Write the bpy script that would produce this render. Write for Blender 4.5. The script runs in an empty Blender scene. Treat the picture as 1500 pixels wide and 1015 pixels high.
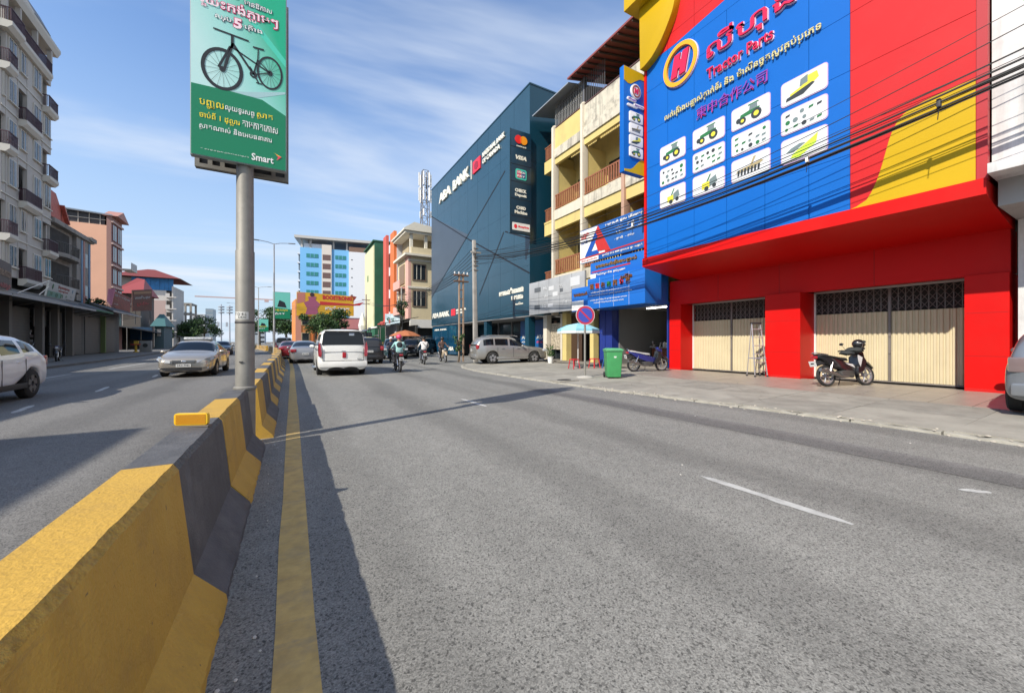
import bpy, bmesh, math, random
from mathutils import Vector, Matrix
random.seed(7)
R = math.radians
S = bpy.context.scene
COL = S.collection

# ---------------------------------------------------------------- camera, sky, sun, exposure
CAMH = 1.4; YAW = R(29.7); FPX = 565.0; HORIZ = 500.5
cd = bpy.data.cameras.new('camera'); cam = bpy.data.objects.new('camera', cd); COL.objects.link(cam)
cam.location = (0, 0, CAMH); cam.rotation_euler = (R(90), 0, -YAW)
cd.sensor_width = 36; cd.lens = 36*FPX/1500; cd.shift_y = -7/1500; cd.clip_start = .05; cd.clip_end = 4000
S.camera = cam
SUN = Vector((-1.16, -.433, 1.0)).normalized()
SUN_EL = math.asin(SUN.z); SUN_ROT = math.atan2(SUN.x, SUN.y)
W = bpy.data.worlds.new('World'); S.world = W; W.use_nodes = True
nt = W.node_tree; N = nt.nodes; L = nt.links
bg = N['Background']
sky = N.new('ShaderNodeTexSky'); sky.sky_type = 'NISHITA'; sky.sun_disc = False
sky.sun_elevation = SUN_EL; sky.sun_rotation = SUN_ROT; sky.air_density = 1.0; sky.dust_density = .25; sky.ozone_density = 2.5
tc = N.new('ShaderNodeTexCoord')
sep = N.new('ShaderNodeSeparateXYZ'); L.new(tc.outputs['Generated'], sep.inputs[0])
def mth(op, a, b=None, c=None, nt=nt):
    n = nt.nodes.new('ShaderNodeMath'); n.operation = op
    for i, v in enumerate((a, b, c)):
        if v is None: continue
        if isinstance(v, (int, float)): n.inputs[i].default_value = v
        else: nt.links.new(v, n.inputs[i])
    return n.outputs[0]
zc = mth('ADD', mth('MAXIMUM', sep.outputs[2], 0.0), .10)
cx = mth('DIVIDE', sep.outputs[0], zc); cy = mth('DIVIDE', sep.outputs[1], zc)
cmb = N.new('ShaderNodeCombineXYZ'); L.new(cx, cmb.inputs[0]); L.new(cy, cmb.inputs[1])
mp = N.new('ShaderNodeMapping'); L.new(cmb.outputs[0], mp.inputs[0]); mp.inputs['Rotation'].default_value = (0, 0, R(58)); mp.inputs['Scale'].default_value = (.42, 1.25, 1)
mp.inputs['Location'].default_value = (1.3, .4, 0)
n1 = N.new('ShaderNodeTexNoise'); L.new(mp.outputs[0], n1.inputs[0]); n1.inputs['Scale'].default_value = .75; n1.inputs['Detail'].default_value = 6; n1.inputs['Roughness'].default_value = .52; n1.inputs['Distortion'].default_value = .5
n2 = N.new('ShaderNodeTexNoise'); L.new(cmb.outputs[0], n2.inputs[0]); n2.inputs['Scale'].default_value = .35; n2.inputs['Detail'].default_value = 2
cov = mth('ADD', n1.outputs[0], mth('MULTIPLY', mth('SUBTRACT', n2.outputs[0], .5), .55))
cr = N.new('ShaderNodeMapRange'); L.new(cov, cr.inputs[0]); cr.inputs[1].default_value = .40; cr.inputs[2].default_value = .62; cr.interpolation_type = 'SMOOTHSTEP'
mx = N.new('ShaderNodeMixRGB'); L.new(mth('MULTIPLY', cr.outputs[0], .92), mx.inputs[0])
tint = N.new('ShaderNodeMixRGB'); tint.blend_type = 'MULTIPLY'; tint.inputs[0].default_value = 1; tint.inputs[2].default_value = (.95, 1.04, 1.14, 1)
L.new(sky.outputs[0], tint.inputs[1]); L.new(tint.outputs[0], mx.inputs[1]); mx.inputs[2].default_value = (3.7, 4.1, 4.7, 1)
hz = N.new('ShaderNodeMapRange'); L.new(sep.outputs[2], hz.inputs[0]); hz.inputs[1].default_value = -.02; hz.inputs[2].default_value = .60; hz.inputs[3].default_value = .92; hz.inputs[4].default_value = 0; hz.interpolation_type = 'SMOOTHSTEP'
hm = N.new('ShaderNodeMixRGB'); L.new(hz.outputs[0], hm.inputs[0]); L.new(tint.outputs[0], hm.inputs[1]); hm.inputs[2].default_value = (2.6, 3.25, 4.0, 1); L.new(hm.outputs[0], mx.inputs[1])
L.new(mx.outputs[0], bg.inputs[0]); bg.inputs[1].default_value = .13
sl = bpy.data.lights.new('sun', 'SUN'); so = bpy.data.objects.new('sun', sl); COL.objects.link(so)
sl.energy = 3.7; sl.angle = R(.53); sl.color = (1, .925, .81)
so.rotation_euler = SUN.to_track_quat('Z', 'Y').to_euler(); so.location = (-40, -15, 40)
S.view_settings.view_transform = 'Standard'; S.view_settings.look = 'None'; S.view_settings.exposure = 0.74; S.view_settings.gamma = 1
S.view_settings.use_curve_mapping = False

# ---------------------------------------------------------------- place helper: a photo bearing and a distance give a real spot
_c, _s = math.cos(YAW), math.sin(YAW)
def at(px, py, t):
    r = (px-750)/FPX
    return Vector(((_s+r*_c)*t, (_c-r*_s)*t, CAMH+(HORIZ-py)/FPX*t))

# ---------------------------------------------------------------- materials
MATS = {}
def mat(name, col, rough=.7, metal=0, var=0, vs=3, bump=0, bs=40, coat=0, dirt=0, dirtcol=(.08,.07,.06), ds=.8, spec=.5, emit=0, streak=0, scuff=0, smear=0):
    if name in MATS: return MATS[name]
    m = bpy.data.materials.new(name); m.use_nodes = True; nt = m.node_tree; b = nt.nodes['Principled BSDF']
    b.inputs['Roughness'].default_value = rough; b.inputs['Metallic'].default_value = metal
    b.inputs['Coat Weight'].default_value = coat; b.inputs['Specular IOR Level'].default_value = spec
    b.inputs['Base Color'].default_value = (*col, 1)
    m.diffuse_color = (*col, 1)
    if emit:
        b.inputs['Emission Color'].default_value = (*col, 1); b.inputs['Emission Strength'].default_value = emit
    if var or bump or dirt or streak or scuff or smear:
        g = nt.nodes.new('ShaderNodeNewGeometry')
        def noise(sc, det=4, rg=.6, scale3=None):
            n = nt.nodes.new('ShaderNodeTexNoise'); n.inputs['Scale'].default_value = sc; n.inputs['Detail'].default_value = det; n.inputs['Roughness'].default_value = rg
            if scale3:
                mp = nt.nodes.new('ShaderNodeMapping'); mp.inputs['Scale'].default_value = scale3; nt.links.new(g.outputs['Position'], mp.inputs[0]); nt.links.new(mp.outputs[0], n.inputs[0])
            else: nt.links.new(g.outputs['Position'], n.inputs[0])
            return n.outputs[0]
        cur = None
        rgb = nt.nodes.new('ShaderNodeRGB'); rgb.outputs[0].default_value = (*col, 1); cur = rgb.outputs[0]
        if var:
            mr = nt.nodes.new('ShaderNodeMapRange'); nt.links.new(noise(vs), mr.inputs[0]); mr.inputs[1].default_value = .3; mr.inputs[2].default_value = .7; mr.inputs[3].default_value = 1-var; mr.inputs[4].default_value = 1+var
            mm = nt.nodes.new('ShaderNodeVectorMath'); mm.operation = 'SCALE'; nt.links.new(cur, mm.inputs[0]); nt.links.new(mr.outputs[0], mm.inputs[3]); cur = mm.outputs[0]
        def over(fac_noise, lo, hi, c, amt):
            nonlocal cur
            mr = nt.nodes.new('ShaderNodeMapRange'); nt.links.new(fac_noise, mr.inputs[0]); mr.inputs[1].default_value = lo; mr.inputs[2].default_value = hi; mr.inputs[4].default_value = amt
            mi = nt.nodes.new('ShaderNodeMixRGB'); nt.links.new(mr.outputs[0], mi.inputs[0]); nt.links.new(cur, mi.inputs[1]); mi.inputs[2].default_value = (*c, 1); cur = mi.outputs[0]
        if dirt: over(noise(ds, 8, .7), .5, .75, dirtcol, dirt)
        if streak: over(noise(1, 5, .65, (3.0, 3.0, .25)), .5, .72, dirtcol, streak)
        if smear: over(noise(1, 6, .7, (2.2, 12, 1)), .54, .66, dirtcol, smear)
        if scuff:
            over(noise(1, 5, .75, (16, 2.6, 30)), .68, .74, (.06,.045,.03), scuff*.7); over(noise(1, 6, .8, (3, .7, 9)), .60, .72, (.12,.10,.07), scuff*.8); over(noise(19, 3, .6), .69, .73, (.06,.05,.04), scuff)
        nt.links.new(cur, b.inputs['Base Color'])
        if bump:
            bp = nt.nodes.new('ShaderNodeBump'); bp.inputs['Strength'].default_value = bump; bp.inputs['Distance'].default_value = .02
            nt.links.new(noise(bs, 3), bp.inputs['Height']); nt.links.new(bp.outputs[0], b.inputs['Normal'])
    MATS[name] = m
    return m

def hexlin(r, g, b):
    f = lambda v: ((v/255+.055)/1.055)**2.4 if v > 10 else v/255/12.92
    return (f(r), f(g), f(b))

# ---------------------------------------------------------------- mesh builder
class MB:
    def __init__(s): s.v = []; s.f = []; s.m = []
    def add(s, vs, fs, mi=0):
        o = len(s.v); s.v += [tuple(v) for v in vs]; s.f += [tuple(i+o for i in f) for f in fs]; s.m += [mi]*len(fs); return s
    def box(s, x0, x1, y0, y1, z0, z1, mi=0):
        return s.add([(x0,y0,z0),(x1,y0,z0),(x1,y1,z0),(x0,y1,z0),(x0,y0,z1),(x1,y0,z1),(x1,y1,z1),(x0,y1,z1)],
                     [(0,3,2,1),(4,5,6,7),(0,1,5,4),(1,2,6,5),(2,3,7,6),(3,0,4,7)], mi)
    def obox(s, c, sz, M=None, mi=0):
        x, y, z = (a/2 for a in sz)
        P = [Vector(p) for p in ((-x,-y,-z),(x,-y,-z),(x,y,-z),(-x,y,-z),(-x,-y,z),(x,-y,z),(x,y,z),(-x,y,z))]
        if M is not None: P = [M @ p for p in P]
        c = Vector(c)
        return s.add([p+c for p in P], [(0,3,2,1),(4,5,6,7),(0,1,5,4),(1,2,6,5),(2,3,7,6),(3,0,4,7)], mi)
    def prism(s, pts, f3, mi=0):
        # pts: 2D outline; f3(u, v, k) -> 3D for k = 0, 1
        n = len(pts); vs = [f3(u, v, 0) for u, v in pts]+[f3(u, v, 1) for u, v in pts]
        fs = [tuple(range(n))[::-1], tuple(range(n, 2*n))]+[(i, (i+1)%n, n+(i+1)%n, n+i) for i in range(n)]
        return s.add(vs, fs, mi)
    def quad(s, a, b, c, d, mi=0): return s.add([a,b,c,d], [(0,1,2,3)], mi)
    def tube(s, pts, r, n=8, mi=0, cap=True):
        pts = [Vector(p) for p in pts]
        rs = r if isinstance(r, (list, tuple)) else [r]*len(pts)
        o = len(s.v); vs = []; fs = []
        up = None
        for i, p in enumerate(pts):
            d = (pts[min(i+1, len(pts)-1)]-pts[max(i-1, 0)])
            if d.length < 1e-9: d = Vector((0,0,1))
            d.normalize()
            if up is None: up = Vector((0,0,1)) if abs(d.z) < .9 else Vector((1,0,0))
            a = d.cross(up).normalized(); b = a.cross(d).normalized(); up = b
            for k in range(n):
                t = 2*math.pi*k/n; vs.append(p+(a*math.cos(t)+b*math.sin(t))*rs[i])
        for i in range(len(pts)-1):
            for k in range(n): fs.append((i*n+k, i*n+(k+1)%n, (i+1)*n+(k+1)%n, (i+1)*n+k))
        if cap: fs += [tuple(range(n))[::-1], tuple(range((len(pts)-1)*n, len(pts)*n))]
        return s.add(vs, fs, mi)
    def lathe(s, prof, c, axis='z', n=20, mi=0, cap=True):
        vs = []; fs = []; c = Vector(c)
        for r, h in prof:
            for k in range(n):
                t = 2*math.pi*k/n; a, b = r*math.cos(t), r*math.sin(t)
                vs.append(c+Vector({'z': (a,b,h), 'y': (a,h,b), 'x': (h,a,b)}[axis]))
        for i in range(len(prof)-1):
            for k in range(n): fs.append((i*n+k, i*n+(k+1)%n, (i+1)*n+(k+1)%n, (i+1)*n+k))
        if cap and prof[0][0] > 1e-6: fs.append(tuple(range(n))[::-1])
        if cap and prof[-1][0] > 1e-6: fs.append(tuple(range((len(prof)-1)*n, len(prof)*n)))
        return s.add(vs, fs, mi)
    def sph(s, c, r, n=12, m=8, mi=0):
        rx, ry, rz = r if isinstance(r, (tuple, list)) else (r, r, r)
        prof = [(math.sin(math.pi*i/m), -math.cos(math.pi*i/m)) for i in range(m+1)]
        vs = []; fs = []; c = Vector(c)
        for a, h in prof:
            for k in range(n): t = 2*math.pi*k/n; vs.append(c+Vector((a*rx*math.cos(t), a*ry*math.sin(t), h*rz)))
        for i in range(m):
            for k in range(n): fs.append((i*n+k, i*n+(k+1)%n, (i+1)*n+(k+1)%n, (i+1)*n+k))
        return s.add(vs, fs, mi)
    def xf(s, M, i0=0):
        s.v[i0:] = [tuple(M @ Vector(v)) for v in s.v[i0:]]; return s
    def build(s, name, m, parent=None, smooth=None, bevel=0, weld=False, seg=2):
        me = bpy.data.meshes.new(name); me.from_pydata(s.v, [], s.f)
        ms = m if isinstance(m, (list, tuple)) else [m]
        for q in ms: me.materials.append(q)
        if len(ms) > 1: me.polygons.foreach_set('material_index', s.m)
        bm = bmesh.new(); bm.from_mesh(me)
        if weld or smooth: bmesh.ops.remove_doubles(bm, verts=bm.verts, dist=1e-5)
        bmesh.ops.recalc_face_normals(bm, faces=bm.faces)
        if bevel:
            es = [e for e in bm.edges if len(e.link_faces) == 2 and e.calc_face_angle(0) > R(30)]
            bmesh.ops.bevel(bm, geom=es, offset=bevel, segments=seg, affect='EDGES', profile=.6, clamp_overlap=True)
        bm.to_mesh(me); bm.free()
        if smooth or (bevel and seg > 1):
            me.polygons.foreach_set('use_smooth', [True]*len(me.polygons)); me.set_sharp_from_angle(angle=R(smooth or 40))
        o = bpy.data.objects.new(name, me); COL.objects.link(o)
        if parent is not None: hang(o, parent)
        return o

def frame_of(o):
    M = Matrix.LocRotScale(o.location, o.rotation_euler, o.scale)
    return (frame_of(o.parent) @ o.matrix_parent_inverse @ M) if o.parent else M
def hang(o, parent):
    o.parent = parent; o.matrix_parent_inverse = frame_of(parent).inverted()
def tag(o, label=None, cat=None, group=None, kind=None):
    if label: o['label'] = label
    if cat: o['category'] = cat
    if group: o['group'] = group
    if kind: o['kind'] = kind
    return o
def thing(name, label, cat, loc=(0,0,0), rz=0, group=None):
    o = bpy.data.objects.new(name, None); COL.objects.link(o); o.location = loc; o.rotation_euler = (0,0,rz); o.empty_display_size = .3
    return tag(o, label, cat, group)
def struct(name, mb, m, **k): return tag(mb.build(name, m, **k), kind='structure')
def copy_tree(root, loc=None, rz=None, label=None, group=None, scale=None):
    def rec(o, par):
        c = o.copy(); COL.objects.link(c)
        if par is not None: c.parent = par; c.matrix_parent_inverse = o.matrix_parent_inverse.copy()
        for ch in [q for q in bpy.data.objects if q.parent == o]: rec(ch, c)
        return c
    c = rec(root, None)
    if loc is not None: c.location = loc
    if rz is not None: c.rotation_euler = (0,0,rz)
    if scale: c.scale = (scale,)*3
    return tag(c, label, None, group)
def linked(o, parent, M):
    c = o.copy(); COL.objects.link(c); c.parent = parent; c.matrix_parent_inverse = frame_of(parent).inverted() if parent else Matrix()
    c.location, q, c.scale = M.decompose(); c.rotation_euler = q.to_euler(); return c

# ---------------------------------------------------------------- lettering
BASEC = set(chr(c) for c in range(0x1780, 0x17A3))
def font_mesh(s, res=2, bold=0, ext=0, shear=0):
    c = bpy.data.curves.new('t', 'FONT'); c.body = s; c.size = 1; c.resolution_u = res; c.extrude = ext; c.offset = bold; c.shear = shear
    o = bpy.data.objects.new('t', c); COL.objects.link(o)
    dg = bpy.context.evaluated_depsgraph_get(); me = bpy.data.meshes.new_from_object(o.evaluated_get(dg))
    bpy.data.objects.remove(o); bpy.data.curves.remove(c)
    vs = [tuple(v.co) for v in me.vertices]; fs = [tuple(p.vertices) for p in me.polygons]
    bpy.data.meshes.remove(me)
    return vs, fs
def adv(s, bold=0):
    if not s: return 0
    v, _ = font_mesh(s+'ក', 1); w, _ = font_mesh('ក', 1)
    return max(p[0] for p in v)-max(p[0] for p in w)
def shape(s):
    """Khmer clusters in drawing order; subscripts come back separately as (x, glyph)."""
    out = ''; subs = []; i = 0
    while i < len(s):
        ch = s[i]
        if ch in BASEC:
            base = ch; i += 1; below = ''; pre = ''; post = ''
            while i < len(s):
                q = s[i]
                if q == '\u17d2' and i+1 < len(s): below += s[i+1]; i += 2
                elif q in 'េែៃ': pre += q; i += 1
                elif q == 'ោ': pre += 'េ'; post += 'ា'; i += 1
                elif q in 'ើឿៀ': pre += 'េ'; post += {'ើ': 'ី', 'ឿ': 'ឺា', 'ៀ': 'ី'}[q]; i += 1
                elif 0x17B4 <= ord(q) <= 0x17D1: post += q; i += 1
                else: break
            x0 = out+pre
            for b in below: subs.append((x0, b))
            out = x0+base+post
        else: out += ch; i += 1
    return out, subs
def text_mb(s, bold=0, ext=0, res=2, shear=0, mb=None, mi=0):
    mb = mb or MB()
    if any(0x1780 <= ord(c) < 0x1800 for c in s):
        t, subs = shape(s); v, f = font_mesh(t, res, bold, ext, shear); mb.add(v, f, mi)
        for pre, g in subs:
            x = adv(pre); v, f = font_mesh(g, res, bold*.6, ext, shear)
            mb.add([(p[0]*.62+x+.1, p[1]*.42-.31, p[2]) for p in v], f, mi)
    else:
        v, f = font_mesh(s, res, bold, ext, shear); mb.add(v, f, mi)
    return mb
def fit(mb, x0, x1, y0, y1, keep=False):
    xs = [v[0] for v in mb.v]; ys = [v[1] for v in mb.v]
    ax, bx, ay, by = min(xs), max(xs), min(ys), max(ys)
    sx = (x1-x0)/(bx-ax); sy = (y1-y0)/(by-ay)
    if keep: sx = sy = min(sx, sy)
    mb.v = [((v[0]-ax)*sx+x0, (v[1]-ay)*sy+y0, v[2]) for v in mb.v]; return mb
def plane_M(origin, right, up):
    r = Vector(right).normalized(); u = Vector(up).normalized(); n = r.cross(u)
    M = Matrix((r, u, n)).transposed().to_4x4(); M.translation = Vector(origin); return M
def word(s, M, x0, x1, y0, y1, m, parent, bold=.0, ext=.012, res=2, shear=0, off=.02, name='lettering', keep=False):
    mb = fit(text_mb(s, bold, ext, res, shear), x0, x1, y0, y1, keep); mb.v = [(a, b, c+off) for a, b, c in mb.v]
    return mb.xf(M).build(name, m, parent)
def face_road(X): return plane_M((X, 0, 0), (0, -1, 0), (0, 0, 1))      # a wall that looks towards -X: local x = -Y, local y = Z
def face_cam(Y): return plane_M((0, Y, 0), (1, 0, 0), (0, 0, 1))        # a wall that looks towards -Y
def round_rect(x0, x1, y0, y1, r, n=4):
    P = []
    for cx, cy, a in ((x1-r, y1-r, 0), (x0+r, y1-r, 90), (x0+r, y0+r, 180), (x1-r, y0+r, 270)):
        for k in range(n+1): t = R(a+90*k/n); P.append((cx+r*math.cos(t), cy+r*math.sin(t)))
    return P
def slab(pts, M, d0, d1, mb=None, mi=0):
    mb = mb or MB(); return mb.prism(pts, lambda u, v, k: M @ Vector((u, v, d1 if k else d0)), mi)
def disc_pts(cx, cy, rx, ry=None, n=16, a0=0):
    ry = rx if ry is None else ry
    return [(cx+rx*math.cos(2*math.pi*k/n+a0), cy+ry*math.sin(2*math.pi*k/n+a0)) for k in range(n)]
# ---------------------------------------------------------------- road and ground
def bendx(Y): return -.0011*max(0, Y-20)**2 if Y < 130 else -.0011*110**2-.242*(Y-130)
def asphalt(name, base, tone=(1,1,1)):
    m = bpy.data.materials.new(name); m.use_nodes = True; nt = m.node_tree; b = nt.nodes['Principled BSDF']; Lk = nt.links
    g = nt.nodes.new('ShaderNodeNewGeometry'); P = g.outputs['Position']
    def nz(sc, det=2, rg=.5, s3=None, off=(0,0,0)):
        n = nt.nodes.new('ShaderNodeTexNoise'); n.inputs['Scale'].default_value = sc; n.inputs['Detail'].default_value = det; n.inputs['Roughness'].default_value = rg
        mp = nt.nodes.new('ShaderNodeMapping'); mp.inputs['Scale'].default_value = s3 or (1,1,1); mp.inputs['Location'].default_value = off
        Lk.new(P, mp.inputs[0]); Lk.new(mp.outputs[0], n.inputs[0]); return n.outputs[0]
    def vor(sc, s3=None, feat='F1', out='Distance', rnd=1):
        n = nt.nodes.new('ShaderNodeTexVoronoi'); n.inputs['Scale'].default_value = sc; n.feature = feat; n.inputs['Randomness'].default_value = rnd
        mp = nt.nodes.new('ShaderNodeMapping'); mp.inputs['Scale'].default_value = s3 or (1,1,1); Lk.new(P, mp.inputs[0]); Lk.new(mp.outputs[0], n.inputs[0]); return n.outputs[out]
    def mr(x, a, b_, c, d, sm=False):
        n = nt.nodes.new('ShaderNodeMapRange'); Lk.new(x, n.inputs[0])
        for i, v in enumerate((a, b_, c, d)): n.inputs[i+1].default_value = v
        if sm: n.interpolation_type = 'SMOOTHSTEP'
        return n.outputs[0]
    def mul(a, b_): return mth('MULTIPLY', a, b_, nt=nt)
    sx = nt.nodes.new('ShaderNodeSeparateXYZ'); Lk.new(vor(150, out='Color'), sx.inputs[0])
    agg = mr(sx.outputs[0], .0, 1, .62, 1.42)                      # single stones, lighter and darker
    sx2 = nt.nodes.new('ShaderNodeSeparateXYZ'); Lk.new(vor(95, out='Color'), sx2.inputs[0])
    pit = mr(sx2.outputs[1], .80, .95, 1.0, .42)                     # dark pits
    mid = mr(nz(6, 5, .65), .3, .7, .90, 1.09)
    big = mr(nz(.55, 4, .6, (1, .28, 1)), .3, .7, .84, 1.13)
    spot = mr(vor(3.1, (1, .42, 1)), .05, .085, .58, 1.0)            # oil drops and tar marks, drawn out along the road
    sp_on = mr(nz(1.6, 2), .52, .60, 0, 1)
    spot = mth('ADD', mth('MULTIPLY', mth('SUBTRACT', spot, 1.0, nt=nt), sp_on, nt=nt), 1.0, nt=nt)
    sepp = nt.nodes.new('ShaderNodeSeparateXYZ'); Lk.new(P, sepp.inputs[0])
    wob = mth('ADD', sepp.outputs[0], mul(mth('SUBTRACT', nz(.5, 2), .5, nt=nt), .7), nt=nt)
    tr = mth('SINE', mul(wob, 3.3), nt=nt)
    trk = mr(tr, .0, 1, 1.03, .84, True)                            # wheel tracks
    seam = mr(mth('ABSOLUTE', mth('ADD', wob, -6.3, nt=nt), nt=nt), .1, .5, .85, 1.0, True)
    v = mul(mul(mul(agg, pit), mul(mid, big)), mul(mul(spot, trk), seam))
    cb = nt.nodes.new('ShaderNodeVectorMath'); cb.operation = 'SCALE'
    cb.inputs[0].default_value = tuple(base*t for t in tone); Lk.new(v, cb.inputs[3]); Lk.new(cb.outputs[0], b.inputs['Base Color'])
    b.inputs['Roughness'].default_value = .82
    bp = nt.nodes.new('ShaderNodeBump'); bp.inputs['Strength'].default_value = .35; bp.inputs['Distance'].default_value = .004
    Lk.new(sx.outputs[0], bp.inputs['Height']); Lk.new(bp.outputs[0], b.inputs['Normal'])
    return m
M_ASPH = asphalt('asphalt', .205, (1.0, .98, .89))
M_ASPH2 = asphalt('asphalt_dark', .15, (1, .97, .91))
M_GROUND = mat('dusty_ground', (.16, .145, .12), .95, var=.25, vs=.3, dirt=.4, ds=.1)
mb = MB(); mb.quad((-1500,-600,-.06), (1500,-600,-.06), (1500,2500,-.06), (-1500,2500,-.06)); struct('ground', mb, M_GROUND)
# right carriageway (older, paler) and left carriageway (darker)
def strip(x0, x1, ys, z, mb=None, bend=True, mi=0):
    mb = mb or MB()
    f0 = x0 if callable(x0) else (lambda y: x0); f1 = x1 if callable(x1) else (lambda y: x1)
    for a, b in zip(ys[:-1], ys[1:]):
        ba, bb = (bendx(a), bendx(b)) if bend else (0, 0)
        mb.quad((f0(a)+ba, a, z), (f1(a)+ba, a, z), (f1(b)+bb, b, z), (f0(b)+bb, b, z), mi)
    return mb
ys = [-14, 0, 10, 20, 26, 32, 38, 44, 50, 56, 62, 70, 80, 90, 100, 110, 120, 130, 200, 320]
struct('road', strip(-.62, 22.0, ys, 0), M_ASPH)
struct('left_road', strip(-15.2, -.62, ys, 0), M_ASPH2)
M_YEL = mat('road_yellow', (.50, .345, .12), .8, smear=.55, var=.16, vs=9, dirt=.75, dirtcol=(.27,.225,.14), ds=3.2, bump=.15, bs=120)
M_WHT = mat('road_white', (.42, .42, .40), .8, var=.12, vs=9, dirt=.85, dirtcol=(.17,.168,.16), ds=5)
yl = [-14+i*.9 for i in range(int(150/.9))]
rnd = random.Random(3)
mb = MB(); js = [(rnd.uniform(-.006, .006), rnd.uniform(-.006, .006)) for _ in yl]
for i in range(len(yl)-1):
    a, b = yl[i], yl[i+1]
    mb.quad((-.075+js[i][0]+bendx(a), a, .004), (.105+js[i][1]+bendx(a), a, .004), (.105+js[i+1][1]+bendx(b), b, .004), (-.075+js[i+1][0]+bendx(b), b, .004))
struct('yellow_edge_line', mb, M_YEL)
def dash(x0, x1, y0, y1, slant=0, n=10, jag=.012, w=.10):
    L0 = []; R0 = []
    for i in range(n+1):
        t = i/n; y = y0+(y1-y0)*t; x = x0+(x1-x0)*t; k = min(1, 6*min(t, 1-t)+.25)
        L0.append((x-w/2*k+rnd.uniform(-jag, jag), y)); R0.append((x+w/2*k+rnd.uniform(-jag, jag), y))
    mb = MB()
    for i in range(n): mb.quad((*L0[i], .004), (*R0[i], .004), (*R0[i+1], .004), (*L0[i+1], .004))
    return mb
lane = MB()
for d in [(3.73, 3.70, 1.27, 2.53), (5.62, 5.5, .9, 1.08), (3.65, 3.6, 7.5, 8.8), (3.5, 3.45, 28, 29.4)]:
    q = dash(*d, jag=.006 if d[2] > 5 else .014); lane.add(q.v, q.f)
struct('lane_marking', lane, M_WHT)
lane = MB()
for a, b in [(11.4, 12.6), (15.1, 16.6), (20.2, 21.6), (7.2, 8.4), (25.5, 27), (31, 32.5), (37, 38.5)]:
    q = dash(-4.75, -4.95+bendx(b), a, b, w=.12, jag=.006); lane.add(q.v, q.f)
for a, b in [(17.5, 24), (27, 34)]:
    q = dash(-8.1, -8.3, a, b, w=.12, jag=.006); lane.add(q.v, q.f)
struct('left_lane_marking', lane, M_WHT)
# old repairs in the carriageway: a patched trench and sealed cracks
M_PATCH = asphalt('asphalt_patch', .165, (1.0, .97, .92)); M_SEAL = mat('crack_tar', (.045,.043,.04), .8)
mb = MB(); pts = [(6.05+rnd.uniform(-.02,.02), .2+.45*i) for i in range(22)]
for (a, b), (c, d) in zip(pts[:-1], pts[1:]): mb.quad((a, b, .004), (a+.62, b, .004), (c+.62, d, .004), (c, d, .004))
struct('road_patch', mb, M_PATCH)
mb = MB()
def seal(x, y, a, n, st, w):
    p = (x, y)
    for i in range(n):
        a += rnd.uniform(-.25, .25); q = (p[0]+math.cos(a)*st, p[1]+math.sin(a)*st); v = Vector((-(q[1]-p[1]), q[0]-p[0])).normalized()*w*rnd.uniform(.3, 1)/2
        mb.quad((p[0]-v.x, p[1]-v.y, .008), (p[0]+v.x, p[1]+v.y, .008), (q[0]+v.x, q[1]+v.y, .008), (q[0]-v.x, q[1]-v.y, .008)); p = q
seal(2.2, 5.0, .2, 12, .12, .004); seal(6.9, 2.4, 1.5, 14, .2, .005)
struct('road_cracks', mb, M_SEAL)
# small litter and loose stones on the road
mb = MB()
for _ in range(46):
    x, y = rnd.choice([(rnd.uniform(-.28, -.1), rnd.uniform(1.3, 9)), (rnd.uniform(.4, 7.5), rnd.uniform(1, 9))]); r = rnd.uniform(.004, .010)
    mb.sph((x, y, r*.5), (r, r*1.2, r*.6), 6, 4)
tag(mb.build('loose_stones', mat('grit', (.5, .48, .44), .9)), 'scattered grit and pale crumbs lying on the asphalt', 'grit', kind='stuff')

# ---------------------------------------------------------------- right pavement: slabs, kerb stones, tiled forecourt
def kerbX(Y):
    P = [(-14, 8.75), (1, 8.5), (3.3, 8.42), (8.7, 7.78), (12, 7.55), (16.2, 7.45), (19, 7.8), (21, 8.5), (22.3, 9.6), (23, 11.2), (23.4, 13)]
    for (a, xa), (b, xb) in zip(P[:-1], P[1:]):
        if Y <= b: return xa+(xb-xa)*(Y-a)/(b-a)
    return 13
def pz(X, Y): return .05+max(0, min(1, (X-8.2)/6))*.135
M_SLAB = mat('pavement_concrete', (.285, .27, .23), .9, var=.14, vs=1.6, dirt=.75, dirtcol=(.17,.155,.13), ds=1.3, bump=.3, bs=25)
M_SLAB2 = mat('pavement_concrete_grey', (.245, .233, .20), .9, var=.15, vs=2.6, dirt=.7, dirtcol=(.15,.14,.12), ds=1.8, bump=.3, bs=25)
M_JOINT = mat('joint_dirt', (.13, .118, .10), .95)
M_FTILE = mat('forecourt_tile', (.275, .245, .21), .42, var=.10, vs=2.2, dirt=.45, dirtcol=(.30,.26,.22), ds=1.2)
M_KERB = mat('kerb_stone', (.31, .295, .25), .9, var=.16, vs=4, dirt=.6, dirtcol=(.16,.145,.12), ds=1.8, bump=.5, bs=18)
base = MB()
Y = -14.0
yy = []
while Y < 23.3: yy.append(Y); Y += .7
yy.append(23.4)
for a, b in zip(yy[:-1], yy[1:]):
    xs = [0, .25, .6, 1.0]
    for p, q in zip(xs[:-1], xs[1:]):
        c = lambda Y_, t: (kerbX(Y_)+.13)*(1-t)+24*t
        P = [(c(a, p), a), (c(a, q), a), (c(b, q), b), (c(b, p), b)]
        base.quad(*[(x, y, pz(x, y)-.022) for x, y in P])
    base.quad((kerbX(a)+.13, a, -.02), (kerbX(b)+.13, b, -.02), (kerbX(b)+.13, b, pz(8, b)-.022), (kerbX(a)+.13, a, pz(8, a)-.022))
pave = struct('pavement', base, M_JOINT)
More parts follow.
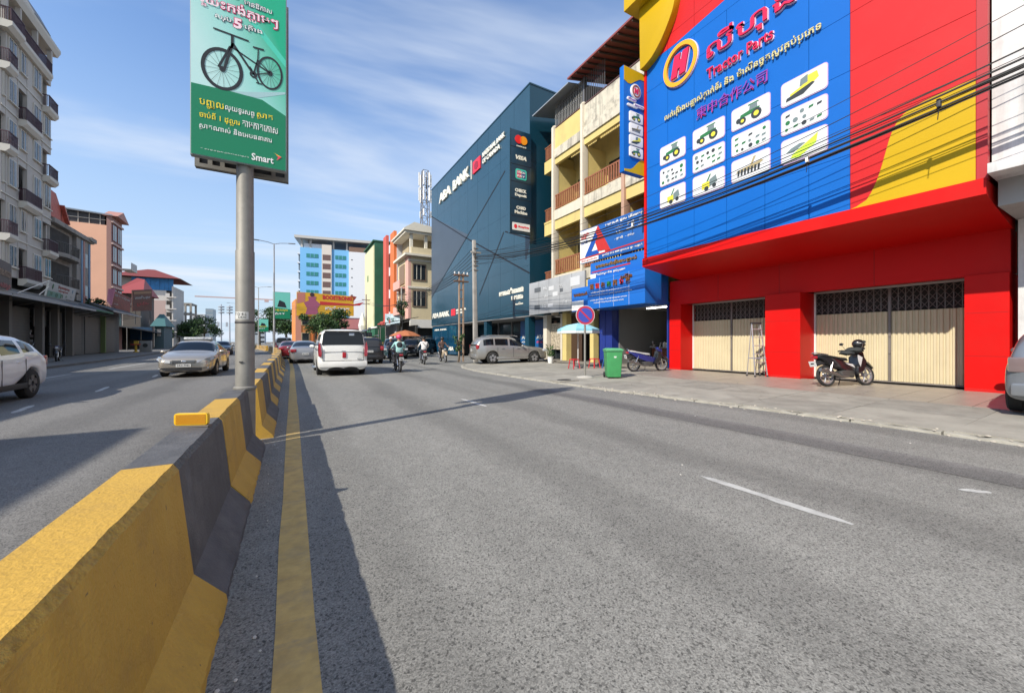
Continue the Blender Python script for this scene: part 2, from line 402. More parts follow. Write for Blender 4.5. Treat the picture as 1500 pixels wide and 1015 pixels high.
def slab_obj(x0, x1, x2, x3, y0, y1, th, m, parent, name, tilt=0):
    # corners (x0,y0) (x1,y0) (x2,y1) (x3,y1)
    g = .005; h = [rnd.uniform(-tilt, tilt) for _ in range(4)]
    P = [(x0+g, y0+g), (x1-g, y0+g), (x2-g, y1-g), (x3+g, y1-g)]
    mb = MB(); top = [(x, y, pz(x, y)+h[i]) for i, (x, y) in enumerate(P)]
    mb.add([(x, y, z-th) for x, y, z in top]+top, [(4,5,6,7),(0,1,5,4),(1,2,6,5),(2,3,7,6),(3,0,4,7)])
    return mb.build(name, m, parent)
Y = -6.0
row = 0
while Y < 22.4:
    d = 1.55 if Y < 14 else 1.9
    d = min(d, 23.3-Y)
    k0, k1 = kerbX(Y)+.14, kerbX(Y+d)+.14
    lim = 11.6 if Y < 11 else 13.4
    n = 2 if Y < 11 else 3
    for j in range(n):
        f0, f1 = j/n, (j+1)/n
        A = k0+(lim-k0)*f0; B = k0+(lim-k0)*f1; C2 = k1+(lim-k1)*f1; D = k1+(lim-k1)*f0
        slab_obj(A, B, C2, D, Y, Y+d, .05, M_SLAB if (row+j) % 3 else M_SLAB2, pave, 'paving_slab', .006)
    row += 1; Y += d
Y = -1.0
while Y < 11.3:
    for j in range(5):
        x0 = 11.61+j*.62
        slab_obj(x0, x0+.62, x0+.62, x0, Y, Y+.62, .03, M_FTILE, pave, 'floor_tile', .0012)
    Y += .62
Y = -6.0
while Y < 22.6:
    d = rnd.uniform(.75, 1.15); d = min(d, 23-Y)
    a, b = kerbX(Y), kerbX(Y+d); w = .16
    mb = MB(); n = 6; vs = []
    for i in range(n+1):
        t = i/n; x = a+(b-a)*t; y = Y+.012+(d-.024)*t; j1 = rnd.uniform(-.018, .018); z = pz(8, y)-rnd.choice([0, 0, .01, .025])
        vs += [(x+j1, y, -.03), (x+j1*.6+.01, y, z), (x+w, y, z+.003), (x+w, y, -.03)]
    fs = []
    for i in range(n):
        for k in range(3): fs.append((i*4+k, i*4+k+1, (i+1)*4+k+1, (i+1)*4+k))
    fs += [(0,1,2,3), (n*4+3, n*4+2, n*4+1, n*4)]
    mb.add(vs, fs).build('kerb_stone', M_KERB, pave, bevel=.004, seg=1); Y += d
# rubble along the broken kerb
mb = MB()
for _ in range(90):
    y = rnd.uniform(0, 9); x = kerbX(y)+rnd.gauss(-.02, .10); r = rnd.uniform(.008, .032)
    i0 = len(mb.v); mb.sph((0,0,0), (r, r*rnd.uniform(.6, 1.3), r*.5), 6, 4)
    mb.v[i0:] = [(v[0]*rnd.uniform(.8,1.2)+x, v[1]*rnd.uniform(.8,1.2)+y, v[2]+r*.3+(pz(8, y) if x > kerbX(y) else 0)) for v in mb.v[i0:]]
tag(mb.build('kerb_rubble', mat('chalky_rubble', (.42, .38, .32), .95, var=.2, vs=20)), 'broken chalky crumbs of kerb along the pavement edge', 'rubble', kind='stuff')
# cracks in the pavement: thin ragged dark strips
mb = MB()
def crack(x, y, a, n, st, mb, w=.012, zf=None):
    pts = []
    for i in range(n): pts.append((x, y)); a += rnd.uniform(-.6, .6); x += math.cos(a)*st; y += math.sin(a)*st
    for (p, q) in zip(pts[:-1], pts[1:]):
        zz = [(pz(c[0], c[1])+.011) if zf is None else zf for c in (p, q)]
        ww = w*rnd.uniform(.4, 1.1)
        mb.quad((p[0]-ww/2, p[1], zz[0]), (p[0]+ww/2, p[1], zz[0]), (q[0]+ww/2, q[1], zz[1]), (q[0]-ww/2, q[1], zz[1]))
for _ in range(24):
    crack(rnd.uniform(9, 11.2), rnd.uniform(1.5, 12), rnd.uniform(1, 2.2), 16, .16, mb)
tag(mb.build('pavement_cracks', M_JOINT), kind='structure')
# storm drain opening in the pavement edge
dr = thing('storm_drain', 'dark storm drain hole in the pavement edge near the road sign', 'drain', (8.1, 10.6, .08))
mb = MB().box(-.42, .42, -.30, .30, -.03, .012); mb.build('rim', M_SLAB2, dr, bevel=.01).location = (0,0,0)
for o in [q for q in bpy.data.objects if q.parent == dr]: o.matrix_parent_inverse = Matrix()
mb = MB(); mb.prism(disc_pts(0, 0, .27, .19, 14), lambda u, v, k: (u, v, .018 if k else .005)); o = mb.build('hole', mat('black_hole', (.006,.006,.006), 1), dr); o.matrix_parent_inverse = Matrix()

# ---------------------------------------------------------------- left pavement
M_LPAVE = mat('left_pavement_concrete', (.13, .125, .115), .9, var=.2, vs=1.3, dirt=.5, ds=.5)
mb = MB()
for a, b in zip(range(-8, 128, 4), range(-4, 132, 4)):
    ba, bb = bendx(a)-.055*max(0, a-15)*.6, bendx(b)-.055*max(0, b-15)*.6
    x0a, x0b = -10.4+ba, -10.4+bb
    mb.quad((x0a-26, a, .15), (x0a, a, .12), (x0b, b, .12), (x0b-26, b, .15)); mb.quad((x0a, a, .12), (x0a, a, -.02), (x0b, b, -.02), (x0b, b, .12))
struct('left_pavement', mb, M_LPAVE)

# ---------------------------------------------------------------- median barriers
M_BY = mat('barrier_yellow', (.50, .30, .045), .66, var=.06, vs=3, dirt=.5, dirtcol=(.28,.17,.05), ds=3.6, scuff=.7, bump=.35, bs=55)
M_BG = mat('barrier_grey', (.085, .085, .088), .7, var=.22, vs=5, dirt=.45, dirtcol=(.20,.195,.185), ds=3.0, bump=.35, bs=55, scuff=.5)
M_CHIP = mat('worn_yellow_edge', (.46, .285, .055), .9, var=.25, vs=30, dirt=.6, dirtcol=(.26,.18,.09), ds=14, bump=.9, bs=45)
M_CHIPG = mat('worn_grey_edge', (.12, .118, .11), .9, var=.3, vs=30, dirt=.7, dirtcol=(.05,.048,.045), ds=14, bump=.9, bs=45)
def barrier_mesh(L0, L1, fn, chips=True, seed=0, lowp=False, endcap=(1, 1), endw=0):
    r = random.Random(seed)
    jr_ = random.Random(5); jw = [jr_.uniform(-.014, .014) for _ in range(10)]; zero = [0]*10
    wob0 = zero if endw in (0, 1) else jw; wob1 = zero if endw in (0, 2) else jw
    half = [(.098, .776), (.123, .746), (.180, .19), (.318, .035), (.325, 0.0)]
    ring = [(-a, z) for a, z in half[::-1]]+[(a, z) for a, z in half]
    n = 6 if lowp else max(6, int((L1-L0)/.045)); vs = []; mi = []
    chipn = [r.random() < .16 for _ in range(97)]; dent = [r.uniform(L0, L1) for _ in range(4)]
    for i in range(n+1):
        y = L0+(L1-L0)*i/n
        for k, (a, z) in enumerate(ring):
            dx = dz = 0
            if not lowp and chips:
                if k in (5, 6): q = abs(r.gauss(0, 1)); dx = -.0020*q; dz = -.0012*q if k == 5 else -.003*q
                if k in (8, 9): q = abs(r.gauss(0, 1)); dx = -.006*q
                for d in dent:
                    if abs(y-d) < .07 and k in (5, 6): dx -= .005; dz -= .002
            jj = (wob0[k] if i == 0 else wob1[k] if i == n else 0)
            vs.append((a+dx, y+jj, max(0, z+dz)))
    m = len(ring); fs = []; ms = []
    for i in range(n):
        for k in range(m-1):
            fs.append((i*m+k, i*m+k+1, (i+1)*m+k+1, (i+1)*m+k))
            ms.append(1 if (k == 5 and not lowp and chips) else 0)
    if endcap[0]: fs.append(tuple(range(m))[::-1]); ms.append(0)
    if endcap[1]: fs.append(tuple(range(n*m, (n+1)*m))); ms.append(0)
    return vs, fs, ms
def bar_part(name, L0, L1, m, parent, seed, **k):
    v, f, ms = barrier_mesh(L0, L1, None, seed=seed, **k)
    mb = MB(); mb.v = v; mb.f = f; mb.m = ms
    o = mb.build(name, [m, M_CHIP if m is M_BY else M_CHIPG], parent, smooth=28); o.matrix_parent_inverse = Matrix(); return o
BX = -.625
def barrier(y0, Lh, Lt, label, seed, dx=0, low=False, rz=0, group=None, rev=False):
    t = thing('concrete_barrier', label, 'barrier', (BX+dx+bendx(y0), y0, 0), rz, group or 'concrete barriers along the median')
    bar_part('yellow_section', 0 if not rev else Lt-Lh, Lh if not rev else Lt, M_BY, t, seed, lowp=low, endw=1)
    bar_part('grey_section', Lh if not rev else 0, Lt if not rev else Lt-Lh, M_BG, t, seed+50, lowp=low, endw=2)
    return t
barrier(1.17, 1.40, 2.80, 'nearest concrete barrier, big yellow half with worn top and grey half beyond', 2)
barrier(4.00, 1.22, 2.12, 'second concrete barrier, yellow and grey, ending at the billboard pole', 3)
FAR = 'one of the small distant yellow and grey median barriers past the pole'
barrier(6.62, 1.15, 2.78, 'third concrete barrier, starting just behind the billboard pole', 4, dx=.07)
barrier(9.44, 1.35, 2.78, 'fourth concrete barrier beyond the billboard pole', 5, dx=.03, rz=.004)
barrier(-1.66, 1.40, 2.80, 'concrete barrier lying beside the viewer, its end at the lower left corner', 9)
y = 12.26; i = 0
first = None
while y < 120:
    slope = (bendx(y+2.8)-bendx(y))/2.8
    if 62 < y < 66.5: y += 2.82; continue
    if first is None:
        first = barrier(y, 1.4, 2.78, FAR, 6, low=True, rz=-math.atan(slope), group='distant barriers along the median'); first['label'] = FAR
    else: copy_tree(first, (BX+bendx(y), y, 0), -math.atan(slope), FAR)
    y += 2.82; i += 1
# amber delineator on top of the nearest barrier
t = thing('amber_reflector', 'orange amber reflector block standing on top of the grey barrier half', 'reflector', (-.645, 3.62, .776), R(-22))
mb = MB(); mb.prism(round_rect(-.112, .112, .012, .100, .02), lambda u, v, k: (u, .03 if k else 0, v)); mb.build('lens', mat('amber_lens', (.70, .42, .012), .35, var=.08, vs=60, spec=.6), t, bevel=.003).matrix_parent_inverse = Matrix()
mb = MB()
for k in range(11): mb.box(-.10, .10, -.003, 0, .022+k*.0066, .0248+k*.0066)
mb.build('lens_rib', mat('amber_rib', (.55, .24, .01), .4), t).matrix_parent_inverse = Matrix()
mb = MB().box(-.12, .12, -.008, .04, 0, .011); mb.build('base_plate', mat('reflector_base', (.14,.12,.10), .8), t).matrix_parent_inverse = Matrix()

# ---------------------------------------------------------------- billboard on its galvanised pole
PXc, PYc = -.555, 6.36
M_GALV = mat('galvanised_steel', (.25, .24, .215), .6, metal=.35, var=.14, vs=6, dirt=.35, dirtcol=(.20,.19,.17), ds=3, streak=.4)
M_GALVD = mat('dark_steel', (.06, .058, .06), .6, metal=.3)
bb = thing('billboard', 'green mobile phone advertising billboard with a mountain bike on a thick grey pole', 'billboard', (PXc, PYc, 0))
mb = MB(); mb.lathe([(.112, 0), (.110, 2.62), (.102, 2.64), (.099, 3.6), (.096, 6.9)], (PXc, PYc, 0), n=36); mb.build('pole', M_GALV, bb, smooth=30)
mb = MB(); mb.lathe([(.117, .80), (.135, .785), (.135, .765), (.12, .74), (.12, 0)], (PXc, PYc, 0), n=32)
mb.build('pole_collar', M_GALV, bb, smooth=30)
mb = MB(); mb.lathe([(.113, 1.645), (.116, 1.65), (.116, 1.668), (.113, 1.675)], (PXc, PYc, 0), n=32); mb.build('weld_ring', M_GALVD, bb, smooth=30)
mb = MB().obox((PXc-.035, PYc-.110, 1.13), (.045, .022, .014)); mb.build('bolt', M_GALVD, bb, bevel=.003)
M_STK = mat('sticker_white', (.55, .55, .52), .5)
def on_pole(a): return Matrix.Translation((PXc, PYc, 0))
mb = MB(); n = 10; vs = []
for z in (1.70, 1.80):
    for k in range(n+1): a = R(205+90*k/n); vs.append((PXc+.1125*math.cos(a), PYc+.1125*math.sin(a), z))
mb.add(vs, [(k, k+1, n+2+k, n+1+k) for k in range(n)]); stick = mb.build('number_sticker', M_STK, bb, smooth=60)
cyl = fit(text_mb('T D 4-L'), -.085, .07, 1.752, 1.785); c2 = fit(text_mb('DD0'), -.03, .06, 1.712, 1.742); cyl.add(c2.v, c2.f)
cyl.v = [(PXc+.1145*math.cos(R(250)+x/.1125), PYc+.1145*math.sin(R(250)+x/.1125), z) for x, z, _ in cyl.v]; cyl.build('sticker_print', mat('print_black', (.02,.02,.02), .6), stick)
# front panel
bx0, bx1, bz0, bz1 = -1.115, -.065, 3.76, 6.34
BY_ = 6.22; FM = face_cam(BY_)
M_BFRAME = mat('sign_frame_steel', (.30, .33, .32), .5, metal=.5)
MB().box(bx0, bx1, BY_+.004, BY_+.09, bz0, bz1).build('panel_box', M_BFRAME, bb, bevel=.006)
G1, G2, G3 = hexlin(10,140,100), hexlin(60,190,165), hexlin(160,212,208)
def ad_material():
    m = bpy.data.materials.new('ad_print'); m.use_nodes = True; nt = m.node_tree; b = nt.nodes['Principled BSDF']; b.inputs['Roughness'].default_value = .38
    tcn = nt.nodes.new('ShaderNodeNewGeometry'); sp = nt.nodes.new('ShaderNodeSeparateXYZ'); nt.links.new(tcn.outputs['Position'], sp.inputs[0])
    f = mth('ADD', mth('MULTIPLY', sp.outputs[0], 1.0, nt=nt), mth('MULTIPLY', sp.outputs[2], .42, nt=nt), nt=nt)
    mr = nt.nodes.new('ShaderNodeMapRange'); nt.links.new(f, mr.inputs[0]); mr.inputs[1].default_value = 1.15; mr.inputs[2].default_value = 2.15
    r = nt.nodes.new('ShaderNodeValToRGB'); r.color_ramp.elements[0].color = (*hexlin(186,224,222), 1); r.color_ramp.elements[1].color = (*hexlin(20,170,130), 1)
    e = r.color_ramp.elements.new(.45); e.color = (*hexlin(150,212,205), 1)
    nt.links.new(mr.outputs[0], r.inputs[0]); nt.links.new(r.outputs[0], b.inputs['Base Color']); return m
face = slab([(bx0+.01, bz0+.01), (bx1-.01, bz0+.01), (bx1-.01, bz1-.01), (bx0+.01, bz1-.01)], FM, 0, .006).build('poster', ad_material(), bb)
# dark green lower field with its bent upper edge
gz = lambda y: CAMH
slab([(bx0+.012, bz0+.012), (bx1-.012, bz0+.012), (bx1-.012, 4.53), (-.35, 4.67), (-.68, 4.675), (bx0+.012, 4.66)], FM, .006, .009).build('green_field', mat('ad_green', hexlin(0,122,84), .38), face)
slab([(-.78, 4.66), (-.50, 4.73), (-.08, 4.86), (-.08, 4.83), (-.4, 4.68)], FM, .006, .0075).build('ground_shade', mat('ad_shade', hexlin(160,196,200), .4), face)
slab([(-.50, 5.68), (-.075, 5.20), (-.075, 5.30), (-.42, 5.70)], FM, .006, .0075).build('light_beam', mat('ad_beam', hexlin(75,200,175), .4), face)
# printed bicycle: flat artwork
M_AK = mat('ad_black', (.012,.014,.018), .4); M_AK2 = mat('ad_rim', (.05,.06,.07), .4)
def ring2(cx, cz, rx, rz_, w, d, mb, n=40, rot=0):
    for k in range(n):
        a, b = 2*math.pi*k/n, 2*math.pi*(k+1)/n
        P = []
        for (t, q) in ((a, 0), (b, 0), (b, 1), (a, 1)):
            x = (rx-w*q)*math.cos(t); z = (rz_-w*q)*math.sin(t); P.append(FM @ Vector((cx+x*math.cos(rot)-z*math.sin(rot), cz+x*math.sin(rot)+z*math.cos(rot), d)))
        mb.quad(*P)
def line2(p, q, w, d, mb, M=None, w2=None):
    M = M or FM
    p = Vector(p); q = Vector(q); n = (q-p).orthogonal() if False else Vector((-(q-p).y, (q-p).x)).normalized(); w2 = w if w2 is None else w2
    mb.quad(*[M @ Vector((*v, d)) for v in (p-n*w/2, q-n*w2/2, q+n*w2/2, p+n*w/2)])
mb = MB()
fw, rw = (-.785, 4.935), (-.262, 5.06)
ring2(*fw, .222, .272, .040, .0105, mb); ring2(*rw, .150, .222, .024, .0105, mb)
for (c, rx, rz_) in ((fw, .182, .232), (rw, .126, .198)):
    for k in range(16): line2(c, (c[0]+rx*math.cos(k*math.pi/8+.1), c[1]+rz_*math.sin(k*math.pi/8+.1)), .003, .0100, mb)
    ring2(*c, .032, .036, .03, .0108, mb, 14)
hd, bk, st = (-.675, 5.31), (-.45, 4.98), (-.40, 5.19)
for a in ((hd, (-.765, 4.94), .030), ((-.70, 5.26), (-.825, 4.95), .026), (hd, bk, .026), ((-.665, 5.25), rw, .017), (st, bk, .018), (st, rw, .012), (bk, rw, .014), ((-.68, 5.24), (-.68, 5.41), .03),
          ((-.88, 5.43), (-.50, 5.405), .020), ((-.395, 5.33), st, .014), ((-.455, 5.345), (-.33, 5.35), .022), ((bk[0]-.04, bk[1]+.09), (bk[0]+.06, bk[1]-.10), .016), ((bk[0]+.03, bk[1]-.10), (bk[0]+.10, bk[1]-.10), .014)):
    line2(*a, .0112, mb)
ring2(*bk, .042, .045, .022, .0118, mb, 18)
mb.build('bicycle_print', M_AK, face)
MW = mat('ad_white', (.80,.80,.80), .4); MYW = mat('ad_yellow', hexlin(240,215,40), .4); MPK = mat('ad_magenta', hexlin(190,30,95), .4); MPKL = mat('ad_pink', hexlin(245,215,225), .4); MSH = mat('ad_outline', hexlin(70,90,105), .4)
ROT = lambda x, z, a: Matrix.Translation(Vector((0,0,0)))
def bill(s, x0, x1, z0, z1, m, bold=.02, d=.014, slope=0, out=None):
    mbb = fit(text_mb(s, bold, 0, 2), x0, x1, z0, z1)
    if out: 
        m2 = fit(text_mb(s, bold+.05, 0, 2), x0-.008, x1+.008, z0-.008, z1+.008); m2.v = [(a, b+slope*(a-x0), d-.003) for a, b, c in m2.v]; m2.xf(FM).build('lettering_outline', out, face)
    mbb.v = [(a, b+slope*(a-x0), d) for a, b, c in mbb.v]; mbb.xf(FM).build('lettering', m, face)
bill('ប្រើលុយ', -1.02, -.62, 5.87, 6.03, MPK, .015)
bill('មានឱកាស', -.55, -.24, 5.87, 5.94, MW, .01, out=MSH)
bill('ឈ្នះកង់ភ្លាមៗ', -1.01, -.17, 5.67, 5.85, MPKL, .015, out=MPK)
bill('សរុប', -.86, -.69, 5.555, 5.625, MW, .01, out=MSH); bill('5', -.665, -.575, 5.52, 5.655, MPKL, .04, out=MPK); bill('គ្រឿង', -.55, -.35, 5.535, 5.62, MW, .01, out=MSH)
bill('បញ្ចូល', -1.02, -.77, 4.375, 4.485, MYW, .01); bill('លុយទូរសព្ទ', -.755, -.44, 4.39, 4.475, MW, .008); bill('ស្មាត', -.41, -.23, 4.395, 4.485, MYW, .01)
bill('ចាប់ពី 1 ដុល្លារ', -1.02, -.60, 4.225, 4.335, MYW, .01); bill('តាមកាតកោស', -.57, -.17, 4.25, 4.33, MW, .008)
bill('ស្មាតណាស់ និងអេបធនាគារ', -1.02, -.24, 4.09, 4.19, MW, .008)
bill('Smart', -.47, -.22, 3.83, 3.925, MW, .02)
bill('* លក្ខខណ្ឌត្រូវបានអនុវត្ត', -1.01, -.50, 3.845, 3.862, MW, 0)
mb = MB(); mb.add([FM @ Vector(p) for p in ((-.215, 3.985, .014), (-.125, 3.945, .014), (-.165, 3.95, .014))], [(0,1,2)]); mb.build('logo_yellow', mat('ad_gold', hexlin(250,200,60), .4), face)
mb = MB(); mb.add([FM @ Vector(p) for p in ((-.19, 3.955, .0145), (-.125, 3.945, .0145), (-.185, 3.885, .0145), (-.165, 3.935, .0145))], [(0,1,3), (1,2,3)]); mb.build('logo_red', mat('ad_red', hexlin(225,60,90), .4), face)
# frame of the panel that faces the other way, seen from behind
Yb = 6.60
MB().box(bx0-.02, bx1+.02, Yb+.05, Yb+.10, bz0, bz1).build('rear_panel', M_GALVD, bb)
mb = MB()
for z in (bz0, bz0+1.28, bz1-.05): mb.box(bx0-.02, bx1+.02, Yb, Yb+.05, z, z+.05)
mb.build('rear_frame_rail', M_GALV, bb)
mb = MB()
for x in (bx0-.02, bx0+.12, -.86, -.26, bx1-.03): mb.box(x, x+.05, Yb+.001, Yb+.049, bz0+.05, bz1-.05)
mb.build('rear_frame_upright', M_GALV, bb)
MB().tube([(-.98, Yb+.02, 4.5), (-.62, Yb+.02, 3.85)], .018, 6).build('brace', M_GALVD, bb)
mb = MB()
for z in (3.95, 5.1, 6.2): mb.box(PXc-.16, PXc+.16, BY_+.09, Yb, z, z+.05)
mb.build('bracket', M_GALVD, bb)
# ---------------------------------------------------------------- red, blue and yellow shop building
RED = mat('red_cladding', (.56, .004, .003), .45, spec=.22, var=.05, vs=.7, dirt=.25, dirtcol=(.40,.03,.02), ds=.5)
REDP = mat('red_panel', (.54, .016, .018), .5, spec=.25, var=.05, vs=.5, dirt=.25, dirtcol=(.42,.05,.045), ds=.4)
BLUEP = mat('blue_panel', (.002, .115, .46), .5, spec=.25, var=.04, vs=.5)
YELP = mat('yellow_panel', (.52, .33, .003), .5, spec=.25, var=.04, vs=.5)
CONC = mat('concrete', (.30, .28, .25), .9, var=.15, vs=1.2, dirt=.5, ds=.5, bump=.3)
DARKIN = mat('dark_interior', (.035, .033, .03), .9, var=.3, vs=2)
WHITE = mat('white_paint', (.72, .71, .68), .55, var=.05, vs=2)
SEAM = mat('panel_seam', (.02, .02, .03), .8)
rb = thing('shop_building', 'red shopfront building with tall blue sign wall, yellow curves and closed cream shutters', 'building', (14.6, 6.8, .2))
MB().box(15.9, 26, 1.95, 11.45, 0, 15.5).build('main_block', CONC, rb)
SM = face_road(12.3)
MB().box(12.335, 15.9, 2.16, 10.79, 4.85, 14.6).build('sign_wall_core', mat('cladding_side', (.42, .02, .02), .5), rb)
def ypanel(y0, y1, z0, z1, m, name='panel', clip=None):
    g = .006
    return slab([(-y1+g, z0+g), (-y0-g, z0+g), (-y0-g, z1-g), (-y1+g, z1-g)], SM, -.032, 0).build(name, m, rb)
MB().box(12.328, 12.334, 2.17, 10.78, 4.70, 14.55).build('panel_joint_backing', SEAM, rb)
bys = [4.25, 5.15, 6.28, 7.45, 8.62, 9.72, 10.70]
bzs = [4.74, 6.15, 8.27, 9.72, 11.3, 12.9, 14.55]
dl = lambda y: 12.40+(9.31-y)*.095          # the sloping top edge of the blue field
for a, b in zip(bys[:-1], bys[1:]):
    for c, d in zip(bzs[:-1], bzs[1:]):
        if c >= 12.2: ypanel(a, b, c, d, REDP)
        elif d > 12.2: 
            ypanel(a, b, c, 12.4, BLUEP); ypanel(a, b, 12.4, d, REDP)
        else: ypanel(a, b, c, d, BLUEP)
for z0, z1 in ((4.70, 6.83), (6.83, 8.25), (8.25, 9.72), (9.72, 11.3), (11.3, 12.9), (12.9, 14.55)): ypanel(2.17, 4.25, z0, z1, REDP)
slab([(-10.80, 4.66), (-10.70, 4.66), (-10.70, 12.2), (-10.80, 12.2)], SM, -.03, .05).build('edge_trim', RED, rb)
slab([(-2.17, 4.7), (-2.02, 4.7), (-2.02, 14.5), (-2.17, 14.5)], SM, -.15, .012).build('edge_trim', mat('red_edge_dark', (.40,.015,.02), .5), rb)
slab([(-9.31, 12.40), (-7.4, 12.58), (-4.25, 12.9), (-4.25, 12.2), (-9.31, 12.2)], SM, .001, .006).build('blue_top_field', BLUEP, rb)
# yellow curves
slab([(-a, b) for a, b in [(4.42,4.735),(4.25,4.745),(4.12,4.78),(3.92,4.89),(3.84,5.03),(3.75,5.24),(3.69,5.43),(3.63,5.66),(3.57,5.92),(3.51,6.18),(3.44,6.40),(3.36,6.55),(3.26,6.66),(3.14,6.72),(2.95,6.77),(2.76,6.80),(2.46,6.83),(2.18,6.84),(2.18,4.735)]][::-1], SM, .002, .016).build('yellow_curve', YELP, rb)
slab([(-a, b) for a, b in [(10.79,12.18),(10.6,12.2),(10.45,12.24),(10.22,12.33),(10.03,12.47),(9.8,12.68),(9.6,12.93),(9.42,13.2),(9.28,13.46),(9.16,13.85),(9.12,14.6),(10.82,14.6)]][::-1], SM, .002, .30).build('yellow_corner', YELP, rb, bevel=.01)
MB().box(11.55, 12.3-.31, 9.2, 11.2, 14.6, 15.6).build('yellow_cornice', YELP, rb)
MB().box(11.99, 15.8, 2.0, 11.2, 14.62, 15.6).build('parapet', YELP, rb)
# canopy lip, soffit, beam
mb = MB(); mb.prism([(12.24, 4.40), (12.24, 4.735), (12.30, 4.735), (12.30, 4.69), (13.2, 4.69), (14.9, 4.3), (14.9, 4.05), (14.6, 4.05), (12.45, 4.36)], lambda u, v, k: (u, 10.88 if k else 2.03, v)); mb.build('canopy', RED, rb)
mb = MB(); mb.prism([(14.62, 3.02), (14.62, 4.06), (15.3, 4.06), (15.3, 3.06)], lambda u, v, k: (u, 11.44 if k else 2.06, v)); mb.build('lintel_beam', RED, rb)
for y in (4.5, 7.0, 9.2):
    MB().box(14.616, 14.62, y-.004, y+.004, 3.03, 4.05).build('beam_joint', mat('dark_red_seam', (.16,.005,.005), .6), rb)
for y0, y1, x0 in ((10.88, 11.45, 14.6), (6.30, 7.38, 14.46), (2.06, 2.76, 14.52)):
    p = MB().box(x0, 15.9, y0, y1, .15, 3.03).build('pillar', RED, rb, bevel=.006, seg=1)
    for z in (1.05, 2.1): MB().box(x0-.002, x0, y0+.01, y1-.01, z-.003, z+.003).build('joint', mat('dark_red_seam', (.16,.005,.005), .6), p)
    MB().box(x0-.006, x0, y0+.006, y1-.006, .16, .26).build('skirting', mat('red_skirting', (.50,.012,.01), .3), p)
MB().box(15.3, 15.9, 2.7, 11.4, 3.06, 4.06).build('upper_wall', DARKIN, rb)
CREAM = mat('shutter_cream', (.56, .49, .32), .5, var=.05, vs=1.5, dirt=.3, dirtcol=(.40,.33,.20), ds=1.2, streak=.25)
GATEST = mat('gate_steel', (.20, .18, .165), .55, metal=.3, dirt=.4, dirtcol=(.12,.06,.035))
def shutter(y0, y1, split, label_note):
    g = thing('folding_shutter', label_note, 'shutter', (15.2, (y0+y1)/2, .2), group='closed cream folding shutters of the red shopfront')
    X = 15.45; z1 = 2.30; z2 = 3.0; zb = .235
    pitch = .118; mb = None; mesh_o = None
    segs = [(y0+.05, split-.03), (split+.03, y1-.05)]
    for (a, b) in segs:
        n = int(round((b-a)/pitch)); p = (b-a)/n
        for i in range(n):
            yc = a+p*(i+.5)
            if mesh_o is None:
                q = MB(); w = p/2
                prof = [(-w, .022), (-w*.72, .020), (-w*.45, -.012), (w*.45, -.012), (w*.72, .020), (w, .022)]
                vs = [(x, y, z) for z in (0, z1-zb) for y, x in [(u, v) for u, v in prof]]
                q.add(vs, [(k, k+1, k+7, k+6) for k in range(5)]); mesh_o = q.build('slat', CREAM, g)
                mesh_o.location = (X, yc, zb); mesh_o.matrix_parent_inverse = frame_of(g).inverted()
            else:
                c = mesh_o.copy(); COL.objects.link(c); c.location = (X+rnd.uniform(-.004, .004), yc, zb+rnd.uniform(-.003, .003)); c.scale = (1, p/pitch*1.0, 1)
    for (a, b) in segs:
        n = int((b-a)/.155); p = (b-a)/n; mb = MB()
        for i in range(n+1): mb.box(X-.012, X+.012, a+p*i-.009, a+p*i+.009, z1, z2)
        mb2 = MB()
        for i in range(n):
            ya, yb = a+p*i, a+p*(i+1)
            for k in range(3):
                za = z1+.03+k*.22; zb2 = za+.22
                for (u, v) in (((X-.018, ya, za), (X-.018, yb, zb2)), ((X-.024, yb, za), (X-.024, ya, zb2))): mb2.tube([u, v], .007, 4)
        tag(mb.build('gate_bars', GATEST, g), kind='stuff'); tag(mb2.build('scissor_lattice', GATEST, g), kind='stuff')
    MB().box(X-.03, X+.03, split-.028, split+.028, zb-.01, z2).build('centre_post', GATEST, g, bevel=.004)
    for z in (1.05, 1.55, 1.98): MB().box(X-.055, X-.03, split-.03, split+.02, z, z+.06).build('latch', GATEST, g, bevel=.004)
    MB().box(X-.035, X+.035, y0, y0+.045, .2, 3.0).build('side_rail', WHITE, g); MB().box(X-.035, X+.035, y1-.045, y1, .2, 3.0).build('side_rail', WHITE, g)
    MB().box(X-.04, X+.04, y0, y1, z2, z2+.06).build('top_track', mat('track_alu', (.5,.49,.46), .5, metal=.4), g)
    MB().box(X-.04, X+.05, y0, y1, .195, .232).build('bottom_track', GATEST, g)
    MB().box(X+.16, X+.17, y0, y1, .2, 3.05).build('dark_gap', DARKIN, g)
    return g
shutter(7.38, 10.88, 9.15, 'left cream folding shutter behind the leaning aluminium ladder')
shutter(2.76, 6.30, 4.40, 'right cream folding shutter behind the parked black motorbike')
# lettering on the blue wall
LRED = mat('letter_red', hexlin(205,30,70), .35); LWH = mat('letter_edge', hexlin(225,205,225), .35); GOLD = mat('letter_gold', hexlin(205,195,140), .4); PURP = mat('letter_purple', hexlin(125,60,165), .4)
def sg(s, y0, y1, z0, z1, m, bold=.02, ext=.02, off=.03, back=None, shear=0):
    if back: word(s, SM, -y0-.02, -y1+.02, z0-.03, z1+.02, back, rb, bold+.012, .028, 2, shear, off-.02, name='letter_backing')
    return word(s, SM, -y0, -y1, z0, z1, m, rb, bold, ext, 2, shear, off+.03)
sg('លីហុង', 8.08, 5.45, 10.78, 11.60, LRED, .004, .03, .05, LWH)
sg('Tractor Parts', 8.10, 6.02, 10.28, 10.62, LRED, .008, .02, .04, LWH)
sg('លក់គ្រឿងបន្លាស់ត្រាក់ទ័រ និង ម៉ាស៊ីនច្រូតស្រូវគ្រប់ប្រភេទ', 9.80, 4.84, 9.66, 9.98, GOLD, .008, .02)
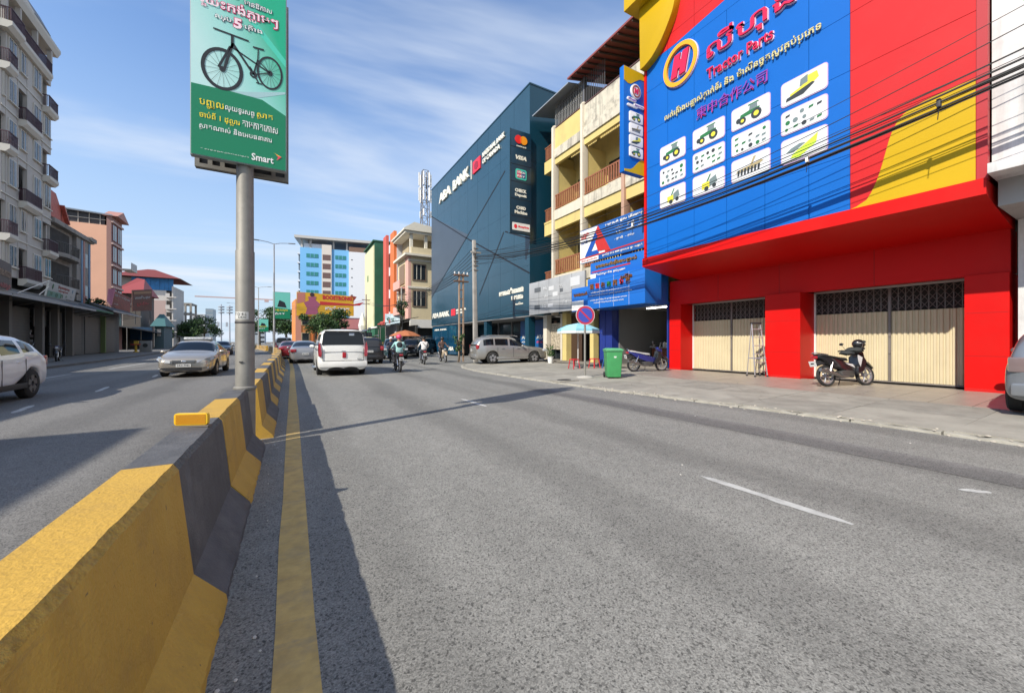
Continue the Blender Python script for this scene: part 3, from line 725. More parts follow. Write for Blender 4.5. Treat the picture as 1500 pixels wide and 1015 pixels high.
sg('柬中合作公司', 8.47, 6.17, 9.12, 9.50, PURP, .0, .008)
sg('柬中合作公司', 8.50, 6.20, 9.10, 9.49, LRED, -.008, .004, off=.012)
mb = MB()
def ell_ring(cx, cz, rx, rz_, w, d0, d1, M, n=40):
    mb = MB(); P = lambda r, t, d: M @ Vector((cx+(rx-r)*math.cos(t), cz+(rz_-r)*math.sin(t), d))
    for k in range(n):
        a, b = 2*math.pi*k/n, 2*math.pi*(k+1)/n
        mb.quad(P(0,a,d1), P(0,b,d1), P(w,b,d1), P(w,a,d1)); mb.quad(P(0,a,d0), P(0,b,d0), P(0,b,d1), P(0,a,d1)); mb.quad(P(w,a,d0), P(w,b,d0), P(w,b,d1), P(w,a,d1))
    return mb
ell_ring(-9.14, 11.47, .70, .75, .14, 0, .10, SM).build('logo_ring', mat('logo_orange', hexlin(240,165,30), .35), rb, weld=True)
ell_ring(-9.14, 11.47, .72, .77, .03, 0, .07, SM).build('logo_ring_edge', LWH, rb, weld=True)
word('H', SM, -9.52, -8.76, 11.08, 11.86, LRED, rb, .12, .05, 2, .25, .05)
word('H', SM, -9.54, -8.74, 11.05, 11.88, LWH, rb, .14, .02, 2, .25, .02, name='letter_backing')
# picture cards
CARD = mat('card_white', (.64,.65,.66), .35); CARDE = mat('card_edge', hexlin(190,165,200), .4)
AGR = mat('print_green', hexlin(40,110,60), .4); AYL = mat('print_yellow', hexlin(215,205,60), .4); ABK = mat('print_dark', hexlin(50,55,55), .4); AGY = mat('print_grey', hexlin(110,125,125), .4); ALM = mat('print_lime', hexlin(190,225,60), .4); ATN = mat('print_tan', hexlin(165,150,110), .4)
cols = [(10.03, 8.97), (8.64, 7.52), (7.26, 6.14), (5.81, 4.73)]
rows = [(8.13, 8.78), (7.32, 7.95), (6.48, 7.14)]
def artwork(kind, card, cx, cz, w, h):
    def P(pts, m, name, d=.036):
        slab([(cx+u*w, cz+v*h) for u, v in pts], SM, d-.003, d).build(name, m, card)
    def D(u, v, r, m, name, d=.037): 
        slab([(cx+u*w+r*h*math.cos(t*math.pi/6), cz+v*h+r*h*math.sin(t*math.pi/6)) for t in range(12)], SM, d-.003, d).build(name, m, card)
    if kind in ('tractor', 'tractor2'):
        body = AGR if kind == 'tractor' else AYL
        P([(-.28,-.08),(.24,-.05),(.26,.12),(.02,.14),(-.25,.08)], AGR, 'print_body'); P([(-.02,.12),(.2,.12),(.19,.36),(0,.36)], AGY, 'print_cab', .0375); P([(-.05,.36),(.24,.36),(.22,.41),(-.04,.41)], AGR, 'print_roof', .038)
        D(.17,-.15,.24,ABK,'print_tyre',.039); D(.17,-.15,.12,body if kind=='tractor2' else AYL,'print_hub',.041); D(-.2,-.22,.17,ABK,'print_tyre',.039); D(-.2,-.22,.08,AYL,'print_hub',.041); D(-.31,-.15,.12,ABK,'print_tyre',.0385)
    elif kind == 'combine':
        P([(-.3,-.25),(.1,-.15),(.34,.1),(.3,.38),(.05,.36),(-.02,.05),(-.3,-.1)], AYL, 'print_body'); P([(-.08,.05),(.1,.1),(.1,.42),(-.06,.34)], AGY, 'print_cab', .0375); P([(-.4,-.35),(.0,-.32),(.25,-.05),(.2,.02),(-.38,-.22)], ABK, 'print_track', .038)
    elif kind == 'plough':
        P([(-.38,-.12),(.1,-.12),(.36,.05),(.3,.12),(-.34,-.02)], ATN, 'print_frame')
        for k in range(7): P([(-.34+.09*k,-.3),(-.29+.09*k,-.3),(-.27+.09*k,-.02),(-.33+.09*k,-.02)], ABK, 'print_tine', .038)
        P([(.0,.0),(.05,.0),(.16,.4),(.1,.4)], ATN, 'print_arm', .038)
    elif kind == 'sprayer':
        P([(-.2,-.3),(.05,-.3),(.1,.05),(-.2,.02)], AYL, 'print_body'); P([(.05,-.25),(.3,-.1),(.25,.25),(.05,.1)], AGY, 'print_tank', .038); D(-.05,-.3,.12,ABK,'print_tyre',.039); D(.2,-.25,.11,ABK,'print_tyre',.039); P([(-.05,.05),(.0,.05),(.1,.38),(.06,.38)], AGR, 'print_arm', .0385)
    elif kind == 'blade':
        P([(-.30,-.36),(-.08,-.40),(.28,-.05),(.32,.34),(.2,.22),(-.22,-.18)], ALM, 'print_blade'); P([(-.40,-.08),(-.22,-.12),(.05,.12),(-.08,.16),(-.28,.06)], AGY, 'print_arm', .038)
    else:
        r_ = random.Random(kind)
        for i in range(5):
            for j in range(3):
                if r_.random() < .12: continue
                u = -.36+.18*i+r_.uniform(-.03, .03); v = -.3+.28*j+r_.uniform(-.03, .03)
                m = r_.choice([ABK, AGY, AGR, AGY, AGR])
                if r_.random() < .6: D(u, v, r_.uniform(.06, .11), m, 'print_part')
                else: P([(u-.05, v-.06), (u+.05, v-.03), (u+.06, v+.06), (u-.04, v+.04)], m, 'print_part')
arts = [['tractor', 'parts1', 'sprayer'], ['tractor2', 'parts2', 'sprayer'], ['tractor', 'parts3', 'plough'], ['combine', 'parts4', 'blade']]
for i, (ya, yb) in enumerate(cols):
    for j, (za, zb) in enumerate(rows):
        slab(round_rect(-ya-.025, -yb+.025, za-.025, zb+.025, .09), SM, .002, .02).build('card_border', CARDE, rb)
        c = slab(round_rect(-ya, -yb, za, zb, .08), SM, .0, .03).build('picture_card', CARD, rb)
        artwork(arts[i][j], c, -(ya+yb)/2, (za+zb)/2, ya-yb, zb-za)
# projecting vertical sign at the left corner (box seen on its end face)
vs = thing('projecting_sign', 'tall narrow blue sign box with yellow ends, round logo and four machine pictures', 'sign', (11.7, 10.9, 8.0))
VY = 10.815; VM = face_cam(VY); vx = lambda u: 11.14+u*1.16
MB().box(11.14, 12.28, VY, VY+.21, 8.0, 12.1).build('sign_box', BLUEP, vs, bevel=.008)
slab([(vx(.015), 12.08), (vx(.99), 12.08), (vx(.99), 11.83), (vx(.75), 11.80), (vx(.55), 11.66), (vx(.35), 11.50), (vx(.2), 11.46), (vx(.015), 11.54)], VM, -.002, .012).build('yellow_corner', YELP, vs)
slab([(vx(.03), 8.02), (vx(.99), 8.02), (vx(.99), 8.63), (vx(.8), 8.62), (vx(.6), 8.42), (vx(.45), 8.24), (vx(.3), 8.14), (vx(.03), 8.10)], VM, -.002, .012).build('yellow_corner', YELP, vs)
slab(disc_pts(vx(.53), 11.22, .27, .29, 24), VM, 0, .07).build('logo_disc', WHITE, vs, bevel=.01)
ell_ring(vx(.53), 11.22, .22, .24, .05, .06, .085, VM, 28).build('logo_ring', mat('logo_brown', hexlin(150,75,50), .4), vs)
word('H', VM, vx(.43), vx(.63), 11.12, 11.33, LRED, vs, .1, .01, 2, .1, .08)
for (u0, u1, z, h, c) in ((.14, .55, 10.86, .13, 'white'), (.45, .93, 10.70, .12, 'white'), (.14, .62, 10.62, .10, 'white')):
    slab(round_rect(vx(u0), vx(u1), z-h/2, z+h/2, .05), VM, 0, .05).build('name_plate', WHITE, vs, bevel=.005)
word('លីហុង', VM, vx(.18), vx(.52), 10.81, 10.91, PURP, vs, .03, .004, 2, 0, .052); word('Tractor Parts', VM, vx(.47), vx(.90), 10.67, 10.73, PURP, vs, .02, .004, 2, 0, .052)
keepSM = SM; SM = VM
for k in range(4):
    z0 = 10.0-.455*k
    c = slab(round_rect(vx(.24), vx(.86), z0, z0+.40, .05), VM, 0, .06).build('picture_card', WHITE, vs, bevel=.006)
    slab_k = ['tractor', 'plough', 'combine', 'tractor'][k]
    _v = VM.copy(); SM = VM @ Matrix.Translation((0, 0, .028)); artwork(slab_k, c, vx(.55), z0+.2, .72, .40)
SM = keepSM

# ---------------------------------------------------------------- white building at the right edge of the view
wb = thing('white_building', 'plain stained white building at the right edge beside the red shop', 'building', (14.6, -3, .2))
WST = mat('white_stained', (.62,.61,.60), .8, var=.06, vs=1, dirt=.55, dirtcol=(.30,.29,.28), ds=.7, streak=.55)
MB().box(12.5, 24, -10, 2.0, 4.95, 17).build('upper_wall', WST, wb)
MB().box(12.0, 24, -10, 1.98, 4.74, 4.94).build('ledge', WST, wb, bevel=.01)
MB().box(12.7, 24, -10, 1.95, 4.2, 4.738).build('ledge_beam', mat('grey_render', (.36,.36,.35), .85, dirt=.4, ds=1), wb)
MB().box(14.45, 15.2, 1.45, 1.93, .15, 4.198).build('corner_pillar', WST, wb)
MB().box(16.0, 24, -10, 1.44, .15, 4.198).build('ground_wall', mat('grey_shop_wall', (.30,.29,.28), .8, dirt=.4), wb)
for y0 in (-2.2, -6.5):
    MB().box(12.46, 12.498, y0, y0+1.9, 7.0, 10.5).build('window', mat('dark_glass', (.02,.025,.03), .08, spec=.9), wb)
MB().box(12.46, 12.499, .2, 1.3, 5.5, 7.6).build('recess_panel', mat('shade_render', (.30,.30,.33), .8), wb)

# ---------------------------------------------------------------- yellow shophouses
yb = thing('yellow_shophouse', 'four storey pale yellow shophouse with weathered balconies and brown railings', 'building', (14.6, 16.5, .2))
YW = mat('pale_yellow_render', (.60,.48,.18), .85, var=.06, vs=1, dirt=.45, dirtcol=(.34,.28,.15), ds=.7, streak=.25)
YWS = mat('stained_band', (.56,.52,.42), .88, var=.12, vs=2, dirt=.9, dirtcol=(.10,.095,.085), ds=1.9, streak=.8)
COLM = mat('column_cream', (.60,.55,.45), .8, dirt=.4, dirtcol=(.35,.30,.24), ds=1.0, streak=.3)
PINKC = mat('column_pink', (.46,.29,.21), .8, dirt=.4, dirtcol=(.3,.2,.15), ds=1)
RAIL = mat('rail_brown', (.26,.095,.045), .6, var=.15, vs=8)
DOORB = mat('door_brown', (.055,.03,.018), .5)
MB().box(16.3, 26, 11.5, 21.5, 3.2, 16.5).build('core', YW, yb)
zsl = [5.62, 9.75, 13.30]
for z in (5.15, 9.35):
    MB().box(14.72, 16.3, 11.5, 21.45, z-.12, z).build('ceiling_slab', YW, yb)
for (y0, y1) in ((11.5, 14.02), (14.22, 17.22), (17.42, 20.05)):
    for k, z in enumerate((4.75, 8.9)):
        MB().box(14.62, 14.8, y0, y1, z-.35, z+.25).build('fascia', YW, yb)
        MB().box(14.55, 14.8, y0, y1, z+.252, z+.85).build('fascia_band', YWS if y1 < 18 else COLM, yb)
        z0 = z+.95
        MB().box(14.60, 14.66, y0, y1, z0+.82, z0+.90).build('handrail', RAIL, yb)
        MB().box(14.60, 14.66, y0, y1, z0, z0+.05).build('bottom_rail', RAIL, yb)
        n = int((y1-y0)/.185); p = (y1-y0)/n; bo = None
        for i in range(n):
            if bo is None:
                bo = MB().box(-.025, .025, -.045, .045, 0, .765).build('baluster', RAIL, yb); bo.location = (14.63, y0+p*(i+.5), z0+.052)
            else:
                c = bo.copy(); COL.objects.link(c); c.location = (14.63, y0+p*(i+.5), z0+.052)
    for z in (5.7, 9.85):
        MB().box(16.24, 16.3, y0+.35, y0+1.25, z, z+2.3).build('balcony_door', DOORB, yb)
        w = MB().box(16.24, 16.3, y1-1.2, y1-.3, z+.9, z+2.1).build('window', mat('dark_glass', (.02,.025,.03), .08, spec=.9), yb)
        MB().box(16.20, 16.24, y1-1.24, y1-.26, z+.84, z+.90).build('sill', COLM, w)
    # top parapet
    MB().box(14.62, 14.8, y0, y1, 13.66, 14.98).build('parapet', YWS if y1 < 17.3 else YW, yb)
    MB().box(14.54, 14.8, y0, y1, 13.10, 13.655).build('parapet_band', YWS, yb)
    MB().box(14.62, 14.8, y0, y1, 12.72, 13.098).build('fascia', YW, yb)
    MB().box(14.64, 14.70, y0, y1, 15.06, 15.12).build('handrail', mat('dark_rail', (.10,.05,.05), .6), yb)
for y, m in ((14.02, PINKC), (17.22, COLM), (20.05, COLM)):
    MB().box(14.46, 14.9, y, y+.2, 3.1, 15.1).build('column', m, yb, bevel=.012)
    MB().sph((14.68, y+.1, 15.12), (.2, .14, .12), 10, 6).build('column_cap', COLM, yb, smooth=60)
MB().box(14.72, 16.3, 14.04, 14.2, 5.15, 12.7).build('party_wall', YW, yb); MB().box(14.91, 16.3, 17.24, 17.4, 5.15, 12.7).build('party_wall', YW, yb); MB().box(14.91, 16.3, 20.07, 20.23, 5.15, 12.7).build('party_wall', YW, yb)
# narrow end bay towards the bank
for z in (4.6, 8.75, 12.9):
    MB().box(14.75, 16.3, 20.26, 21.45, z-.3, z+.5).build('end_band', YW, yb)
    n = 7
    for i in range(n): MB().box(14.79, 14.83, 20.32+i*.16, 20.40+i*.16, z+.6, z+1.4).build('baluster', RAIL, yb)
    MB().box(14.77, 14.85, 20.26, 21.45, z+1.4, z+1.46).build('handrail', RAIL, yb)
MB().box(15.3, 15.4, 20.3, 21.44, 5.2, 15.4).build('end_grille_wall', mat('louvre_dark', (.045,.045,.05), .7, var=.3, vs=30), yb)
# roof terrace cover and iron bars
ROOFM = mat('corrugated_red_roof', (.24,.055,.05), .6, metal=.1, dirt=.4)
mb = MB(); mb.prism([(13.9, 16.62), (13.9, 16.72), (21, 18.4), (21, 18.3)], lambda u, v, k: (u, 17.9 if k else 11.46, v)); mb.build('roof_sheet', ROOFM, yb)
mb = MB(); mb.prism([(14.0, 16.48), (14.0, 16.55), (21, 18.0), (21, 17.9)], lambda u, v, k: (u, 21.8 if k else 17.95, v)); mb.build('roof_sheet', mat('roof_grey_edge', (.25,.28,.32), .5), yb)
MB().box(14.6, 16.2, 11.5, 17.3, 15.0, 15.04) 
for i in range(14):
    y = 11.6+i*.46
    mb = MB(); mb.prism([(13.95, 16.52), (13.95, 16.61), (20, 18.0), (20, 17.9)], lambda u, v, k: (u, y+.05 if k else y, v)); mb.build('rafter', mat('dark_timber', (.05,.03,.025), .8), yb)
BAR = mat('pale_bar', (.42,.42,.40), .5, metal=.2)
for i in range(18): MB().box(14.66, 14.69, 17.5+i*.152, 17.522+i*.152, 15.13, 16.62).build('grille_bar', BAR, yb)
for i in range(11): MB().box(14.66, 14.69, 15.6+i*.15, 15.62+i*.15, 15.13, 16.7).build('grille_bar', mat('grey_bar', (.16,.16,.17), .5, metal=.3), yb)
MB().box(14.64, 14.72, 17.26, 17.4, 15.13, 16.7).build('grille_post', mat('grey_bar', (.16,.16,.17), .5, metal=.3), yb)
for z in (15.7, 16.25): MB().box(14.66, 14.70, 17.45, 20.2, z, z+.03).build('grille_rail', mat('grey_bar', (.16,.16,.17), .5, metal=.3), yb)
MB().box(14.95, 15.0, 17.42, 20.2, 15.0, 16.9).build('grille_backing', DARKIN, yb)
# ground floor: pilasters, shop interiors
TILEIN = mat('shop_floor', (.22,.20,.17), .35)
MB().box(14.65, 26, 11.5, 21.5, .10, .235).build('shop_floor', TILEIN, yb)
MB().box(14.9, 26, 11.5, 21.5, 3.15, 3.2).build('shop_ceiling', mat('ceiling_board', (.30,.30,.29), .8), yb)
MB().box(19.5, 19.6, 11.5, 15.0, .235, 3.15).build('shop_back_wall', mat('shop_wall_grey', (.16,.16,.15), .8), yb)
MB().box(17.0, 17.1, 15.9, 21.5, .235, 3.15).build('shop_back_wall', DARKIN, yb)
BLP = mat('pilaster_blue', (.012,.03,.20), .45)
MB().box(14.62, 15.1, 15.02, 15.5, .235, 3.15).build('pilaster', BLP, yb); MB().box(14.62, 15.1, 15.53, 15.95, .235, 3.15).build('pilaster', BLP, yb)
MB().box(14.60, 15.0, 11.50, 11.58, .235, 3.15).build('pilaster', BLP, yb)
MB().box(15.1, 19.5, 14.95, 15.02, .235, 3.15).build('shop_side_wall', mat('shop_wall_grey', (.16,.16,.15), .8), yb)
MB().box(14.62, 15.0, 16.45, 16.75, .235, 3.15).build('pilaster', YW, yb); MB().box(14.62, 15.0, 18.9, 19.3, .235, 3.15).build('pilaster', YW, yb); MB().box(14.62, 15.0, 19.35, 19.5, .235, 3.15).build('pilaster', COLM, yb)
MB().box(14.62, 15.0, 21.0, 21.4, .235, 3.15).build('pilaster', COLM, yb)
MB().box(15.0, 15.04, 17.9, 18.9, .235, 3.0).build('door_leaf', DOORB, yb); MB().box(14.9, 15.0, 19.6, 20.9, .9, 2.6).build('shop_poster_board', mat('poster_mixed', (.35,.30,.22), .6, var=.6, vs=8), yb)
TUBE = mat('tube_light', (1,.98,.92), .5, emit=6)
def tubelight(x, y, z, ln, lab, rz=0):
    t = thing('tube_light', lab, 'light', (x, y, z)); MB().box(x-.04, x+.04, y-ln/2-.04, y+ln/2+.04, z+.03, z+.07).build('fitting', WHITE, t); MB().tube([(x, y-ln/2, z), (x, y+ln/2, z)], .026, 8).build('tube', TUBE, t)
tubelight(17.2, 13.0, 2.78, 1.15, 'lit tube lamp hanging deep inside the blue shop'); tubelight(15.4, 12.8, 3.05, 1.2, 'lit tube lamp at the ceiling just inside the blue shopfront')
ct = thing('shop_counter', 'brown wooden counter inside the open blue shop', 'counter', (17.6, 13.2, .235)); WOODB = mat('counter_wood', (.17,.055,.025), .45, var=.2, vs=6)
MB().box(17.4, 17.9, 11.7, 14.8, .235, 1.05).build('front_panel', WOODB, ct); MB().box(17.32, 17.98, 11.65, 14.85, 1.052, 1.10).build('counter_top', mat('counter_top', (.3,.3,.29), .3), ct)
for y in (12.9, 14.0, 12.2):
    b_ = thing('carton', {12.9: 'orange brown carton on the shop counter', 14.0: 'pale paper box on the left end of the shop counter', 12.2: 'white paper box on the right end of the shop counter'}[y], 'box', (17.6, y, 1.1))
    w = .3 if y != 12.9 else .42
    MB().box(17.5, 17.8, y-w/2, y+w/2, 1.1, 1.1+(.42 if y == 12.9 else .26)).build('box_body', mat('carton_orange', (.35,.13,.04), .8) if y == 12.9 else WHITE, b_, bevel=.004); MB().box(17.499, 17.801, y-.03, y+.03, 1.1, 1.1+(.421 if y == 12.9 else .261)).build('tape', mat('tape_tan', (.4,.3,.18), .5), b_)
sh = thing('wall_shelf', 'dark framed shelf unit on the back wall of the open shop', 'shelf', (19.3, 13, .3))
for k in range(4): MB().box(19.1, 19.48, 11.8, 14.6, 1.2+.45*k, 1.23+.45*k).build('shelf_board', DOORB, sh)
for y in (11.8, 13.2, 14.6): MB().box(19.1, 19.48, y-.02, y+.02, .3, 2.6).build('shelf_upright', DOORB, sh)
# ---- shop signs on the yellow shophouse
def signbox(name, label, X, y0, y1, z0, z1, m, th=.12, edge=None, tilt=0):
    t = thing(name, label, 'sign', (X, (y0+y1)/2, z0)); MB().box(X, X+th, y0, y1, z0, z1).build('board', m, t, bevel=.006); return t
SBL = mat('sign_blue', (.012,.10,.36), .4, var=.05, vs=3); SBL2 = mat('sign_blue_bright', (.01,.13,.50), .4)
rng = random.Random(11)
WORDS = ['លក់គ្រឿងបន្លាស់', 'ម៉ាស៊ីនបូមទឹក', 'ក្រុមហ៊ុន', 'ទទួលជួសជុល', 'គ្រប់ប្រភេទ', 'សូមស្វាគមន៍', 'ហាងលក់ទំនិញ']
FM13 = face_road(13.3)
ah = signbox('triangle_shop_sign', 'blue and white shop sign with a big blue and red letter A triangle logo', 13.3, 11.62, 16.0, 5.50, 7.24, SBL)
slab([(-15.99, 5.74), (-13.9, 5.74), (-14.65, 7.2), (-15.99, 7.2)], FM13, .001, .006).build('white_field', WHITE, ah)
slab([(-15.99, 5.52), (-14.6, 5.52), (-14.6, 5.72), (-15.99, 5.72)], FM13, .001, .006).build('white_strip', WHITE, ah)
RLOGO = mat('logo_red', hexlin(185,45,40), .4); BLOGO = mat('logo_blue', hexlin(25,75,160), .4)
slab([(-15.99, 5.70), (-11.64, 5.80), (-11.64, 5.86), (-15.99, 5.76)], FM13, .006, .012).build('red_stripe', RLOGO, ah)
slab([(-15.6, 5.80), (-15.25, 5.80), (-14.45, 6.9), (-14.63, 7.18)], FM13, .007, .03).build('logo_leg', BLOGO, ah); slab([(-15.3, 5.80), (-14.55, 5.80), (-14.6, 6.0), (-15.1, 6.0)], FM13, .007, .026).build('logo_foot', BLOGO, ah)
slab([(-14.62, 7.2), (-14.78, 6.9), (-14.1, 5.82), (-13.75, 5.82)], FM13, .007, .034).build('logo_leg', RLOGO, ah); slab([(-14.75, 6.6), (-14.55, 6.7), (-14.15, 5.9), (-14.45, 5.9)], FM13, .007, .03).build('logo_leg', RLOGO, ah); slab([(-14.85, 6.5), (-14.7, 6.58), (-14.4, 5.95), (-14.6, 5.9)], FM13, .0071, .029).build('logo_leg', RLOGO, ah)
word('អាង', FM13, -15.9, -15.25, 6.75, 7.05, RLOGO, ah, .04, .004); word('ហេង', FM13, -15.9, -15.4, 6.5, 6.68, BLOGO, ah, .02, .004)
word('មានលក់ ជួល គ្រឿងចក្រ', FM13, -14.1, -11.75, 6.98, 7.16, WHITE, ah, .03, .003)
for j, (z, a) in enumerate(((6.72, 3), (6.46, 3), (6.18, 2))):
    for k in range(a): word('- '+WORDS[(j+k*2) % 7][:8], FM13, -13.5+k*.68+.03, -13.5+k*.68+.55, z, z+.13, WHITE, ah, .02, .002)
word('ទូរស័ព្ទ 012 888 ផ្ទះលេខ ផ្លូវ សង្កាត់', FM13, -14.3, -11.8, 5.58, 5.72, WHITE, ah, .02, .002)
word('គ្រឿងបន្លាស់ម៉ាស៊ីន', FM13, -15.9, -14.7, 5.56, 5.66, RLOGO, ah, .02, .002)
s2 = signbox('shop_strip_sign', 'long blue strip sign with a red stripe under the triangle shop sign', 13.4, 11.6, 15.3, 4.62, 5.42, SBL2); F2 = face_road(13.4)
slab([(-15.2, 4.92), (-12.6, 4.94), (-12.6, 5.0), (-15.2, 4.97)], F2, .001, .01).build('red_stripe', RLOGO, s2)
word('ហាងលក់គ្រឿងបន្លាស់', F2, -14.9, -12.2, 5.06, 5.3, mat('letter_brown', (.22,.12,.03), .5), s2, .03, .03); word('ម៉ាស៊ីនបូមទឹក គ្រប់ប្រភេទ', F2, -14.9, -12.9, 4.70, 4.86, WHITE, s2, .03, .004)
MB().box(13.385, 13.40, 14.9, 15.29, 4.63, 4.85).build('white_label', WHITE, s2)
s3 = thing('shop_awning_sign', 'deep blue box sign over the open shop with rows of small white writing', 'sign', (13.8, 13.3, 3.0)); F3 = face_road(13.1)
MB().box(13.1, 14.6, 11.5, 15.18, 3.05, 4.56).build('sign_box', SBL2, s3, bevel=.008)
for y in (12.4, 13.35, 14.3): MB().box(13.094, 13.099, y-.004, y+.004, 3.06, 4.55).build('joint', WHITE, s3)
L4 = mat('letter_copper', (.25,.10,.03), .35, metal=.4)
for k, ch in enumerate('គហងលកមន'): word(ch, F3, -14.95+k*.40, -14.72+k*.40, 4.02, 4.28, [L4, RLOGO, L4, mat('letter_green', (.03,.2,.06), .5)][k % 4], s3, .04, .03)
word('សៀង', F3, -12.9, -12.2, 4.28, 4.46, L4, s3, .03, .03)
for z, a, b in ((3.80, -14.9, -12.35), (3.66, -15.0, -12.2), (3.42, -14.95, -12.5), (3.28, -14.7, -12.7)): word('លក់គ្រឿងបន្លាស់ ម៉ាស៊ីនបូមទឹក ក្រុមហ៊ុន ទទួលជួសជុល គ្រប់ប្រភេទ', F3, a, b, z, z+.09, WHITE, s3, .01, .002, 1)
gs = signbox('grey_shop_sign', 'pale grey panelled shop sign with faded white pictures beside the bank', 13.6, 16.0, 21.55, 3.15, 5.22, mat('sign_grey', (.33,.34,.35), .5, var=.12, vs=1.5)); F4 = face_road(13.6)
for y in (17.1, 18.2, 19.3, 20.4): MB().box(13.594, 13.599, y-.006, y+.006, 3.16, 5.21).build('joint', SEAM, gs)
MB().box(13.594, 13.599, 16.01, 21.54, 4.17, 4.18).build('joint', SEAM, gs)
GW = mat('faded_white', (.55,.56,.57), .5); GD = mat('faded_dark', (.10,.11,.12), .5)
for (a, b, z, h, m) in ((20.9, 20.2, 4.55, .28, GD), (20.9, 20.3, 3.45, .28, GD), (19.3, 18.8, 4.5, .25, GW), (18.9, 18.4, 4.12, .25, GW), (19.4, 18.9, 3.5, .2, GW), (17.2, 16.4, 4.5, .5, GW), (18.2, 17.9, 4.3, .2, GD)):
    slab([(-a, z), (-b, z), (-b, z+h), (-a, z+h)], F4, .001, .012).build('faded_picture', m, gs)
for k, (a, z) in enumerate(((19.9, 4.6), (20.0, 3.5), (18.3, 4.55), (19.8, 4.1), (17.9, 3.6))): word(['២៤', 'LG', 'ម៉ូទ័រ', 'ភ្លើង', 'ទឹក'][k], F4, -a, -a+.4, z, z+.2, GW, gs, .03, .003)
s5 = signbox('small_blue_sign', 'small blue sign board half hidden behind the no parking sign', 13.45, 15.35, 16.9, 3.05, 4.3, SBL2)
word('ហាងលក់', face_road(13.45), -16.7, -15.6, 3.85, 4.05, L4, s5, .03, .02); MB().box(13.43, 13.449, 15.9, 16.88, 3.1, 3.6).build('white_label', WHITE, s5)
# ---------------------------------------------------------------- bank
BANK = mat('bank_petrol', (.018,.062,.098), .24, var=.05, vs=.5, dirt=.3, dirtcol=(.03,.09,.14), ds=.35, spec=.55)
BANK2 = mat('bank_grey', (.045,.060,.080), .3, var=.1, vs=.6)
BANKD = mat('bank_deep', (.006,.045,.075), .32)
BGLASS = mat('bank_glass', (.012,.08,.16), .05, spec=1, metal=.3)
GROOVE = mat('groove_dark', (.006,.01,.018), .7)
bk = thing('bank_building', 'windowless dark petrol blue bank building with diagonal grooves and white roof lettering', 'building', (18, 32, .1))
BM_ = face_road(14.0)
MB().box(14.03, 30, 22.13, 43.32, 3.2, 18.82).build('core', BANKD, bk)
# front cladding: polygons split along the diagonal grooves
Yp = lambda pts: [(-y, z) for y, z in pts]
def bp(pts, m, name='cladding_panel'): return slab(Yp(pts), BM_, -.03, 0).build(name, m, bk)
# vertical strips of cladding, each its own panel
ycuts = [22.12+2.12*i for i in range(11)]
for i in range(10):
    a, b = ycuts[i]+.010, ycuts[i+1]-.010
    z0 = 3.42-(3.42-3.20)*(i/10)
    for c, d in ((z0, 6.6), (6.61, 10.9), (10.91, 15.2), (15.21, 18.86)): bp([(a, c), (b, c), (b, d), (a, d)], BANK)
bp([(43.3, 15.8), (43.3, 6.6), (32.7, 11.2), (33.4, 11.1)][:3], BANK2, 'grey_facet').location.x -= .004
def groove(p, q, w=.11): 
    m = MB(); line2((-p[0], p[1]), (-q[0], q[1]), w, .009, m, BM_); i0 = len(m.v); line2((-p[0], p[1]), (-q[0], q[1]), w, .001, m, BM_); return m.build('groove', GROOVE, bk)
groove((43.3, 15.85), (33.08, 10.97)); groove((33.08, 10.97), (22.14, 6.05)); groove((25.6, 14.3), (33.08, 10.97), .13); groove((33.08, 10.97), (43.3, 6.45)); groove((25.8, 9.72), (30.2, 5.4), .14)
groove((25.6, 9.72), (22.14, 8.4), .10)
# right flank (towards the camera) panels
for i in range(4):
    x0 = 14.0+i*1.6
    for (c, d) in ((3.4, 8.4), (8.41, 13.6), (13.61, 18.86)): MB().box(x0+.004, x0+1.596, 22.10, 22.13, c, d).build('flank_panel', BANKD, bk)
MB().box(13.96, 30.05, 22.06, 43.36, 18.86, 18.95).build('roof_coping', BANK, bk)
BTX = mat('bank_letter_white', (.78,.76,.66), .4); BRED = mat('bank_red', hexlin(225,45,60), .35)
def bw(s, y0, y1, z0, z1, m=BTX, ext=.07, bold=.03, off=.08): return word(s, BM_, -y0, -y1, z0, z1, m, bk, bold, ext, 2, 0, off)
bw('ABA', 40.3, 36.9, 16.33, 17.32); bw('BANK', 36.2, 32.2, 16.33, 17.32)
MB().box(13.9, 13.98, 31.75, 31.83, 15.9, 17.6).build('divider_bar', BTX, bk)
bw('NATIONAL BANK', 29.4, 25.5, 16.85, 17.25, ext=.04); bw('OF CANADA', 29.4, 26.3, 16.28, 16.68, ext=.04)
slab(Yp([(31.4, 16.2), (29.9, 16.2), (29.9, 17.25), (31.4, 17.25)]), BM_, .0, .1).build('red_emblem', BRED, bk)
slab(Yp([(31.0, 16.5), (30.6, 16.35), (30.2, 16.5), (30.3, 16.95), (30.7, 17.1), (31.1, 16.9)]), BM_, .1, .12).build('emblem_shape', mat('emblem_dark', hexlin(150,20,40), .4), bk)
bw('ABA BANK', 42.9, 37.4, 4.02, 4.58, ext=.03, off=.04); slab(Yp([(36.9, 4.0), (35.8, 4.0), (35.8, 4.65), (36.9, 4.65)]), BM_, 0, .04).build('red_emblem', BRED, bk)
bw('NATIONAL BANK', 35.5, 33.1, 4.36, 4.56, ext=.02, off=.03); bw('OF CANADA', 35.5, 33.6, 4.08, 4.28, ext=.02, off=.03)
bw('ធនាគារជាតិកាណាដា', 26.5, 22.9, 4.9, 5.35, ext=.02, off=.03, bold=.04); bw('ធនាគារ', 24.6, 22.95, 4.42, 4.72, ext=.02, off=.03); bw('អេប៊ីអេ', 24.0, 22.95, 4.02, 4.2, ext=.02, off=.03)
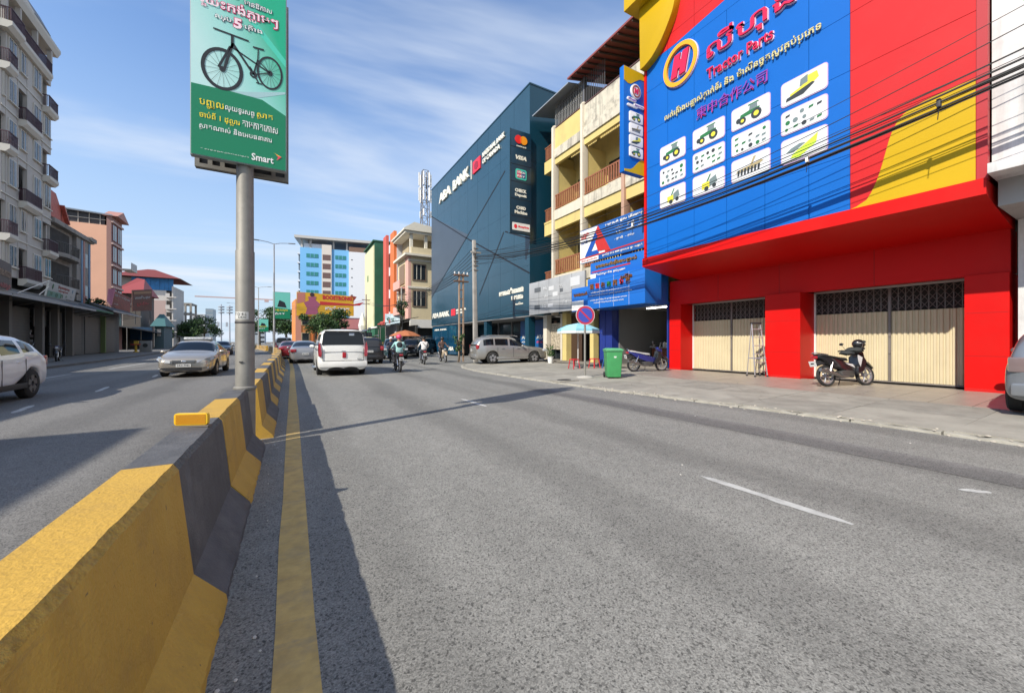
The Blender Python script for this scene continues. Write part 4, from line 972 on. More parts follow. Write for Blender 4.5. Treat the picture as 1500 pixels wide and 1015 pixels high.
# ground floor
MB().box(14.05, 30, 22.13, 43.3, 3.12, 3.2).build('soffit', mat('soffit_grey', (.22,.22,.22), .7), bk)
MB().box(16.6, 16.7, 22.2, 34.5, .1, 3.12).build('recessed_glass_wall', mat('dark_glass', (.02,.025,.03), .08, spec=.9), bk)
for y in (24.2, 26.6, 29.0, 31.5): MB().box(16.5, 16.6, y, y+.08, .1, 3.12).build('mullion', mat('mullion_grey', (.3,.3,.3), .4, metal=.4), bk)
for (y0, y1) in ((22.4, 23.9), (24.3, 26.0)):
    w = MB().box(15.6, 15.64, y0, y1, .15, 3.0).build('atm_screen', mat('bank_blue_panel', (.01,.10,.28), .3), bk)
    word('ABA', face_road(15.6), -y1+.2, -y0-.3, 1.6, 1.9, BTX, bk, .02, .004, 2, 0, .005); word('ATM 24H', face_road(15.6), -y1+.2, -y0-.5, 1.3, 1.45, BRED if y0 < 24 else BTX, bk, .02, .004, 2, 0, .005)
MB().box(14.1, 14.2, 35.6, 43.2, .12, 3.1).build('blue_glass_front', BGLASS, bk)
for y in (35.6, 38.1, 40.6, 43.1): MB().box(14.05, 14.1, y-.04, y+.04, .12, 3.1).build('mullion', BANKD, bk)
word('ABA BANK', face_road(14.1), -42.5, -38.5, 2.62, 2.8, BTX, bk, .03, .01, 2, 0, .012)
word('ABA', face_road(14.1), -38.0, -36.6, .5, .9, BTX, bk, .03, .01, 2, 0, .012)
for y in (22.4, 29, 35.3): MB().box(14.1, 14.6, y, y+.5, .1, 3.12).build('pier', BANKD, bk)
MB().box(16.65, 29, 34.5, 43.2, .1, 3.12).build('rear_ground_wall', BANKD, bk)
# vertical service sign
bs = thing('bank_service_sign', 'tall dark blue sign box with payment card marks standing out from the bank corner', 'sign', (13.2, 22.2, 8.5))
MB().box(12.36, 13.96, 21.88, 22.05, 8.52, 15.32).build('sign_box', mat('service_sign_blue', (.008,.035,.065), .35), bs, bevel=.02); B8 = face_cam(21.88)
MB().box(12.30, 12.36, 21.86, 22.07, 8.5, 15.34).build('edge_strip', BANK, bs)
for k in range(1, 6): MB().box(12.37, 13.95, 21.872, 21.878, 8.52+1.133*k-.02, 8.52+1.133*k+.02).build('row_joint', GROOVE, bs)
MB().box(13.96, 14.0, 21.9, 22.1, 9, 15).build('fixing_plate', BANKD, bs)
cxs = 13.17
slab(disc_pts(cxs-.19, 14.72, .28, .28, 24), B8, .0, .03).build('card_mark_red', mat('mark_red', hexlin(225,40,40), .4), bs); slab(disc_pts(cxs+.19, 14.72, .28, .28, 24), B8, .0, .036).build('card_mark_orange', mat('mark_orange', hexlin(240,150,30), .4), bs)
slab([(cxs-.04+.06*math.cos(R(t)), 14.72+.2*math.sin(R(t))) for t in range(0, 360, 30)], B8, 0, .04).build('card_mark_overlap', mat('mark_mix', hexlin(240,95,25), .4), bs)
word('mastercard', B8, cxs-.35, cxs+.38, 14.24, 14.36, BTX, bs, .02, .005, 2, 0, .01)
word('VISA', B8, cxs-.42, cxs+.42, 13.4, 13.68, BTX, bs, .06, .01, 2, .25, .01)
slab(round_rect(cxs-.42, cxs+.42, 12.1, 12.78, .12), B8, 0, .02).build('card_mark_back', mat('mark_teal', hexlin(60,190,170), .4), bs)
slab(round_rect(cxs-.33, cxs+.0, 12.2, 12.68, .08), B8, .02, .03).build('card_mark_pink', mat('mark_pink', hexlin(200,70,110), .4), bs); slab(round_rect(cxs+.03, cxs+.33, 12.2, 12.68, .08), B8, .02, .03).build('card_mark_blue', mat('mark_blue', hexlin(40,70,130), .4), bs)
for z in (12.50, 12.26): word('UNION' if z > 12.4 else 'PAY', B8, cxs-.3, cxs+.3, z, z+.13, BTX, bs, .03, .002, 2, 0, .032)
word('CHECK', B8, cxs-.46, cxs+.42, 11.25, 11.48, BTX, bs, .05, .01, 2, 0, .01); word('Deposit', B8, cxs-.46, cxs+.42, 10.92, 11.16, BTX, bs, .05, .01, 2, 0, .01)
word('CARD', B8, cxs-.36, cxs+.36, 10.12, 10.34, BTX, bs, .05, .01, 2, 0, .01); word('Machine', B8, cxs-.48, cxs+.48, 9.82, 10.04, BTX, bs, .05, .01, 2, 0, .01)
slab(round_rect(12.5, 13.85, 8.72, 9.22, .03), B8, 0, .02).build('white_plate', WHITE, bs)
word('MoneyGram', B8, 12.95, 13.78, 8.88, 9.06, BRED, bs, .04, .004, 2, 0, .024); slab(disc_pts(12.74, 8.97, .12, .14, 14), B8, .02, .028).build('red_dot', BRED, bs)
# ---------------------------------------------------------------- left side: tall balcony block
def lineM(A, ang, flip=False):
    """frame on a facade: local x runs away from the camera along the street, y is up, z comes out towards the road"""
    d = Vector((-math.sin(ang), math.cos(ang), 0)); n = d.cross(Vector((0,0,1)))
    M = Matrix((d, Vector((0,0,1)), n)).transposed().to_4x4(); M.translation = Vector((A[0], A[1], 0)); return M
TM = lineM((-19.3, 51.8), R(3.2)); SC = 1.4
def sb(mb, M, s0, s1, z0, z1, d0, d1, mi=0):
    P = [M @ Vector(p) for p in ((s0,z0,d0),(s1,z0,d0),(s1,z1,d0),(s0,z1,d0),(s0,z0,d1),(s1,z0,d1),(s1,z1,d1),(s0,z1,d1))]
    return mb.add(P, [(0,3,2,1),(4,5,6,7),(0,1,5,4),(1,2,6,5),(2,3,7,6),(3,0,4,7)], mi)
TW = mat('tower_grey_cream', (.46,.43,.39), .85, var=.06, vs=.6, dirt=.3, dirtcol=(.34,.32,.29), ds=.4)
TS = mat('tower_trim', (.56,.53,.47), .8)
PURR = mat('railing_plum', (.055,.018,.030), .5)
GLS = mat('dark_glass', (.02,.025,.03), .08, spec=.9); CURT = mat('curtain_grey', (.22,.24,.26), .7, var=.4, vs=6)
tw = thing('apartment_tower', 'tall pale grey apartment block with plum railed balconies and a sloping cornice', 'building', TM @ Vector((0, 0, .2)))
zs = lambda z: CAMH+(z-CAMH)*SC
E0, E1 = -5.75*SC, .12*SC
# body: slabs and wall strips leaving the balcony openings open
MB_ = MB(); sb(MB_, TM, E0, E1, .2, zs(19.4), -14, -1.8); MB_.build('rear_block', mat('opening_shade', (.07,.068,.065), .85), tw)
colsT = [(-5.75, -5.25), (-5.2, -4.02), (-3.95, -3.0), (-2.45, -1.15), (-1.1, .12)]
FL = [5.0, 7.2, 9.45, 11.95, 14.1, 16.35, 18.6]     # storey lines (in the drawing scale)
def wallp(s0, s1, z0, z1, name='wall', m=None, d=0, th=.25): return sb(MB(), TM, s0*SC, s1*SC, zs(z0), zs(z1), d-th, d).build(name, m or TW, tw)
def twin(s0, s1, z0, z1):
    f = sb(MB(), TM, (s0-.07)*SC, (s1+.07)*SC, zs(z0-.07), zs(z1+.07), .0, .07).build('window_frame', TS, tw)
    sb(MB(), TM, s0*SC, s1*SC, zs(z0), zs(z1), .071, .078).build('pane', GLS, f)
    w = (s1-s0)/2
    for k in range(2): sb(MB(), TM, (s0+w*k+.03)*SC, (s0+w*k+w*.45)*SC, zs(z0+.05), zs(z1-.04), .0785, .083).build('curtain', CURT, f)
    sb(MB(), TM, (s0+w-.02)*SC, (s0+w+.02)*SC, zs(z0), zs(z1), .0835, .10).build('mullion', TS, f)
    sb(MB(), TM, (s0-.12)*SC, (s1+.12)*SC, zs(z0-.13), zs(z0-.071), .0, .16).build('sill', TS, f)
def balcony(s0, s1, z, ac=False, deep=.5):
    # z = top of the slab; slab with chamfered nose, railing with bars, dark opening behind
    mb = MB(); q = [(-.0, -.55), (deep*.55, -.55), (deep, -.28), (deep, 0), (0, 0)]
    mb.prism(q, lambda u, v, k: TM @ Vector(((s1 if k else s0)*SC, zs(z)+v, u))); mb.build('balcony_slab', TS, tw)
    r = MB()
    sb(r, TM, s0*SC, s1*SC, zs(z)+.93, zs(z)+1.0, deep-.1, deep-.03); sb(r, TM, s0*SC, s1*SC, zs(z)+.05, zs(z)+.10, deep-.1, deep-.04)
    sb(r, TM, s0*SC, s0*SC+.05, zs(z)+.93, zs(z)+1.0, 0, deep-.1); sb(r, TM, s1*SC-.05, s1*SC, zs(z)+.93, zs(z)+1.0, 0, deep-.1)
    rl = r.build('railing', PURR, tw)
    n = int((s1-s0)*SC/.13); bars = MB()
    for i in range(n+1): sb(bars, TM, s0*SC+i*(s1-s0)*SC/n-.016, s0*SC+i*(s1-s0)*SC/n+.016, zs(z)+.10, zs(z)+.93, deep-.085, deep-.055)
    for i in range(1, 6):
        for e in (s0*SC+.02, s1*SC-.02): sb(bars, TM, e-.016, e+.016, zs(z)+.05, zs(z)+.93, i*deep/6-.016, i*deep/6+.016)
    tag(bars.build('railing_bars', PURR, rl), kind='stuff')
for k, z in enumerate(FL[:-1]):
    zt = FL[k+1]
    odd = k % 2
    # column groups alternate between window and balcony
    for ci, (s0, s1) in enumerate(colsT):
        bal = (ci in (0, 2) and not odd) if False else ((ci+k) % 2 == 0)
        if ci == 3: bal = False
        if ci == 2: bal = (k % 2 == 0)
        if ci == 1: bal = False
        if ci == 0: bal = (k % 2 == 1)
        if ci == 4: bal = (k % 2 == 1)
        hz = zt-z
        if bal:
            wallp(s0, s1, zt-.42, zt)                      # head
            balcony(s0-.05, s1+(.9 if ci == 2 else .35 if ci == 0 else .0), z)
        else:
            wallp(s0, s1, z, z+.55); wallp(s0, s1, zt-.42, zt); wallp(s0, s0+.18, z+.55, zt-.42); wallp(s1-.18, s1, z+.55, zt-.42)
            wallp(s0+.18, s1-.18, z+.55, zt-.42, d=-.06, th=.15)
            twin(s0+.24, s1-.24, z+.62, zt-.50)
    for a, b in zip([c[1] for c in colsT[:-1]], [c[0] for c in colsT[1:]]): wallp(a, b, z, zt, 'pier', d=.03)
    sb(MB(), TM, E0, E1, zs(zt)-.10, zs(zt), .031, .07).build('string_course', TS, tw)
for a in (E0, E1-.2): sb(MB(), TM, a, a+.2, zs(5.0), zs(18.6), -1.8, -.25).build('end_wall', TW, tw)
# top storey: recessed with continuous railing under the cornice
balcony(-4.3, -.6, 18.6, deep=.45); balcony(-5.75, -4.35, 18.6, deep=.6)
mb = MB(); mb.prism([(-2, .0), (.35, .0), (.55, .45), (.55, .7), (-2, 1.9), (-14, 1.9), (-14, 0)], lambda u, v, k: TM @ Vector(((E1+.25) if k else E0-.5, zs(20.25)+v, u))); mb.build('cornice', TS, tw)
mb = MB(); mb.prism([(-1.2, 1.4), (.2, 1.4), (-.5, 2.9), (-1.8, 3.2)], lambda u, v, k: TM @ Vector(((E1-.6) if k else E1-3.6, zs(20.25)+v, u))); mb.build('roof_dormer', mat('roof_grey', (.22,.23,.25), .7), tw)
for s in (-5.7, -4.32, -2.4, -.5): wallp(s, s+.16, 18.6, 20.25, 'top_post', d=.3, th=.3)
sb(MB(), TM, E0, E1, zs(18.6), zs(20.25), -3.0, -2.2).build('top_wall', TW, tw)
for z in (9.45+.9, 5.0+1.0):
    a = thing('air_conditioner', ('upper' if z > 8 else 'lower')+' white air conditioner unit in a balcony of the apartment tower', 'air conditioner', TM @ Vector((-3.4*SC, zs(z), -.8)))
    sb(MB(), TM, -3.7*SC, -3.0*SC, zs(z), zs(z)+.62, -.9, -.5).build('casing', WHITE, a, bevel=.03)
    mb = MB(); mb.prism(disc_pts(-3.45*SC, zs(z)+.31, .24, .24, 16), lambda u, v, k: TM @ Vector((u, v, -.46 if k else -.5))); mb.build('fan_grille', ABK, a)
# old block with curved balconies
ob = thing('old_shophouse', 'old stained grey building with rounded balconies between the tower and the salmon block', 'building', TM @ Vector((4.5, 0, .2)))
OW = mat('old_stained', (.25,.235,.215), .9, var=.15, vs=.8, dirt=.7, dirtcol=(.10,.095,.09), ds=.6, streak=.5)
sb(MB(), TM, .2*SC, 7.1*SC, .2, zs(9.3), -12, -.3).build('wall', OW, ob)
sb(MB(), TM, 4.3*SC, 7.1*SC, zs(4.5), zs(9.5), -.3, .0).build('bay_wall', OW, ob)
sb(MB(), TM, .1*SC, 7.3*SC, zs(9.3), zs(9.62), -.5, .25).build('cornice', OW, ob, bevel=.05)
sb(MB(), TM, 6.2*SC, 7.4*SC, zs(9.4), zs(9.7), -.5, .4).build('corner_cap', OW, ob)
for i, z in enumerate((5.2, 7.45)):
    mb = MB(); P = [(0.4*SC, 0), (.4*SC, .5), (1.2*SC, .95), (2.4*SC, .95), (3.2*SC, .95), (4.0*SC, .5), (4.0*SC, 0)]
    mb.prism(P, lambda u, v, k: TM @ Vector((u, zs(z)+(.0 if k else -.4), v-.3))); mb.build('balcony_slab', OW, ob, bevel=.03)
    mb = MB()
    for (p, q) in zip(P[:-1], P[1:]):
        for t in range(5):
            u = p[0]+(q[0]-p[0])*t/5; v = p[1]+(q[1]-p[1])*t/5; mb.tube([TM @ Vector((u, zs(z), v-.33)), TM @ Vector((u, zs(z)+.95, v-.33))], .018, 4)
        mb.tube([TM @ Vector((p[0], zs(z)+.97, p[1]-.33)), TM @ Vector((q[0], zs(z)+.97, q[1]-.33))], .03, 5)
    tag(mb.build('railing_bars', mat('iron_grey', (.09,.085,.08), .6), ob), kind='stuff')
    sb(MB(), TM, .7*SC, 3.7*SC, zs(z), zs(z)+2.3, -.3, -.28).build('balcony_opening', DARKIN, ob)
for s, m in ((5.1, mat('pipe_blue', (.12,.22,.34), .6)), (5.5, mat('pipe_pink', (.35,.18,.15), .7)), (6.6, mat('pipe_blue', (.12,.22,.34), .6))): sb(MB(), TM, s*SC, (s+.28)*SC, zs(4.3), zs(9.2), 0, .06).build('painted_strip', m, ob)
for z in (4.7, 7.2): sb(MB(), TM, 5.9*SC, 6.4*SC, zs(z), zs(z+1.1), 0, .03).build('window', GLS, ob)
# little red gabled roof room on top
rr = thing('rooftop_shed', 'small roof shed with a steep corrugated red gable beside the grey tower', 'shed', TM @ Vector((1.8, zs(9.6), 0)))
RRED = mat('gable_red', (.42,.10,.07), .6, var=.2, vs=3)
sb(MB(), TM, .2, 3.6, zs(9.5), zs(10.1), -4, -.6).build('wall', mat('shed_wall', (.35,.25,.22), .8), rr)
mb = MB(); mb.prism([(-.2, 0), (4.3, 0), (4.3, .12), (2.2, 2.4), (-.2, 2.5)], lambda u, v, k: TM @ Vector((u, zs(9.85)+v, -.3 if k else -.42))); mb.build('gable_front', RRED, rr)
mb = MB(); mb.prism([(3.0, 1.5), (3.15, 1.6), (4.5, .05), (4.35, -.05)], lambda u, v, k: TM @ Vector((u, zs(9.85)+v, 0 if k else -5))); mb.build('roof_slope', RRED, rr)
sb(MB(), TM, 3.2, 3.5, zs(9.5), zs(9.5)+1.8, -.6, -.3).build('post', RRED, rr)
# ---------------------------------------------------------------- salmon block (its broad flank faces the camera)
def lbox(mb, M, x0, x1, y0, y1, z0, z1): return mb.add([M @ Vector(p) for p in ((x0,y0,z0),(x1,y0,z0),(x1,y1,z0),(x0,y1,z0),(x0,y0,z1),(x1,y0,z1),(x1,y1,z1),(x0,y1,z1))], [(0,3,2,1),(4,5,6,7),(0,1,5,4),(1,2,6,5),(2,3,7,6),(3,0,4,7)])
def fbuild(x, t, yaw): 
    p = at(x, 500, t); return Matrix.Translation((p.x, p.y, 0)) @ Matrix.Rotation(yaw, 4, 'Z')
SALM = mat('salmon_render', (.78,.44,.30), .85, var=.05, vs=.4, dirt=.2, dirtcol=(.66,.38,.27), ds=.3)
sM = fbuild(156, 59, R(2))
sa = thing('salmon_apartment_block', 'tall narrow salmon pink block with a blank flank and red framed windows', 'building', sM.translation)
lbox(MB(), sM, -9, 0, 0, 5.0, .1, 19.2).build('wall', SALM, sa)
lbox(MB(), sM, -9, 0, -.02, .0, 0, 0) 
lbox(MB(), sM, -9, -.3, .4, 4.7, 19.2, 20.8).build('roof_terrace', mat('terrace_dark', (.05,.05,.055), .6), sa)
for k in range(8): lbox(MB(), sM, -9+1.17*k, -8.93+1.17*k, .3, .38, 19.2, 20.9).build('terrace_post', TS, sa)
lbox(MB(), sM, -9, -.2, .3, .37, 20.0, 20.08).build('terrace_rail', TS, sa)
mb = MB(); mb.prism([(-9.3, 21.4), (.6, 20.9), (.9, 20.7), (-9.3, 21.2)], lambda u, v, k: sM @ Vector((u, 5.3 if k else -.2, v))); mb.build('roof_sheet', mat('roof_steel_blue', (.22,.27,.33), .5), sa)
PINKW = mat('facade_pinkish', (.30,.17,.15), .8)
lbox(MB(), sM, .0, .5, 0, 5.0, .1, 20.7).build('front_bay', PINKW, sa)
mb = MB(); mb.prism([(-.3, 20.7), (5.3, 20.7), (2.5, 22.0)], lambda u, v, k: sM @ Vector((1.3 if k else -.4, u, v))); mb.build('gable', mat('gable_pink', (.40,.20,.16), .7), sa)
for k in range(5):
    z = 3.6+k*3.35
    for y in (.5, 2.8):
        f = lbox(MB(), sM, .5, .56, y, y+1.8, z, z+2.7).build('window_frame', mat('frame_maroon', (.12,.03,.03), .6), sa)
        lbox(MB(), sM, .561, .57, y+.15, y+1.65, z+.15, z+2.5).build('pane', GLS, f); lbox(MB(), sM, .571, .60, y+.85, y+.95, z+.15, z+2.5).build('mullion', TS, f)
    lbox(MB(), sM, .5, .75, 0, 5.0, z+2.75, z+3.0).build('floor_band', mat('pale_pink', (.5,.36,.32), .8), sa)
for z in (7.5, 13.2):
    lbox(MB(), sM, .5, 1.7, 5.0, 8.0, z, z+.25).build('side_balcony', TS, sa); lbox(MB(), sM, 1.6, 1.66, 5.0, 8.0, z+.25, z+1.3).build('balcony_rail', mat('rail_pale', (.4,.4,.4), .6), sa)
# ---------------------------------------------------------------- ground floor shops on the left, in shade
d372 = R(3.7)
SM2 = lineM((-14.7, 34.0), d372)
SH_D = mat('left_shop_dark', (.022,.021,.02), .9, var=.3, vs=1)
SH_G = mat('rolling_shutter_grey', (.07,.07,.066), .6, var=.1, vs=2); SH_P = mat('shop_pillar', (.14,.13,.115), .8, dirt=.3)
ls = thing('left_shop_row', 'shaded row of ground floor shops with grey rolling shutters below the apartment tower', 'building', SM2 @ Vector((6, .2, -2)))
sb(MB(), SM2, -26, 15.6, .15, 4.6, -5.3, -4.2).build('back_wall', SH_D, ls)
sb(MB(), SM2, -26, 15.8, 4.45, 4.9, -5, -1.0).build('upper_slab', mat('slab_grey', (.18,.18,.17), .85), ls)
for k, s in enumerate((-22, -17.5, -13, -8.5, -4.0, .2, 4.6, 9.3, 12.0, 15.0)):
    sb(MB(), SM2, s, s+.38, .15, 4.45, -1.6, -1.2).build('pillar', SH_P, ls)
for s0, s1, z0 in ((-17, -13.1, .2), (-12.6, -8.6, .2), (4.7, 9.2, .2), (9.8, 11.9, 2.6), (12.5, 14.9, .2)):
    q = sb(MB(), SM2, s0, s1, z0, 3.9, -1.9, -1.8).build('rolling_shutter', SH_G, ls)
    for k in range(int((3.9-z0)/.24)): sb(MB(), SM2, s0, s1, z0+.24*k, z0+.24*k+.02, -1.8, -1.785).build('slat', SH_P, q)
f = sb(MB(), SM2, -3.6, .1, .9, 3.9, -1.9, -1.86).build('shop_window', mat('shop_glass', (.10,.14,.16), .05, spec=1), ls)
for s in (-2.4, -1.2): sb(MB(), SM2, s, s+.06, .9, 3.9, -1.86, -1.82).build('mullion', SH_P, f)
for a, b, c, d in ((-3.4, -2.6, 1.1, 1.9), (-2.2, -1.4, 2.2, 2.9), (-1.0, -.2, 1.2, 2.2)): sb(MB(), SM2, a, b, c, d, -1.855, -1.84).build('display', mat('display_pale', (.25,.27,.26), .6, var=.5, vs=4), f)
# awnings
AWN = mat('awning_dark', (.06,.065,.07), .75); AWE = mat('awning_edge', (.28,.29,.30), .6); AWG = mat('awning_green', (.03,.12,.07), .7)
def awning(s0, s1, z, depth, label, me=AWE, d0=-1.6):
    t = thing('awning', label, 'awning', SM2 @ Vector(((s0+s1)/2, z, 0)))
    mb = MB(); mb.prism([(d0, z+.75), (.1, z), (.1, z-.05), (d0, z+.65)], lambda u, v, k: SM2 @ Vector((s1 if k else s0, v, u))); mb.build('sheet', AWN, t)
    sb(MB(), SM2, s0, s1, z-.14, z+.02, .101, .16).build('front_edge', me, t)
    n = int((s1-s0)/2.2)
    for i in range(n+1): MB().tube([SM2 @ Vector((s0+.1+i*(s1-s0-.2)/n, z-.5, d0)), SM2 @ Vector((s0+.1+i*(s1-s0-.2)/n, z-.04, .0))], .03, 5).build('strut', SH_P, t)
awning(-26, 1.0, 4.3, 2, 'long grey shop awning at the left edge of the view'); awning(1.1, 15.5, 4.3, 2, 'grey shop awning under the white banner on the left')
awning(15.6, 20.5, 4.35, 2, 'green edged awning beside the roof plants', AWG); awning(20.6, 32, 4.6, 2, 'pale edged awning under the slanted red signs')
lb = thing('left_low_building', 'low dark shuttered shop building beyond the green edged awning', 'building', SM2 @ Vector((24, .2, -3)))
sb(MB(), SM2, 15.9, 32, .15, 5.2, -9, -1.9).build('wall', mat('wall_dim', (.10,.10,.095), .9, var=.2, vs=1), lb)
for s0, s1 in ((16.2, 19.5), (20.5, 25), (25.5, 30)): 
    q = sb(MB(), SM2, s0, s1, .2, 3.9, -1.9, -1.85).build('rolling_shutter', SH_G, lb)
    for k in range(15): sb(MB(), SM2, s0, s1, .3+.24*k, .32+.24*k, -1.85, -1.835).build('slat', SH_P, q)
sb(MB(), SM2, 25.05, 25.4, .2, 4.2, -1.95, -1.5).build('pillar', mat('pillar_green', (.12,.16,.06), .8), lb)
# banners
def panel(name, label, px0, py0, px1, py1, px2, py2, px3, py3, t0, t1, m, cat='sign', th=.1):
    P = [at(px0, py0, t0), at(px1, py1, t1), at(px2, py2, t1), at(px3, py3, t0)]     # tl, tr, br, bl
    r = (P[1]-P[0]).normalized(); u = (P[0]-P[3]).normalized(); n = r.cross(u).normalized()
    T = thing(name, label, cat, (P[3]+P[2])/2); mb = MB(); mb.add(P+[p-n*th for p in P], [(0,1,2,3),(7,6,5,4),(0,4,5,1),(1,5,6,2),(2,6,7,3),(3,7,4,0)]); mb.build('board', m, T)
    w = (P[1]-P[0]).length; h = (P[0]-P[3]).length
    return T, plane_M(P[3]+n*.01, r, u), w, h, n
T, pm, w, h, n = panel('shop_banner', 'pale white and green shop banner leaning over the left awning', 73, 411, 112, 424, 108, 444, 67, 435, 30, 37, mat('banner_pale', (.36,.38,.38), .6))
slab([(.1, .1), (w-.1, .1), (w-.1, h*.42), (.1, h*.42)], pm, 0, .012).build('green_field', mat('banner_green', (.10,.24,.20), .6), T)
BRD = mat('banner_red', (.30,.05,.05), .6); BDG = mat('banner_dkgreen', (.03,.12,.06), .6)
word('គ្រឹះស្ថានវេជ្ជសាស្ត្រ', pm, w*.3, w*.72, h*.66, h*.9, BRD, T, .03, .004); word('ទទួលព្យាបាល', pm, w*.33, w*.68, h*.46, h*.6, BRD, T, .02, .004)
for k in range(5): word('តបកលម'[k], pm, w*(.08+.18*k), w*(.16+.18*k), h*.12, h*.36, BDG, T, .05, .004)
slab(disc_pts(w*.13, h*.72, h*.16, h*.16), pm, .0, .015).build('round_mark', BDG, T); slab(disc_pts(w*.86, h*.72, h*.14, h*.14), pm, .0, .015).build('round_mark', mat('banner_blue', (.1,.2,.3), .6), T)
for q in (0, 1): MB().tube([at(73, 411, 30), at(24, 430, 24)] if q == 0 else [at(72, 420, 30), at(57, 432, 28)], .03, 5).build('stay_rod', AWE, T)
T, pm, w, h, n = panel('brown_shop_sign', 'dark brown shop sign cut off by the left edge of the view', -14, 372, 17, 388, 17, 425, -14, 424, 21, 24, mat('sign_brown', (.055,.03,.022), .6, var=.3, vs=4))
word('ហាងកាហ្វេ', pm, w*.25, w*.95, h*.45, h*.75, mat('dull_gold', (.22,.13,.07), .6), T, .03, .004); word('សាឡន', pm, w*.4, w*.9, h*.12, h*.32, BRD, T, .03, .004)
# slanted red signs further on, pink end panel
T, pm, w, h, n = panel('slanted_red_sign', 'slanted dark red shop sign with a pink end panel above the awning', 166, 425, 192, 437, 190, 463, 163, 448, 44, 50, mat('sign_maroon', (.16,.035,.03), .6, var=.35, vs=3))
P = [at(158.5, 423, 43.5), at(168.5, 423, 44), at(163, 448, 44), at(156.5, 441, 43.5)]; MB().add(P+[p+Vector((.0,.12,0)) for p in P], [(0,1,2,3),(7,6,5,4),(0,4,5,1),(1,5,6,2),(2,6,7,3),(3,7,4,0)]).build('pink_end_panel', mat('end_pink', (.48,.20,.30), .6), T)
for k in range(3): word(WORDS[k], pm, w*.1, w*.92, h*(.12+.28*k), h*(.28+.28*k), [AWE, mat('dull_gold', (.22,.13,.07), .6), AWE][k], T, .02, .004, 1)
T, pm, w, h, n = panel('brown_board_sign', 'square brown and gold signboard on the pavement side of the left shops', 194, 425, 222.5, 424, 222.5, 455, 194, 456, 52, 56, mat('sign_brown2', (.085,.03,.022), .6, var=.3, vs=2))
slab([(w*.05, h*.8), (w*.95, h*.8), (w*.95, h*.92), (w*.05, h*.92)], pm, 0, .03).build('gold_band', mat('dull_gold', (.22,.13,.07), .6), T); word('ភោជនីយដ្ឋាន', pm, w*.1, w*.9, h*.52, h*.7, AWE, T, .03, .004, 1); word('ម្ហូបខ្មែរ', pm, w*.2, w*.8, h*.2, h*.4, BRD, T, .03, .004, 1)
for px in (198, 220): MB().tube([at(px, 456, 54), at(px, 475, 54)], .06, 6).build('sign_leg', AWN, T)
# ---------------------------------------------------------------- further left buildings
def simple_block(name, label, px0, px1, ptop, t, depth, wallm, yaw, floors=0, winw=.0, cols=0, roof=None, base=.1, winm=None, px_floor=None, front_extra=None):
    p0 = at(px0, ptop, t); q = at(px1, ptop, 1); q.z = 0; dx = Vector((math.cos(yaw), math.sin(yaw), 0))
    det = dx.x*(-q.y)+q.x*dx.y; w = (-(p0.x)*(-q.y)-q.x*p0.y)/det; w = abs(w); p1 = p0+dx*w
    M = Matrix.Translation((p0.x, p0.y, 0)) @ Matrix.Rotation(yaw, 4, 'Z'); ztop = p0.z
    T = thing(name, label, 'building', p0*0.5+p1*0.5-Vector((0,0,ptop and p0.z)))
    lbox(MB(), M, 0, w, 0, depth, base, ztop).build('wall', wallm, T)
    return T, M, w, ztop
WHT2 = mat('far_white_wall', (.56,.53,.50), .85, var=.05, vs=.3); PNK2 = mat('far_pink_brick', (.46,.34,.31), .9)
T, M, w, zt = simple_block('white_blue_house', 'white apartment house with a blue sheet storey and a low red hipped roof', 222, 254, 418, 105, 12, WHT2, R(0))
lbox(MB(), M, .2, w*.65, -.03, -.001, 4, zt-4).build('brick_patch', PNK2, T)
BS = mat('blue_sheet', (.02,.17,.42), .5, var=.25, vs=.9)
for k in range(9): lbox(MB(), M, -4+(w+4)/9*k+.02, -4+(w+4)/9*(k+1)-.02, -.12-(k % 2)*.05, .1, zt-1.2, zt+2.0).build('blue_sheet', BS, T)
mb = MB(); mb.add([M @ Vector(p) for p in ((-9, -2, zt+2), (w+2, -2, zt+2), (w+2, 13, zt+2), (-9, 13, zt+2), (-2, 5, zt+5), (w-5, 5, zt+5))], [(0,1,5,4),(1,2,5),(2,3,4,5),(3,0,4)]); mb.build('roof', mat('hip_red', (.18,.035,.03), .7), T)
lbox(MB(), M, -9, -4, .4, 12, .1, zt+1.9).build('rear_wing', mat('wing_grey', (.3,.28,.26), .9), T)
for k in range(4):
    z = zt-2.9-k*3.2
    lbox(MB(), M, w*.68, w*.93, -.05, -.002, z, z+2.1).build('balcony_opening', DARKIN, T); lbox(MB(), M, w*.66, w+.8, -.8, -.06, z-.3, z-.02).build('balcony_slab', WHT2, T); lbox(MB(), M, w*.66, w*.86, -.75, -.7, z-.02, z+.9).build('balcony_parapet', WHT2, T)
    lbox(MB(), M, w*.94, w, -.3, -.06, z, z+2.9).build('corner_column', WHT2, T)
T, M, w, zt = simple_block('red_roof_house', 'small house with a bright pinkish red gable roof behind the brown signboard', 180, 206, 430, 70, 8, mat('dim_wall', (.12,.11,.10), .9), 0)
mb = MB(); mb.add([M @ Vector(p) for p in ((-1.5, -1, zt), (w+.6, -1, zt), (w+.6, 9, zt+.1), (-1.5, 9, zt), (1.0, 3.5, zt+3.4), (w-.3, 3.5, zt+3.2))], [(0,1,5,4),(1,2,5),(2,3,4,5),(3,0,4)]); mb.build('roof', mat('roof_pinkred', (.30,.06,.06), .6), T)
for k in range(3): lbox(MB(), M, .4+k*1.2, 1.1+k*1.2, -.03, -.001, zt-2.4, zt-.8).build('window', GLS, T)
T, M, w, zt = simple_block('teal_gable_house', 'small house with a teal gable roof at the foot of the white apartment house', 226, 240, 478, 72, 6, mat('teal_wall', (.08,.13,.15), .8), 0)
